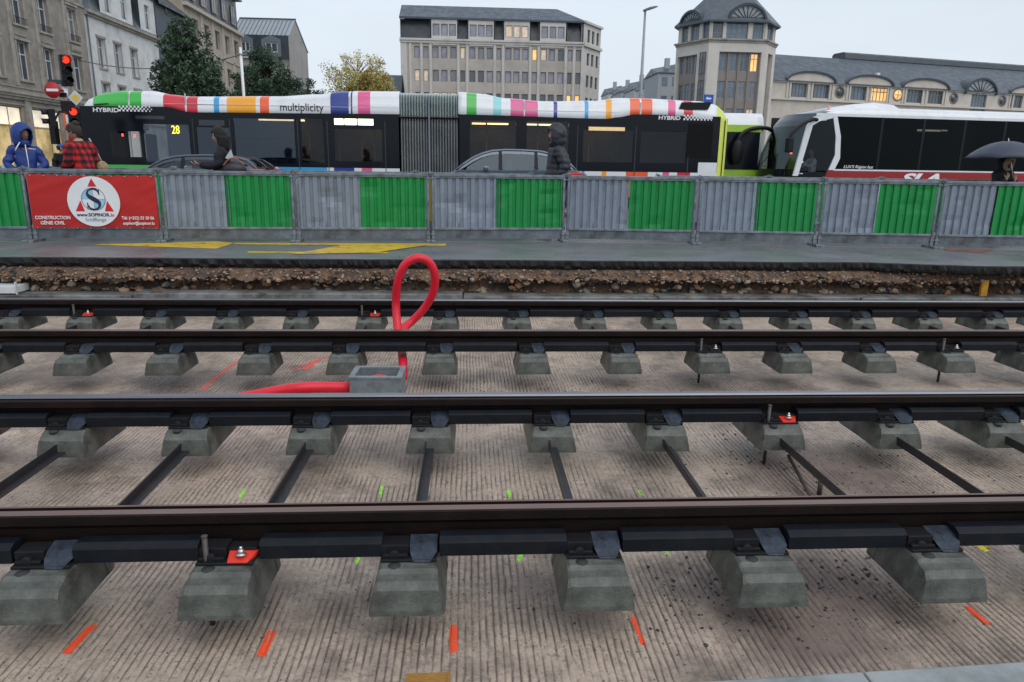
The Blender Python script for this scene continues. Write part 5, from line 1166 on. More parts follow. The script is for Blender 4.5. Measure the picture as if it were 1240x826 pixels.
M_pane = pane('dark_window_pane', (.06,.075,.095), .08); M_pane2 = pane('curtained_pane', (.17,.18,.20), .12); M_pane3 = pane('blue_window_pane', (.10,.14,.19), .08); M_pane4 = pane('lilac_blind_pane', (.25,.25,.31), .2)
M_lit = mat('lit_window_pane', (1,.60,.22), .4, 0, .5, 1.2, emit=.75, col2=(.62,.34,.12)); M_lit2 = mat('dimly_lit_pane', (.62,.50,.38), .3, 0, .3, .9, emit=.28)
M_stone = mat('greyed_sandstone', (.33,.30,.26), .85, 0, .14, 1.4, bump=.2, grime=(.17,.155,.14), gscale=.6, gth=.56, gsoft=.15); M_stone2 = mat('sandstone_trim', (.37,.34,.295), .85, 0, .12, 2, bump=.15, grime=(.2,.18,.16), gscale=1.1, gth=.57)
M_white = mat('off_white_render', (.68,.69,.68), .85, 0, .06, 1.2, grime=(.42,.42,.41), gscale=.5, gth=.6, gsoft=.15); M_cream = mat('cream_stone', (.44,.39,.32), .85, 0, .10, 1.2, grime=(.30,.27,.22), gscale=.5, gth=.57, gsoft=.15)
M_slate = mat('slate_roof', (.060,.078,.098), .55, 0, .22, 1.5, bump=.4, bscale=20, wet=.2); M_slated = mat('dark_slate', (.035,.048,.060), .5, 0, .25, 1.5, bump=.4, bscale=20, wet=.2); M_wfr = mat('white_window_frame', (.62,.63,.64), .5); M_gfr = mat('grey_window_frame', (.11,.12,.13), .5)
XF = -33.0; O0 = (XF, 0, 0); UY = (0, 1, 0); NI = (-1, 0, 0)
def fr(pxs):                                                        # photo rectangle on the street front -> (y0,y1,z0,z1)
    x0, y0, x1, y1 = pxs; xm = (x0+x1)/2; return (atX(x0,y0,XF).y, atX(x1,y1,XF).y, atX(xm-(0 if True else 0),y1,XF).z, atX(xm,y0,XF).z)
# --- stone corner house at the left
h1 = empty('stone_building', (XF, 58, 0), 0, 'grey-brown sandstone building with tall windows and lit shop fronts at the left', 'building'); O1 = (0, -58, 0)
rows = []; Y0, Y1 = 44.0, atX(106,60,XF).y
cols = [48.9, 53.4] + [ (atX(a,75,XF).y+atX(c,75,XF).y)/2 for a, c in ((22,37),(52,67),(86,100))]
cols[0] = cols[2]-2*(cols[3]-cols[2]); cols[1] = cols[2]-(cols[3]-cols[2])
wins = [(c-.72, c+.72, 6.85, 9.55) for c in cols]+[(c-.72, c+.72, 10.75, 13.3) for c in cols]+[(c-.72, c+.72, 14.6, 16.9) for c in cols]
shops = []; 
for k in range(-1, 4): c = 60.9+(k-1)*5.2; shops.append((c-2.0, c+2.0, .5, 4.85))
shops = [s_ for s_ in shops if s_[0] > Y0+.5 and s_[1] < Y1-.3]
facade(O1, UY, NI, Y0, Y1, 0, 18.5, wins+shops, 'wall', M_stone, h1, .32)
b = MB(); obox(b, O1, UY, NI, Y0, Y1, 0, 18.4, .35, .36); obox(b, O1, UY, NI, Y0, Y1, 18.5, 20.5, .3, 6); obox(b, O1, UY, NI, Y1-.2, Y1-.0, 0, 18.4, .01, 10); b.build('back_wall', mat('dark_room', (.05,.045,.04), .9), h1)
b = MB()
for z0, z1, d in ((5.55,5.72,-.32),(5.72,5.95,-.42),(5.35,5.55,-.18),(4.95,5.05,-.08),(13.75,13.95,-.10),(17.6,18.0,-.5),(6.2,6.3,-.06)): obox(b, O1, UY, NI, Y0, Y1-.02, z0, z1, d, -.003)
for c in cols:
    for z in (6.85, 10.75, 14.6): obox(b, O1, UY, NI, c-.92, c+.92, z-.16, z-.003, -.14, -.002); obox(b, O1, UY, NI, c-.9, c-.73, z+.0, z+2.75, -.05, -.002); obox(b, O1, UY, NI, c+.73, c+.9, z, z+2.75, -.05, -.002); obox(b, O1, UY, NI, c-.95, c+.95, z+2.76, z+2.92, -.12, -.002)
    obox(b, O1, UY, NI, c-.72, c+.72, 9.95, 10.05, -.06, -.002)
    for u_ in (-1.28, ): obox(b, O1, UY, NI, c+u_-.2, c+u_+.2, 6.35, 17.5, -.10, -.004)
for s_ in shops: obox(b, O1, UY, NI, s_[1]+.25, s_[1]+.95, 0, 5.3, -.14, -.003); obox(b, O1, UY, NI, s_[1]+.38, s_[1]+.82, 1.2, 4.6, -.19, -.141)
b.build('stone_trim', M_stone2, h1)
for w in wins: window(O1, UY, NI, w, h1, M_wfr, M_pane if rnd.random() < .7 else M_pane2, (.5,), (.68,), .075, .24)
b = MB()
for c in cols:
    for z in (10.75, 14.6):
        obox(b, O1, UY, NI, c-.8, c+.8, z+.42, z+.46, -.18, -.14)
        for k in range(12): obox(b, O1, UY, NI, c-.78+k*.138, c-.765+k*.138, z+.0, z+.42, -.17, -.15)
b.build('balcony_railing', M_BLACK, h1)
c = cols[4]; b = MB()
for k in range(9): u_ = c-.7+k*.175; b.ell(tuple(Vector(O1)+Vector((.10, u_, 10.15))), (.05,.05,.28), 8, 6)
b.build('stone_balusters', M_stone2, h1)
M_shop = mat('lit_shop_interior', (1,.74,.34), .6, 0, .5, .5, emit=.30, col2=(.22,.16,.06)); M_shopt = mat('lit_shop_ceiling', (1,.85,.62), .6, 0, .3, .7, emit=.7, col2=(.42,.40,.36))
for s_ in shops:
    g = MB(); a, c_, e, f = s_
    w = window(O1, UY, NI, (a, c_, e, f), h1, mat('shop_frame', (.30,.27,.22), .6), M_shop, (.62,), (.68,), .09, .2); w.name = 'shop_window'
    obox(g, O1, UY, NI, a+.1, c_-.1, e+(f-e)*.70, f-.1, .22, .24); g.build('lit_blind', M_shopt, w)
# --- white rendered house with a mansard
h2 = empty('white_building', (XF, 76, 0), 0, 'off-white rendered building with a slate mansard and white dormers', 'building'); O2 = (0, -76, 0); Ya, Yb = Y1+.02, atX(192,60,XF).y
wc = [fr((119,47,128,81)), fr((140,55,147,85)), fr((159,61,167,92))]; zz0, zz1 = 9.25, 11.55
cc = [(w[0]+w[1])/2 for w in wc]; dc = cc[1]-cc[0]
wins = [(c-.62, c+.62, 9.2, 11.75) for c in cc]+[(c-.62, c+.62, 5.4, 7.9) for c in cc]+[(c-.62, c+.62, 1.4, 4.0) for c in cc]
facade(O2, UY, NI, Ya, Yb, 0, 13.3, wins, 'wall', M_white, h2, .3)
b = MB(); obox(b, O2, UY, NI, Ya, Yb, 0, 13.2, .33, .34); obox(b, O2, UY, NI, Yb-.2, Yb, 0, 13.2, .36, 9); b.build('back_wall', M_white, h2)
b = MB()
for z0, z1, d in ((13.3,13.5,-.25),(13.5,13.75,-.45),(4.6,4.75,-.1)): obox(b, O2, UY, NI, Ya, Yb, z0, z1, d, .2)
for w in wins: obox(b, O2, UY, NI, w[0]-.2, w[1]+.2, w[2]-.15, w[2]-.003, -.1, -.002); obox(b, O2, UY, NI, w[0]-.17, w[0]-.003, w[2], w[3], -.04, -.002); obox(b, O2, UY, NI, w[1]+.003, w[1]+.17, w[2], w[3], -.04, -.002); obox(b, O2, UY, NI, w[0]-.25, w[1]+.25, w[3]+.003, w[3]+.2, -.1, -.002)
b.build('cornice', M_stone2, h2)
for w in wins: window(O2, UY, NI, w, h2, M_wfr, M_pane3, (.5,), (.7,), .07, .22)
b = MB(); P2 = lambda y, z, d: (-d, y-76, z)
b.add([P2(Ya,13.75,-.1),P2(Yb,13.75,-.1),P2(Yb,17.6,1.3),P2(Ya,17.6,1.3),P2(Ya,19.5,6),P2(Yb,19.5,6)], [(0,1,2,3),(3,2,5,4)]); b.build('mansard_roof', M_slated, h2)
for (a, c_, nw) in ((atX(122,20,XF).y, atX(161,30,XF).y, 2), (atX(169,20,XF).y, atX(188,30,XF).y, 1)):
    b = MB(); wid = c_-a; zt = 17.3
    hs = []
    for k in range(nw): m_ = a+wid*(k+.5)/nw; hs.append((m_-.6, m_+.6, 14.3, 16.6))
    dm = facade(O2, UY, NI, a, c_, 13.75, zt, hs, 'dormer', M_white, h2, .2)
    obox(b, O2, UY, NI, a-.12, c_+.12, zt, zt+.16, -.12, 2.2); obox(b, O2, UY, NI, a, a+.1, 13.75, zt, .01, 2); obox(b, O2, UY, NI, c_-.1, c_, 13.75, zt, .01, 2); b.build('dormer_roof', M_slated, dm)
    for h in hs: window(O2, UY, NI, h, dm, M_wfr, M_pane3, (.5,), (.7,), .07, .15)
b = MB(); b.tube([(.15, Y1-76+.25, .2), (.15, Y1-76+.25, 13.3)], .07, 8); b.build('downpipe', mat('zinc_pipe', (.10,.11,.12), .5, .3), h2)
# --- slate-hung house between
h3 = empty('slate_building', (XF, 88, 0), 0, 'dark slate-clad house with a small round window above the tree', 'building'); Yc = atX(222,20,XF).y
b = MB(); b.box((-8, Yb-88+.02, 0), (0, Yc-88, 17.6)); b.build('wall', mat('slate_cladding', (.065,.085,.105), .55, 0, .2, 1.5, bump=.3), h3)
b = MB(); b.add([(.5,Yb-88,17.5),(.5,Yc-88+.3,17.5),(-4,Yc-88+.3,21),(-4,Yb-88,21),(-9,Yc-88+.3,17.5),(-9,Yb-88,17.5),(.5,Yb-88,17.25),(.5,Yc-88+.3,17.25)], [(0,1,2,3),(3,2,4,5),(6,7,1,0),(7,4,2,1)]); b.build('roof', M_slated, h3)
q = atX(202,12,XF); b = MB(); b.tube([(.0,q.y-88,q.z),(.12,q.y-88,q.z)], .55, 20); rw = b.build('round_window', M_stone2, h3); b = MB(); b.tube([(.121,q.y-88,q.z),(.13,q.y-88,q.z)], .42, 20); b.build('pane', M_pane, rw)
# --- cream stone building further along
h4 = empty('cream_stone_building', (XF, 104, 0), 0, 'cream stone building with a dark mansard storey behind the large tree', 'building'); O4 = (0, -104, 0); Yd = atX(292,60,XF).y; Yc2 = Yc+.05
ws = [fr(p_) for p_ in ((247,25,254,47),(260,32,267,51),(272,39,278,56),(283,44,289,61))]; cs = [(w[0]+w[1])/2 for w in ws]; st = (cs[3]-cs[0])/3; cs = [cs[0]-st*k for k in (1,)]+[cs[0]+st*k for k in range(4)]
cs = [c for c in cs if c > Yc2+1]
wins = [(c-.95, c+.95, z0, z0+2.3) for c in cs for z0 in (15.5, 11.2, 7.0)]
facade(O4, UY, NI, Yc2, Yd, 0, 18.7, wins, 'wall', M_cream, h4, .35); b = MB(); obox(b, O4, UY, NI, Yc2, Yd, 0, 18.6, .38, .39); obox(b, O4, UY, NI, Yc2-.01, Yc2+.2, 0, 22, .01, 10); obox(b, O4, UY, NI, Yd-.2, Yd, 0, 18.7, .4, 10); b.build('back_wall', M_cream, h4)
for w in wins: window(O4, UY, NI, w, h4, M_cream, M_pane, (.5,), (), .12, .28)
b = MB(); obox(b, O4, UY, NI, Yc2, Yd+.2, 18.7, 19.1, -.5, .3); obox(b, O4, UY, NI, Yc2, Yd, 14.4, 14.6, -.12, -.002)
for c in cs: obox(b, O4, UY, NI, c+st/2-.25, c+st/2+.25, 0, 18.7, -.12, -.003)
b.build('cornice', mat('cream_trim', (.48,.43,.36), .85, 0, .1, 2), h4)
wins = [(c-.95, c+.95, 19.9, 22.3) for c in cs]
dm = facade((-.25,-104,0), UY, NI, Yc2, Yd-.2, 19.1, 23.4, wins, 'upper_storey', M_slated, h4, .3); b = MB(); obox(b, (-.25,-104,0), UY, NI, Yc2, Yd-.2, 19.1, 23.3, .31, 8); b.build('inner_wall', M_slated, dm)
for w in wins: window((-.25,-104,0), UY, NI, w, dm, M_stone2, M_pane2, (.5,), (), .25, -.15)
b = MB(); obox(b, (-.25,-104,0), UY, NI, Yc2, Yd+.2, 23.4, 23.8, -.8, 8); b.build('roof_slab', M_stone2, h4)
# --- metal-roofed house, gable to the right
YM = 120.0; A = atY(294,43,YM); Bp = atY(349,43,YM); Rg = atY(294,24,YM+7); xg = Bp.x
h5 = empty('metal_roofed_building', (xg, YM, 0), 0, 'house with a pale standing-seam metal roof, slate dormer storey and plain gable wall', 'building')
ze = Bp.z; zr = atY(358,26,YM+6).z; xl = atY(280,43,YM).x-xg; bk = 13.5
zs = atY(349,70,YM).z; zbk = atX(372,64,xg).z
b = MB(); b.add([(0,0,0),(0,bk,0),(0,bk,zbk),(0,5,zr),(0,0,ze)], [(0,1,2,3,4)]); b.add([(xl,.5,0),(0,.5,0),(0,.5,zs),(xl,.5,zs)], [(0,1,2,3)]); b.add([(xl,bk,0),(0,bk,0),(0,bk,zbk),(xl,bk,zbk)],[(0,1,2,3)]); b.build('wall', mat('gable_render', (.40,.38,.36), .9, 0, .08, .8, grime=(.30,.28,.27), gscale=.4, gth=.55), h5)
b = MB(); b.add([(xl,.0,ze),(.15,.0,ze),(.15,5,zr+.05),(xl,5,zr+.05),(.15,bk+.2,zbk),(xl,bk+.2,zbk)], [(0,1,2,3),(3,2,4,5)])
k = xl
while k < 0:
    b.add([(k,-.05,ze),(k+.06,-.05,ze),(k+.06,5,zr+.12),(k,5,zr+.12),(k,-.05,ze+.08),(k+.06,-.05,ze+.08),(k+.06,5,zr+.2),(k,5,zr+.2)], [(4,5,6,7),(0,1,5,4),(0,4,7,3),(1,2,6,5)], 1); k += .62
b.box((xl,4.9,zr+.02),(.2,5.1,zr+.22),2); b.build('roof', [mat('metal_roof', (.30,.34,.37), .4, .3, .08, 1), mat('roof_seam', (.17,.20,.22), .4, .4), M_slated], h5)
wd = [(atY(321,60,YM).x-xg, atY(336.5,60,YM).x-xg, atY(328,63.5,YM).z, atY(328,51,YM).z), (atY(292,60,YM).x-xg, atY(303,60,YM).x-xg, atY(298,62.5,YM).z, atY(298,50,YM).z)]
sl_ = facade((0,.0,0), (1,0,0), (0,1,0), xl, -.02, zs, ze, wd, 'slate_storey', M_slated, h5, .3)
for w in wd:
    window((0,0,0), (1,0,0), (0,1,0), w, sl_, M_wfr, M_pane, (.5,), (), .17, .1)
    b = MB(); a, c_, e, f = w; b.prism([(a-.5,e-.6),(c_+.5,e-.6),(c_+.5,f+.5),((a+c_)/2,f+1.1),(a-.5,f+.5)], 'y', -.05, -.02); 
    for q_ in ((a-.5,a-.02,e-.6,f+.5),(c_+.02,c_+.5,e-.6,f+.5)): pass
    b2_ = MB(); b2_.box((a-.5,-.08,e-.6),(a-.01,.0,f+.4)); b2_.box((c_+.01,-.08,e-.6),(c_+.5,.0,f+.4)); b2_.box((a-.01,-.08,e-.6),(c_+.01,.0,e-.01)); b2_.prism([(a-.5,f+.401),(c_+.5,f+.401),((a+c_)/2,f+1.0)],'y',-.08,0); b2_.box((a-.01,-.08,f+.01),(c_+.01,0,f+.399)); b2_.build('dormer_frame', mat('zinc_dormer', (.15,.18,.21), .5, .2), sl_)
# --- low slate roof behind the yellow tree
YL = 104.0; q0, q1 = atY(425,85,YL), atY(486,87,YL); h6 = empty('low_slate_roofed_house', (q0.x, YL, 0), 0, 'low house with a plain slate roof beside the office block', 'house')
b = MB(); b.box((0,0,0),(q1.x-q0.x-.2,8,q1.z-3.2)); b.build('wall', M_white, h6); b = MB(); w_ = q1.x-q0.x-.15; b.add([(-.3,-.4,q1.z-3.4),(w_,-.4,q1.z-3.4),(w_,4,q1.z),(1.2,4,q1.z),(w_,8.4,q1.z-3.4),(-.3,8.4,q1.z-3.4)], [(0,1,2,3),(3,2,4,5),(0,3,5)]); b.build('roof', M_slated, h6)
# --- office block
YO = 112.0; ox = atY(485,60,YO).x; h7 = empty('office_block', (ox, YO, 0), 0, 'beige six-storey office block with rows of square windows and a slate roof', 'building'); OO = (0,0,0); UX = (1,0,0); NY = (0,1,0)
xw = atY(706,60,YO).x-ox; X = lambda px: atY(px, 75, YO).x-ox
groups = [(501.5,508.5),(512.5,519),(523.5,531.5),(534,542),(545,553),(557,563.5),(568,576),(578.5,586.5),(589,597),(601,607),(611.5,619.5),(621.5,629.5),(632,640),(644,650.5),(654.5,662),(664,672),(675,683),(687,693),(697,703.5)]
wr_ = [(16.25,17.85),(13.05,14.65),(9.9,11.5),(6.7,8.3),(3.4,5.0)]
wins = [(X(a)+.04, X(c_)-.04, z0, z1) for z0, z1 in wr_ for a, c_ in groups]
M_off = mat('beige_facade_panel', (.50,.46,.41), .8, 0, .07, .8, grime=(.33,.30,.27), gscale=.35, gth=.56, gsoft=.2); M_off2 = mat('pale_facade_panel', (.58,.56,.53), .8, 0, .06, .8, grime=(.4,.38,.35), gscale=.4, gth=.58)
facade(OO, UX, NY, 0, xw, 0, 18.9, wins, 'wall', M_off, h7, .3)
lit = {(0,5):M_lit2,(0,13):M_lit,(0,14):M_lit2,(1,0):M_lit2,(1,1):M_lit2,(2,2):M_lit,(2,3):M_lit,(2,4):M_lit,(2,17):M_lit,(2,18):M_lit,(0,16):M_pane,(1,5):M_pane,(1,17):M_pane,(1,18):M_pane,(1,6):M_pane,(1,7):M_pane}
for r in range(3):
    for k, (a, c_) in enumerate(groups):
        w = (X(a)+.04, X(c_)-.04, *wr_[r]); pm = lit.get((r, k), M_pane if r == 2 else rnd.choice((M_pane4, M_pane4, M_pane4, M_pane2))); window(OO, UX, NY, w, h7, M_gfr, pm, (), (), .07, .16)
b = MB(); g2 = MB()
for r in (3, 4):
    for a, c_ in groups: obox(g2, OO, UX, NY, X(a)+.04, X(c_)-.04, *wr_[r], .2, .22)
g2.build('lower_windows', M_pane, h7)
for px in (497,510.5,521.5,555,565.8,599,609.2,642,652,685,695,705): obox(b, OO, UX, NY, X(px)-.17, X(px)+.17, 0, 18.3, -.12, -.003)
obox(b, OO, UX, NY, 0, .9, 0, 18.3, -.10, -.003)
for z0, z1, d in ((18.3,18.6,-.22),(18.62,18.9,-.35)): obox(b, OO, UX, NY, -.1, xw+.1, z0, z1, d, -.002)
for a, c_ in ((524,553),(568,597),(611,640),(654,683)): obox(b, OO, UX, NY, X(a), X(c_), 18.05, 18.25, -.16, -.004)
b.build('pilaster', M_off2, h7)
boxes = ((521.5,555),(566,599),(609,642),(652,685.5))
wt = []
for a, c_ in boxes:
    a, c_ = X(a), X(c_); n3 = (c_-a)/3.45; ww = [(a+.35+k*(c_-a-.5)/3, a+.35+k*(c_-a-.5)/3+.98, 19.35, 20.95) for k in range(3)]
    dm = facade(OO, UX, NY, a, c_, 18.9, 21.6, ww, 'dormer', M_off2, h7, .25); b = MB(); obox(b, OO, UX, NY, a+.01, a+.15, 18.9, 21.59, .0, 1.5); obox(b, OO, UX, NY, c_-.15, c_-.01, 18.9, 21.59, .0, 1.5); obox(b, OO, UX, NY, a-.05, c_+.05, 21.6, 21.8, -.1, 1.5); b.build('dormer_roof', M_off2, dm)
    for w in ww: window(OO, UX, NY, w, dm, M_gfr, M_lit2 if a > X(605) and a < X(630) else M_pane4, (), (), .07, .1)
b = MB(); b.add([(0,.3,18.9),(xw,.3,18.9),(xw-.7,1.0,21.65),(0,1.0,21.65)], [(0,1,2,3)]); b.add([(xw,.3,18.9),(xw+2,5,18.9),(xw+1,5,21.65),(xw-.7,1.0,21.65)], [(0,1,2,3)]); b.build('mansard_face', M_slated, h7)
ztp = atY(485,5,YO+3).z; b = MB(); xr = atY(675,12,YO+4).x-ox
b.add([(-.1,-.1,21.8),(xw+.3,-.1,21.8),(xr,4.5,ztp+.2),(-.1,4.5,ztp+.2),(-.1,14,21.8),(xw+4,8,21.8),(xw+4,14,21.8)], [(0,1,2,3),(1,5,2),(2,5,6,4,3)]); b.box((-.1,-.15,21.55),(xw+.3,.3,21.8)); b.build('roof', M_slate, h7)
# right-hand chamfered side
pr = atY(727,60,YO+5); dv = Vector((pr.x-ox-xw, 5, 0)); Ld = dv.length; dv.normalize(); nv = Vector((-dv.y, dv.x, 0))
wins = [(Ld*f-.45, Ld*f+.45, z0, z1) for f in (.3,.55,.82) for z0, z1 in [(15.9,17.6),(12.8,14.5),(9.6,11.3),(19.1,20.9)]]
facade((xw,0,0), dv, nv, 0, Ld, 0, 21.6, wins, 'side_wall', M_off2, h7, .3)
for w in wins: window((xw,0,0), dv, nv, w, h7, M_gfr, M_pane, (), (), .07, .16)
b = MB(); obox(b, (xw,0,0), dv, nv, 0, Ld, 0, 21.5, .34, .36); obox(b, (xw,0,0), dv, nv, -.1, Ld+.1, 18.4, 18.8, -.3, -.01); obox(b, (xw,0,0), dv, nv, -.1, Ld+.2, 21.6, 21.9, -.3, .4); b.box((0,.34,0),(xw,.36,18.8)); b.box((-.0,0.0,0),(.02,14,21.6)); b.build('side_trim', M_off2, h7)
# --- far houses between the blocks
M_far = [mat('far_white_render', (.50,.52,.54), .9, 0, .05, 1), mat('far_grey_render', (.36,.38,.40), .9), mat('far_pale_render', (.44,.45,.45), .9)]
fx = [(737,752,104,113),(752,768,102,111),(768,786,96,108),(784,800,90,105),(796,819,77,88)]
for i, (xa, xb, yr, ye) in enumerate(fx):
    YY = 190-i*14; a, c_ = atY(xa, 110, YY), atY(xb, 110, YY); zr_ = atY(xb, yr, YY).z; ze_ = atY(xa, ye, YY).z
    h = empty('terraced_house', (a.x, YY, 0), 0, ['farthest and lowest house in the row left of the tower', 'second farthest pale house in the row left of the tower', 'white far house with a dark roof behind the street lamp', 'white far house with a balcony storey right of the street lamp', 'tallest of the far white houses, touching the tower building'][i], 'house', 'far row of white houses')
    w = c_.x-a.x+1.0; b = MB(); b.box((0,0,0),(w,10,ze_)); b.build('wall', M_far[i % 3], h)
    b = MB(); b.add([(-.2,-.3,ze_),(w+.1,-.3,ze_),(w+.1,5,zr_+.6),(-.2,5,zr_-.4),(w+.1,10.3,ze_),(-.2,10.3,ze_)], [(0,1,2,3),(3,2,4,5),(0,3,5),(1,4,2)]); rf = b.build('roof', M_slate, h)
    b = MB(); b.box((w*.4,2.2,ze_),(w*.4+.8,3.2,zr_+1.2)); b.build('chimney', M_far[1], rf)
    for k in range(2):
        for zz in (ze_-2.2, ze_-5.4):
            b = MB(); x_ = w*(.28+.42*k); b.box((x_-.5,-.06,zz),(x_+.5,.0,zz+1.5)); b.build('window', M_pane3, h)
# --- octagonal tower building
YT = 95.0; tx = atY(858,60,YT).x; h8 = empty('tower_building', (tx, YT, 0), 0, 'octagonal stone corner tower with arched dormers under a pointed slate roof', 'building')
M_tw = mat('pale_tower_stone', (.64,.61,.56), .85, 0, .06, .8, grime=(.43,.40,.36), gscale=.4, gth=.56, gsoft=.2); M_tw2 = mat('taupe_spandrel', (.25,.22,.20), .8, 0, .08, 1)
q = [atY(858,46,YT), atY(928,50,YT), atY(940,55,YT+3.2), atY(819,58,YT+5)]
P_ = [Vector((q[3].x-tx, 5, 0)), Vector((0,0,0)), Vector((q[1].x-tx, 0, 0)), Vector((q[2].x-tx, 3.2, 0)), Vector((q[2].x-tx, 12, 0)), Vector((q[3].x-tx+4.2, 12, 0))]
zc = 16.9; zl = 19.25
def seg(a, c_): d = (c_-a); L_ = d.length; d = d/L_; return L_, d, Vector((-d.y, d.x, 0))
faces = []
for i in (0, 1, 2, 3): faces.append((P_[i], *seg(P_[i], P_[i+1])))
# front face: big recessed bays holding windows, with taupe spandrels
Lf = faces[1][1]; XT = lambda px: atY(px, 80, YT).x-tx
bays = {1: [(XT(870)+.0, XT(921), 1.0, 15.55)], 0: [(.35, faces[0][1]-1.9, 1.0, 15.4)], 2: [(faces[2][1]*.3, faces[2][1]*.75, 1.0, 15.6)], 3: []}
# left pillar window on the chamfer between
for i, (A_, L_, d_, n_) in enumerate(faces):
    hs = list(bays[i])
    facade(A_, d_, n_, 0, L_, 0, zc, hs, 'wall', M_tw, h8, .45)
    for (a, c_, e, f) in hs:
        nwin = 4 if i == 1 else (3 if i == 0 else 1); ww = []
        wd_ = (c_-a)/nwin
        for r_ in range(4):
            z1 = f-.12-r_*3.35
            for k in range(nwin):
                wa = a+wd_*k+ (.16 if i == 1 else .1)+(.25 if i == 1 and k in (0,) else 0)*0; ww.append((wa, wa+wd_*(.70 if i == 1 else .72), z1-2.15, z1))
        sp = facade(A_, d_, n_, a, c_, e, f, ww, 'spandrel', M_tw2, h8, .2)
        for v in sp.data.vertices: v.co += n_*.44
        for k_, w in enumerate(ww):
            if w[3] < 6: 
                continue
            pm = M_lit if (i == 1 and k_ == 3) else (M_lit2 if i == 1 and k_ == 11 else rnd.choice((M_pane3, M_pane3, M_pane2, M_pane)))
            window(A_+n_*.44, d_, n_, w, sp, mat('pale_blue_frame', (.22,.27,.31), .5), pm, (.5,), (.7,), .07, .08)
        if i == 1:
            b = MB()
            for f_ in (.25,.5,.75): obox(b, A_, d_, n_, a+(c_-a)*f_-.12, a+(c_-a)*f_+.02, e, f, .30, .43)
            b.build('bay_pilaster', M_tw2, sp)
b = MB(); b.prism([(p.x, p.y) for p in [faces[0][0]*1, *P_[1:]]], 'z', .1, .2)
A0 = P_[0]+(P_[1]-P_[0])*.62; 
L0, d0, n0 = seg(P_[0], P_[1])
wv = (L0-1.35, L0-.35)
for z1 in (15.5, 12.1, 8.8):
    w = (wv[0], wv[1], z1-2.6, z1); bb = MB(); obox(bb, P_[0], d0, n0, w[0]-.06, w[1]+.06, w[2]-.8, w[3]+.05, -.03, -.002); bb.build('window_surround', M_tw2, h8); window(P_[0], d0, n0, w, h8, M_gfr, M_pane2, (.5,), (.6,), .06, -.10)
# cornice rings and the loggia storey
def ringpoly(off): 
    cx_ = sum(p.x for p in P_)/6; cy_ = sum(p.y for p in P_)/6; return [(cx_+(p.x-cx_)*off, cy_+(p.y-cy_)*off) for p in P_]
b = MB(); b.prism(ringpoly(1.05), 'z', zc, zc+.18); b.prism(ringpoly(1.02), 'z', zc-.25, zc); b.build('cornice', M_stone2, h8)
for i, (A_, L_, d_, n_) in enumerate(faces):
    A2_ = A_+n_*.25; fr_ = [(.06,.24),(.30,.68),(.76,.95)] if i == 1 else ([(.10,.30),(.38,.64),(.74,.94)] if i == 0 else ([(.2,.8)] if i == 2 else [(.2,.4),(.6,.8)]))
    ww = [(L_*a, L_*c_, zc+.25, zl-.1) for a, c_ in fr_]; lg = facade(A2_, d_, n_, 0, L_, zc+.18, zl, ww, 'loggia_wall', M_tw, h8, .3)
    for w in ww: window(A2_, d_, n_, w, lg, mat('pale_blue_frame', (.22,.27,.31), .5), M_pane3 if i != 1 or w is not ww[0] else M_pane, (.25,.5,.75), (.33,.66), .06, .2, .05)
zap = 26.0; b = MB(); rp = ringpoly(1.06); cxx, cyy = P_[1].x+(P_[3].x-P_[1].x)*.42, 5.5
b.add([(x, y, zl) for x, y in rp]+[(cxx, cyy, zap)]+[(x, y, zl-.22) for x, y in rp], [(i, (i+1) % 6, 6) for i in range(6)]+[(7+i, 7+(i+1) % 6, (i+1) % 6, i) for i in range(6)]+[tuple(range(7,13))]); b.build('roof', M_slate, h8)
def arch_dormer(A_, d_, n_, uc, r, z0, par, h=.85):
    n = 20; pts_ = [(uc+r*math.cos(math.pi*k/n), z0+r*h*math.sin(math.pi*k/n)) for k in range(n+1)]; o2 = [(uc+(r+.28)*math.cos(math.pi*k/n), z0+(r*h+.28)*math.sin(math.pi*k/n)) for k in range(n+1)]
    P = lambda u, v, d: tuple(A_+d_*u+Vector((0,0,v))+n_*d); b = MB()
    for k in range(n):
        b.add([P(*pts_[k],-.25),P(*pts_[k+1],-.25),P(*o2[k+1],-.25),P(*o2[k],-.25),P(*pts_[k],3.5),P(*pts_[k+1],3.5),P(*o2[k+1],3.5),P(*o2[k],3.5)], [(0,1,2,3),(3,2,6,7),(0,4,5,1)])
    o = b.build('arched_dormer', M_slated, par); g = MB(); g.add([P(*p,.05) for p in pts_], [tuple(range(len(pts_)))]); g.build('tympanum', mat('grey_blue_tympanum', (.30,.33,.35), .5), o)
    m = MB()
    for k in range(1, 10): a = math.pi*k/10; m.tube([P(uc+r*.18*math.cos(a), z0+r*.15*math.sin(a), .0), P(uc+r*.95*math.cos(a), z0+r*h*.93*math.sin(a), .0)], .055, 5)
    m.build('fan_bars', M_slated, o)
A_, L_, d_, n_ = faces[1]; arch_dormer(A_, d_, n_, (XT(900)), (XT(921)-XT(879))/2, zl-.15, h8); A_, L_, d_, n_ = faces[0]; arch_dormer(A_, d_, n_, L_*.42, L_*.30, zl-.1, h8)
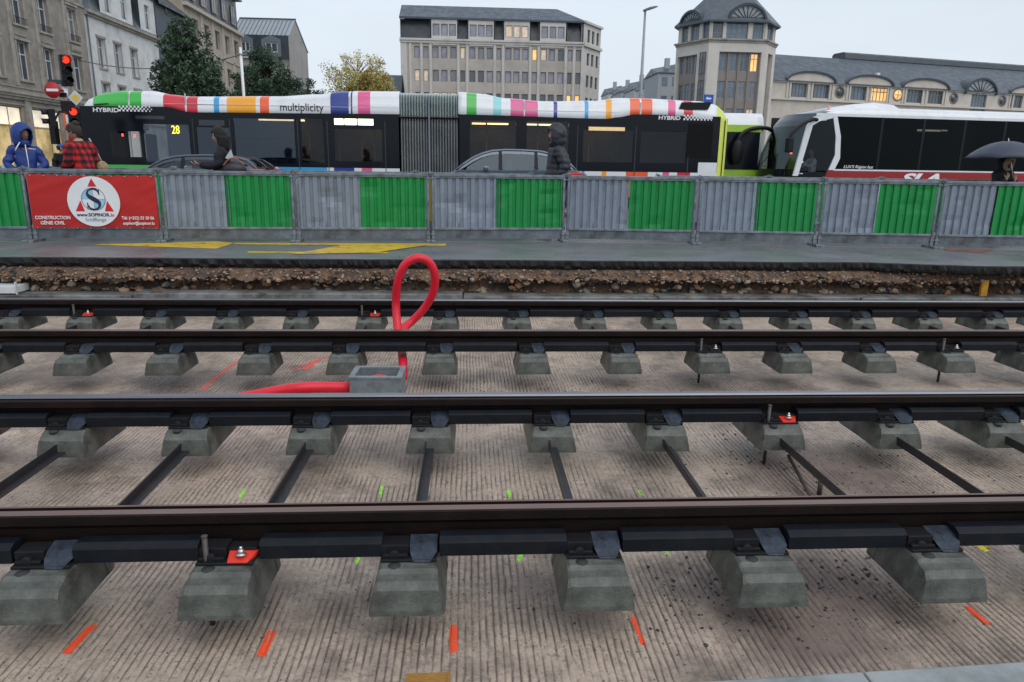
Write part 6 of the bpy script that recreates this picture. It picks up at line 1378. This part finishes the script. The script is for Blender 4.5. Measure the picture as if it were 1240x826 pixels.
# --- station wing with segmental gables and a long slate roof
sa = atY(940,110,104); sb = atY(1262,130,116); h9 = empty('station_building', (sa.x, 104, 0), math.atan2(12, sb.x-sa.x), 'long pale stone station wing with arched gables, round windows and a slate roof', 'building')
sd = Vector((sb.x-sa.x, 12, 0)); LS = sd.length+14; sd.normalize(); sn = Vector((-sd.y, sd.x, 0)); SO = Vector((sa.x, 104, 0))
def spt(px, py):
    d = ray(px, py); o_ = Vector((0,0,CZ)); t_ = (SO-o_).dot(sn)/d.dot(sn); p_ = o_+d*t_-SO; return p_.dot(sd), p_.z
M_st = mat('pale_station_stone', (.60,.55,.49), .85, 0, .07, .8, grime=(.42,.38,.33), gscale=.35, gth=.56, gsoft=.2); ZC = 13.25; zw0, zw1 = 11.2, 13.05
print('station', [spt(*p_) for p_ in ((952,97),(1018,99),(1033,104),(1085,104),(1240,115),(955,116),(1232,134),(1030,71),(1240,72),(985,89),(1051,96))])
gab = [(952,1009),(1025,1079),(1093,1147),(1224,1284)]; doub = []; rounds = [(1017,112),(1086.5,118),(1154.5,122),(1213,126)]; gabU = [(spt(a,105)[0], spt(c_,110)[0]) for a, c_ in gab]
wn = []
for (a, c_) in ((957,977),(983,1004),(1028,1049),(1055,1076),(1099,1119),(1125,1144),(1226,1240),(1246,1262)): wn.append((spt(a,110)[0], spt(c_,112)[0], zw0, zw1))
cen = (spt(1175,120)[0], spt(1196,120)[0]); wn.append((cen[0]+.2, cen[1]-.2, 9.6, 12.9))
S0 = (0,0,0); SU = (1,0,0); SN = (0,1,0)
low = [(2+6.0*k, 5+6.0*k, 2.5, 7.0) for k in range(int(LS/6)-1)]
facade(S0, SU, SN, -4, LS, 0, ZC, wn+low, 'wall', M_st, h9, .35); b = MB(); b.box((-4,.38,0),(LS,.40,ZC)); b.build('inner_wall', M_st, h9)
for k, w in enumerate(wn): window(S0, SU, SN, w, h9, mat('grey_green_frame', (.16,.18,.19), .5), M_lit if k == 3 else (M_pane3 if k < 3 or k > 7 else M_pane), (.2,.4,.6,.8), (.7,), .08, .22, .10)
g2 = MB()
for w in low: g2.box((w[0],.25,w[2]),(w[1],.27,w[3]))
g2.build('lower_windows', M_pane, h9)
def seggable(u0, u1, rise, name='gable'):
    n = 16; c_ = (u0+u1)/2; h = (u1-u0)/2; pts_ = [(c_+h*math.cos(math.pi*k/n)*1.0, ZC+rise*math.sin(math.pi*k/n)**.9) for k in range(n+1)]
    b = MB(); b.prism(pts_, 'y', -.12, .2); o = b.build(name, M_st, h9); b = MB()
    o2 = [(c_+(h+.3)*math.cos(math.pi*k/n), ZC+(rise+.25)*math.sin(math.pi*k/n)**.9) for k in range(n+1)]
    for k in range(n): b.add([(pts_[k][0],-.35,pts_[k][1]),(pts_[k+1][0],-.35,pts_[k+1][1]),(o2[k+1][0],-.35,o2[k+1][1]),(o2[k][0],-.35,o2[k][1]),(pts_[k][0],4,pts_[k][1]),(pts_[k+1][0],4,pts_[k+1][1]),(o2[k+1][0],4,o2[k+1][1]),(o2[k][0],4,o2[k][1])], [(0,1,2,3),(3,2,6,7),(0,4,5,1)])
    b.build('gable_roof', M_slated, o)
for u0, u1 in gabU: seggable(u0, u1, 1.3)
A_, d_, n_ = Vector((0,-.15,0)), Vector((1,0,0)), Vector((0,1,0)); cu_ = (cen[0]+cen[1])/2; arch_dormer(A_, d_, n_, cu_, (spt(1208,118)[0]-spt(1166,118)[0])/2*.86, ZC-.35, h9, .72)
for k, (px, py) in enumerate(rounds):
    u_, z_ = spt(px, py); z_ = 12.2; b = MB(); b.tube([(u_,-.06,z_),(u_,.0,z_)], .90, 24); rw = b.build('round_window', M_stone2, h9); b = MB(); b.tube([(u_,-.075,z_),(u_,-.061,z_)], .68, 24); b.build('pane', M_lit if k == 1 else M_pane, rw); b = MB(); b.box((u_-.04,-.10,z_-.58),(u_+.04,-.076,z_+.58)); b.box((u_-.58,-.10,z_-.04),(u_+.58,-.076,z_+.04)); b.build('cross_bar', M_gfr, rw)
b = MB()
for u0, u1 in gabU:
    for f_ in (.02,.08,.46,.54,.92,.98): x_ = u0+(u1-u0)*f_; b.box((x_-.13,-.16,zw0-.1),(x_+.13,-.002,ZC-.15))
b.box((-4,-.35,10.75),(LS,-.003,11.0)); b.box((-4,-.22,ZC-.15),(LS,-.002,ZC)); b.build('cornice', mat('station_trim', (.56,.52,.46), .85, 0, .06, 1), h9)
zrd = spt(1000,68)[1]; b = MB(); b.add([(-4,-.4,ZC),(LS,-.4,ZC),(LS,7,17.9),(-4,7,17.9),(LS,14,ZC),(-4,14,ZC)], [(0,1,2,3),(3,2,4,5)]); b.build('roof', M_slate, h9)
ur = spt(1031,66)[0]+5.2; b = MB(); b.box((ur,7.2,15),(LS,10,18.75)); b.prism([(7.0,18.0),(7.2,18.75),(7.6,19.0),(9.6,19.0),(10,18.75),(10,18)],'x',ur-.15,LS+.1); b.build('upper_roof_hall', M_slated, h9)
# roof hatch
u_, z_ = spt(1076,88); b = MB(); b.box((u_-.3,1.9,15.1),(u_+.3,2.4,15.45)); b.build('roof_hatch', M_white, h9)
# ---------------- signals
def lens(t, c, r, mt_, nrm=(0,-1,0)): b = MB(); n_ = Vector(nrm); b.cyl(Vector(c), Vector(c)+n_*.02, r, 16); return b.build('lens', mt_, t)
M_litred = mat('lit_red_lens', (1,.035,.015), .4, emit=1.6); M_offl = mat('dark_lens', (.03,.03,.03), .3)
YS = 19.2; bp_ = atY(84,150,YS); ts = empty('traffic_signal', (bp_.x, YS, 0), 0, 'traffic signal mast with lit red lamps, red and white bands and a no-entry sign', 'traffic light')
def S(px, py): p_ = atY(px, py, YS); return p_.x-bp_.x, p_.z
ztop_ = S(75,66)[1]; b = MB(); b.tube([(0,0,0),(0,0,ztop_)], .055, 12)
b.build('mast', mat('grey_mast', (.28,.29,.30), .5, .3), ts)
b = MB(); zz = .25; k = 0
while zz < ztop_-.7: b.tube([(0,0,zz),(0,0,zz+.33)], .062, 12, k % 2); zz += .331; k += 1
b.build('striped_sleeve', [M_RED, M_WHITE], ts)
def head(x, z, n, litk, rot, h=.30, sz=.15, mesh='signal_head'):
    b = MB(); b.box((-.15,-.13,0),(.15,.05,n*h)); hd_ = b.build(mesh, M_BLACK, ts, bevel=.02); hd_.scale = (.8,.8,.8); hd_.location = (x, 0, z+n*h*.1); hd_.rotation_euler = (0,0,rot)
    for k in range(n):
        zc_ = (n-k-.5)*h; b = MB(); b.cyl((0,-.13,zc_),(0,-.15,zc_), .10, 18); b.build('lens', M_litred if k in litk else M_offl, hd_)
        b = MB(); m = 10; A1 = [(math.cos(math.pi*(-.1+1.2*q/m))*.115, -.13, zc_+math.sin(math.pi*(-.1+1.2*q/m))*.115) for q in range(m+1)]; A2 = [(p_[0], -.36+.05*abs(p_[0])/.115, p_[2]) for p_ in A1]
        b.add(A1+A2, [(q, q+1, m+2+q, m+1+q) for q in range(m)], 0, True); v_ = b.build('visor', M_BLACK if k not in litk else mat('visor_lit_red', (.30,.02,.015), .5), hd_); s_ = v_.modifiers.new('t', 'SOLIDIFY'); s_.thickness = .006  # visors over lit lenses coloured red, the lamp's glow put into the paint
    return hd_
x_, z_ = S(77,109); head(x_+.10, z_, 3, (0,), R(45))
x_, z_ = S(85,157); head(x_+.12, z_, 2, (0,), R(30))
x_, z_ = S(72,157); head(x_-.10, z_, 2, (), R(-60), .27)
x_, z_ = S(69,110); b = MB(); b.cyl((x_,-.20,z_),(x_,-.185,z_), .19, 28); sg_ = b.build('no_entry_sign', mat('sign_red', (.40,.015,.02), .5), ts); b = MB(); b.box((x_-.14,-.206,z_-.03),(x_+.14,-.201,z_+.03)); b.build('white_bar', M_WHITE, sg_)
x_, z_ = S(94,119); b = MB(); b.prism([(x_-.18,z_),(x_,z_-.18),(x_+.18,z_),(x_,z_+.18)],'y',-.10,-.085); sg_ = b.build('priority_sign', mat('sign_white', (.55,.56,.57), .4), ts); b = MB(); b.prism([(x_-.10,z_),(x_,z_-.10),(x_+.10,z_),(x_,z_+.10)],'y',-.105,-.101); b.build('yellow_diamond', M_yelp, sg_)
b = MB(); b.box((-.0,-.02,S(94,119)[1]-.02),(S(94,119)[0],.02,S(94,119)[1]+.02)); b.box((S(69,110)[0],-.19,S(69,110)[1]-.02),(.0,-.05,S(69,110)[1]+.02)); b.box((-.1,-.1,S(77,118)[1]),(.05,0.05,S(77,123)[1]+.2)); b.box((-.08,-.14,S(80,130)[1]-.1),(.16,.06,S(80,130)[1]+.14)); b.build('bracket', M_BLACK, ts)
x_, z_ = S(62,100); b = MB(); b.box((x_-.03,-.1,z_-.04),(x_+.3,-.05,z_+.06)); b.build('small_plate', mat('dark_green_plate', (.02,.05,.05), .5), ts)
# ---------------- lamp post, cable posts, far signs
YP = 42.0; lp = atY(776,112,YP); zt_ = atY(786,14,YP).z; t = empty('street_lamp', (lp.x, YP, 0), 0, 'tall grey street lamp with a flat tilted head against the sky', 'street lamp')
b = MB(); b.tube([(0,0,0),(0,0,zt_*.5),(0,0,zt_)], [.12,.10,.06], 12); b.build('pole', mat('grey_pole', (.30,.32,.34), .5, .3), t)
b = MB(); rg = []
for x_, w_, h_, zz in ((-.12,.08,.07,0),(0,.14,.11,.02),(.25,.2,.12,.10),(.55,.18,.08,.20),(.68,.08,.03,.25)): rg.append([(x_,-w_,zt_+zz),(x_,w_,zt_+zz),(x_,w_*.7,zt_+zz+h_),(x_,-w_*.7,zt_+zz+h_)])
b.loft(rg, 0); b.build('lamp_head', mat('dark_lamp_head', (.10,.11,.12), .5), t, bevel=.015)
YW = 60.0; wp = atY(294,100,YW); zt_ = atY(293,66,YW).z; t = empty('cable_post', (wp.x, YW, 0), 0, 'thin white post holding the span cable beside the second tree', 'post'); b = MB(); b.tube([(0,0,0),(0,0,zt_+.5)], [.13,.11], 10); b.build('pole', M_WHITE, t); b = MB(); b.cyl((0,-.05,zt_-.1),(0,.05,zt_+.02),.16,8); b.box((.0,-.03,zt_-.02),(.45,.03,zt_+.04)); b.build('cable_clamp', M_STEEL, t)
P0 = atX(95,73,XF)+Vector((.1,0,0)); P1 = Vector((wp.x, YW, zt_)); b = MB(); pt = []
for k in range(25): f_ = k/24; p_ = P0.lerp(P1, f_); p_.z -= 4*1.35*f_*(1-f_)*.62; pt.append(p_)
b.tube(pt, .045, 6); tag(b.build('span_cable', mat('grey_cable', (.20,.21,.22), .6)), 'sagging grey span cable from the stone building to the white post', 'cable')
for px, py, YY, sz, mt_, lb in ((858,119,34,.42,mat('sign_blue', (.02,.09,.42), .4),'small blue square sign above the rear of the striped bus'),):
    p_ = atY(px, py, YY); t = empty('blue_sign', (p_.x, YY, 0), 0, lb, 'sign'); b = MB(); b.box((-sz/2-.02,-.02,p_.z-.25),(sz/2+.02,.0,p_.z+.16)); pl = b.build('plate', mt_, t); b = MB(); b.box((-.12,-.026,p_.z-.05),(.12,-.021,p_.z+.02)); b.box((-.09,-.026,p_.z+.021),(-.04,-.021,p_.z+.06)); b.build('pictogram', M_WHITE, pl); b = MB(); b.tube([(0,.03,0),(0,.03,p_.z+.1)], .03, 8); b.build('post', M_STEEL, t)
# ---------------- trees
def leafmat(n, c, c2, tr=.25): 
    m = mat(n, c, .55, 0, .3, .8, col2=c2); return m
def tree(name, base, ztop, zlow, rad, mats, label, nclump=150, nleaf=60, ls=.22, seed=1, sparse=0.0, group=None, stretch=1.0, trunk_r=.22, shape=.0, clr=.75):
    r_ = random.Random(seed); t = empty(name, base, 0, label, 'tree', group); H = ztop; mid = (ztop+zlow)/2; hz = (ztop-zlow)/2
    b = MB(); b.tube([(0,0,0),(.05,0,zlow*.5),(0,.05,zlow),(.1,0,mid),(0,0,ztop-.6)], [trunk_r,trunk_r*.8,trunk_r*.65,trunk_r*.4,.03], 10); b.build('trunk', mat('bark', (.05,.04,.03), .9, 0, .3, 8, bump=.8), t)
    cl = []
    while len(cl) < nclump:
        v = Vector((r_.uniform(-1,1), r_.uniform(-1,1), r_.uniform(-1,1))); L_ = v.length
        w = 1-shape*max(0, v.z)
        if L_ > 1 or L_ < .25 or math.hypot(v.x, v.y) > w*(.85+.25*noise.noise(v*2+Vector((seed,0,0)))): continue
        if noise.noise(v*2.2+Vector((seed*3,0,0))) < -.28+sparse*.5: continue
        cl.append(Vector((v.x*rad, v.y*rad*stretch, mid+v.z*hz)))
    b = MB()
    for c in cl[::2]:
        s = Vector((0,0,max(zlow*.9, min(c.z-1.2*rad*.3, ztop-1)))); m_ = s.lerp(c, .5)+Vector((0,0,.15)); b.tube([s, m_, c], [.05+trunk_r*.12,.04,.012], 5)
    b.build('limbs', mat('bark', (.05,.04,.03), .9), t)
    vs = []; fs = []; mi = []
    for c in cl:
        rc = clr*r_.uniform(.6,1.15); k_ = int(nleaf*r_.uniform(.6,1.3)); mm = r_.randrange(len(mats))
        for _ in range(k_):
            d = Vector((r_.gauss(0,1), r_.gauss(0,1), r_.gauss(0,.8))); d.normalize(); p = c+d*rc*r_.random()**.5
            a = Vector((r_.gauss(0,1), r_.gauss(0,1), r_.gauss(0,1))).normalized(); e = a.cross(Vector((r_.gauss(0,1), r_.gauss(0,1), r_.gauss(0,1)))).normalized(); q = ls*r_.uniform(.6,1.25)
            o = len(vs); vs += [tuple(p-a*q), tuple(p+e*q*.45), tuple(p+a*q), tuple(p-e*q*.45)]; fs.append((o,o+1,o+2,o+3)); mi.append(mm)
    me = bpy.data.meshes.new('crown'); me.from_pydata(vs, [], fs); me.polygons.foreach_set('material_index', mi)
    for m in mats: me.materials.append(m)
    o = bpy.data.objects.new('crown', me); C.objects.link(o); o.parent = t; return t
GD = [leafmat('dark_leaf', (.022,.055,.030), (.04,.085,.042)), leafmat('mid_leaf', (.04,.085,.04), (.06,.115,.055)), leafmat('deep_leaf', (.015,.038,.022), (.03,.06,.03))]
c = atY(226, 70, 56); a = atY(184, 80, 56); d = atY(271, 80, 56); zt = atY(222,22,56).z
tree('broadleaf_tree', (c.x, 56, 0), zt, 3.6, (d.x-a.x)/2*1.18, GD, 'large dark green tree in front of the white and cream buildings', 330, 52, .135, 3, group=None, shape=.60, clr=.52)
c = atY(326, 90, 66); zt = atY(320,60,66).z
tree('broadleaf_tree', (c.x, 66, 0), zt, 3.4, 3.0, GD, 'dark green tree below the metal-roofed house, right of the white post', 230, 70, .13, 8, shape=.4, clr=.55)
c = atY(292, 100, 68); tree('broadleaf_tree', (c.x, 69, 0), atY(296,84,69).z, 2.5, 1.7, GD, 'small dark green tree behind the thin white post', 90, 70, .13, 10, shape=.3, clr=.5)
c = atY(372, 105, 76); tree('broadleaf_tree', (c.x, 76, 0), atY(372,97,76).z, 3, 2.1, GD, 'low dark green tree at the foot of the plain gable wall', 90, 60, .14, 12, shape=.2, clr=.55)
YY_ = [leafmat('yellow_leaf', (.50,.42,.14), (.60,.52,.22)), leafmat('olive_leaf', (.30,.28,.09), (.40,.36,.12)), leafmat('ochre_leaf', (.34,.25,.06), (.42,.33,.10))]
c = atY(447, 100, 90); tree('autumn_tree', (c.x, 90, 0), atY(445,84,90).z, 5, 3.9, YY_[1:], 'low dense autumn tree with ochre leaves before the slate-roofed house', 200, 70, .17, 21, shape=.25, clr=.7)
c = atY(430, 90, 94); tree('autumn_tree', (c.x, 96, 0), atY(430,66,96).z, 7, 5.4, [YY_[0], YY_[0], YY_[1]], 'thin pale yellow autumn tree with gaps showing the sky', 260, 26, .15, 25, sparse=.3, shape=.25, clr=.7)

# ---------------- light, sky, camera
w = bpy.data.worlds.new('World'); sc.world = w; w.use_nodes = True; nt = w.node_tree; N = nt.nodes; L_ = nt.links; bg = N['Background']
sky = N.new('ShaderNodeTexSky'); sky.sky_type = 'NISHITA'; sky.sun_disc = False; sky.sun_elevation = R(52); sky.sun_rotation = R(145); sky.dust_density = 4; sky.air_density = 1.2
tc = N.new('ShaderNodeTexCoord'); sp = N.new('ShaderNodeSeparateXYZ'); L_.new(tc.outputs['Generated'], sp.inputs[0])
cr = N.new('ShaderNodeValToRGB'); L_.new(sp.outputs['Z'], cr.inputs[0]); e = cr.color_ramp.elements; e[0].position = 0.0; e[0].color = (6.5,7.2,7.9,1); e[1].position = 1; e[1].color = (5.6,6.2,7.2,1); q_ = e.new(.30); q_.color = (6.6,7.3,8.1,1)
nz_t = N.new('ShaderNodeTexNoise'); nz_t.inputs['Scale'].default_value = 2.2; nz_t.inputs['Detail'].default_value = 4; mp = N.new('ShaderNodeMapping'); mp.inputs['Scale'].default_value = (1,1,3); L_.new(tc.outputs['Generated'], mp.inputs[0]); L_.new(mp.outputs[0], nz_t.inputs['Vector'])
mr = N.new('ShaderNodeMapRange'); mr.inputs[1].default_value = .3; mr.inputs[2].default_value = .7; mr.inputs[3].default_value = .93; mr.inputs[4].default_value = 1.06; L_.new(nz_t.outputs['Fac'], mr.inputs[0])
ml = N.new('ShaderNodeVectorMath'); ml.operation = 'SCALE'; L_.new(cr.outputs[0], ml.inputs[0]); L_.new(mr.outputs[0], ml.inputs['Scale'])
mx = N.new('ShaderNodeMix'); mx.data_type = 'RGBA'; mx.inputs['Factor'].default_value = .9; L_.new(sky.outputs[0], mx.inputs['A']); L_.new(ml.outputs[0], mx.inputs['B']); L_.new(mx.outputs['Result'], bg.inputs['Color']); bg.inputs['Strength'].default_value = .1
sn_ = bpy.data.lights.new('sun', 'SUN'); sn_.energy = 1.0; sn_.angle = R(60); sn_.color = (1, .96, .9); so = bpy.data.objects.new('sun', sn_); C.objects.link(so); so.rotation_euler = (R(90-52), 0, R(35))
cam = bpy.data.cameras.new('camera'); cam.sensor_width = 36; cam.sensor_fit = 'HORIZONTAL'; cam.lens = F/1240*36; cam.clip_start = .05; cam.clip_end = 3000
oc = bpy.data.objects.new('camera', cam); C.objects.link(oc); M_ = Matrix((RT, UP, -FW)).transposed().to_4x4(); M_.translation = Vector((0,0,CZ)); oc.matrix_world = M_; sc.camera = oc
sc.view_settings.view_transform = 'Standard'; sc.view_settings.look = 'None'; sc.view_settings.gamma = 1; sc.view_settings.exposure = .3; sc.view_settings.use_curve_mapping = False
sc.cycles.max_bounces = 8; sc.cycles.transparent_max_bounces = 16
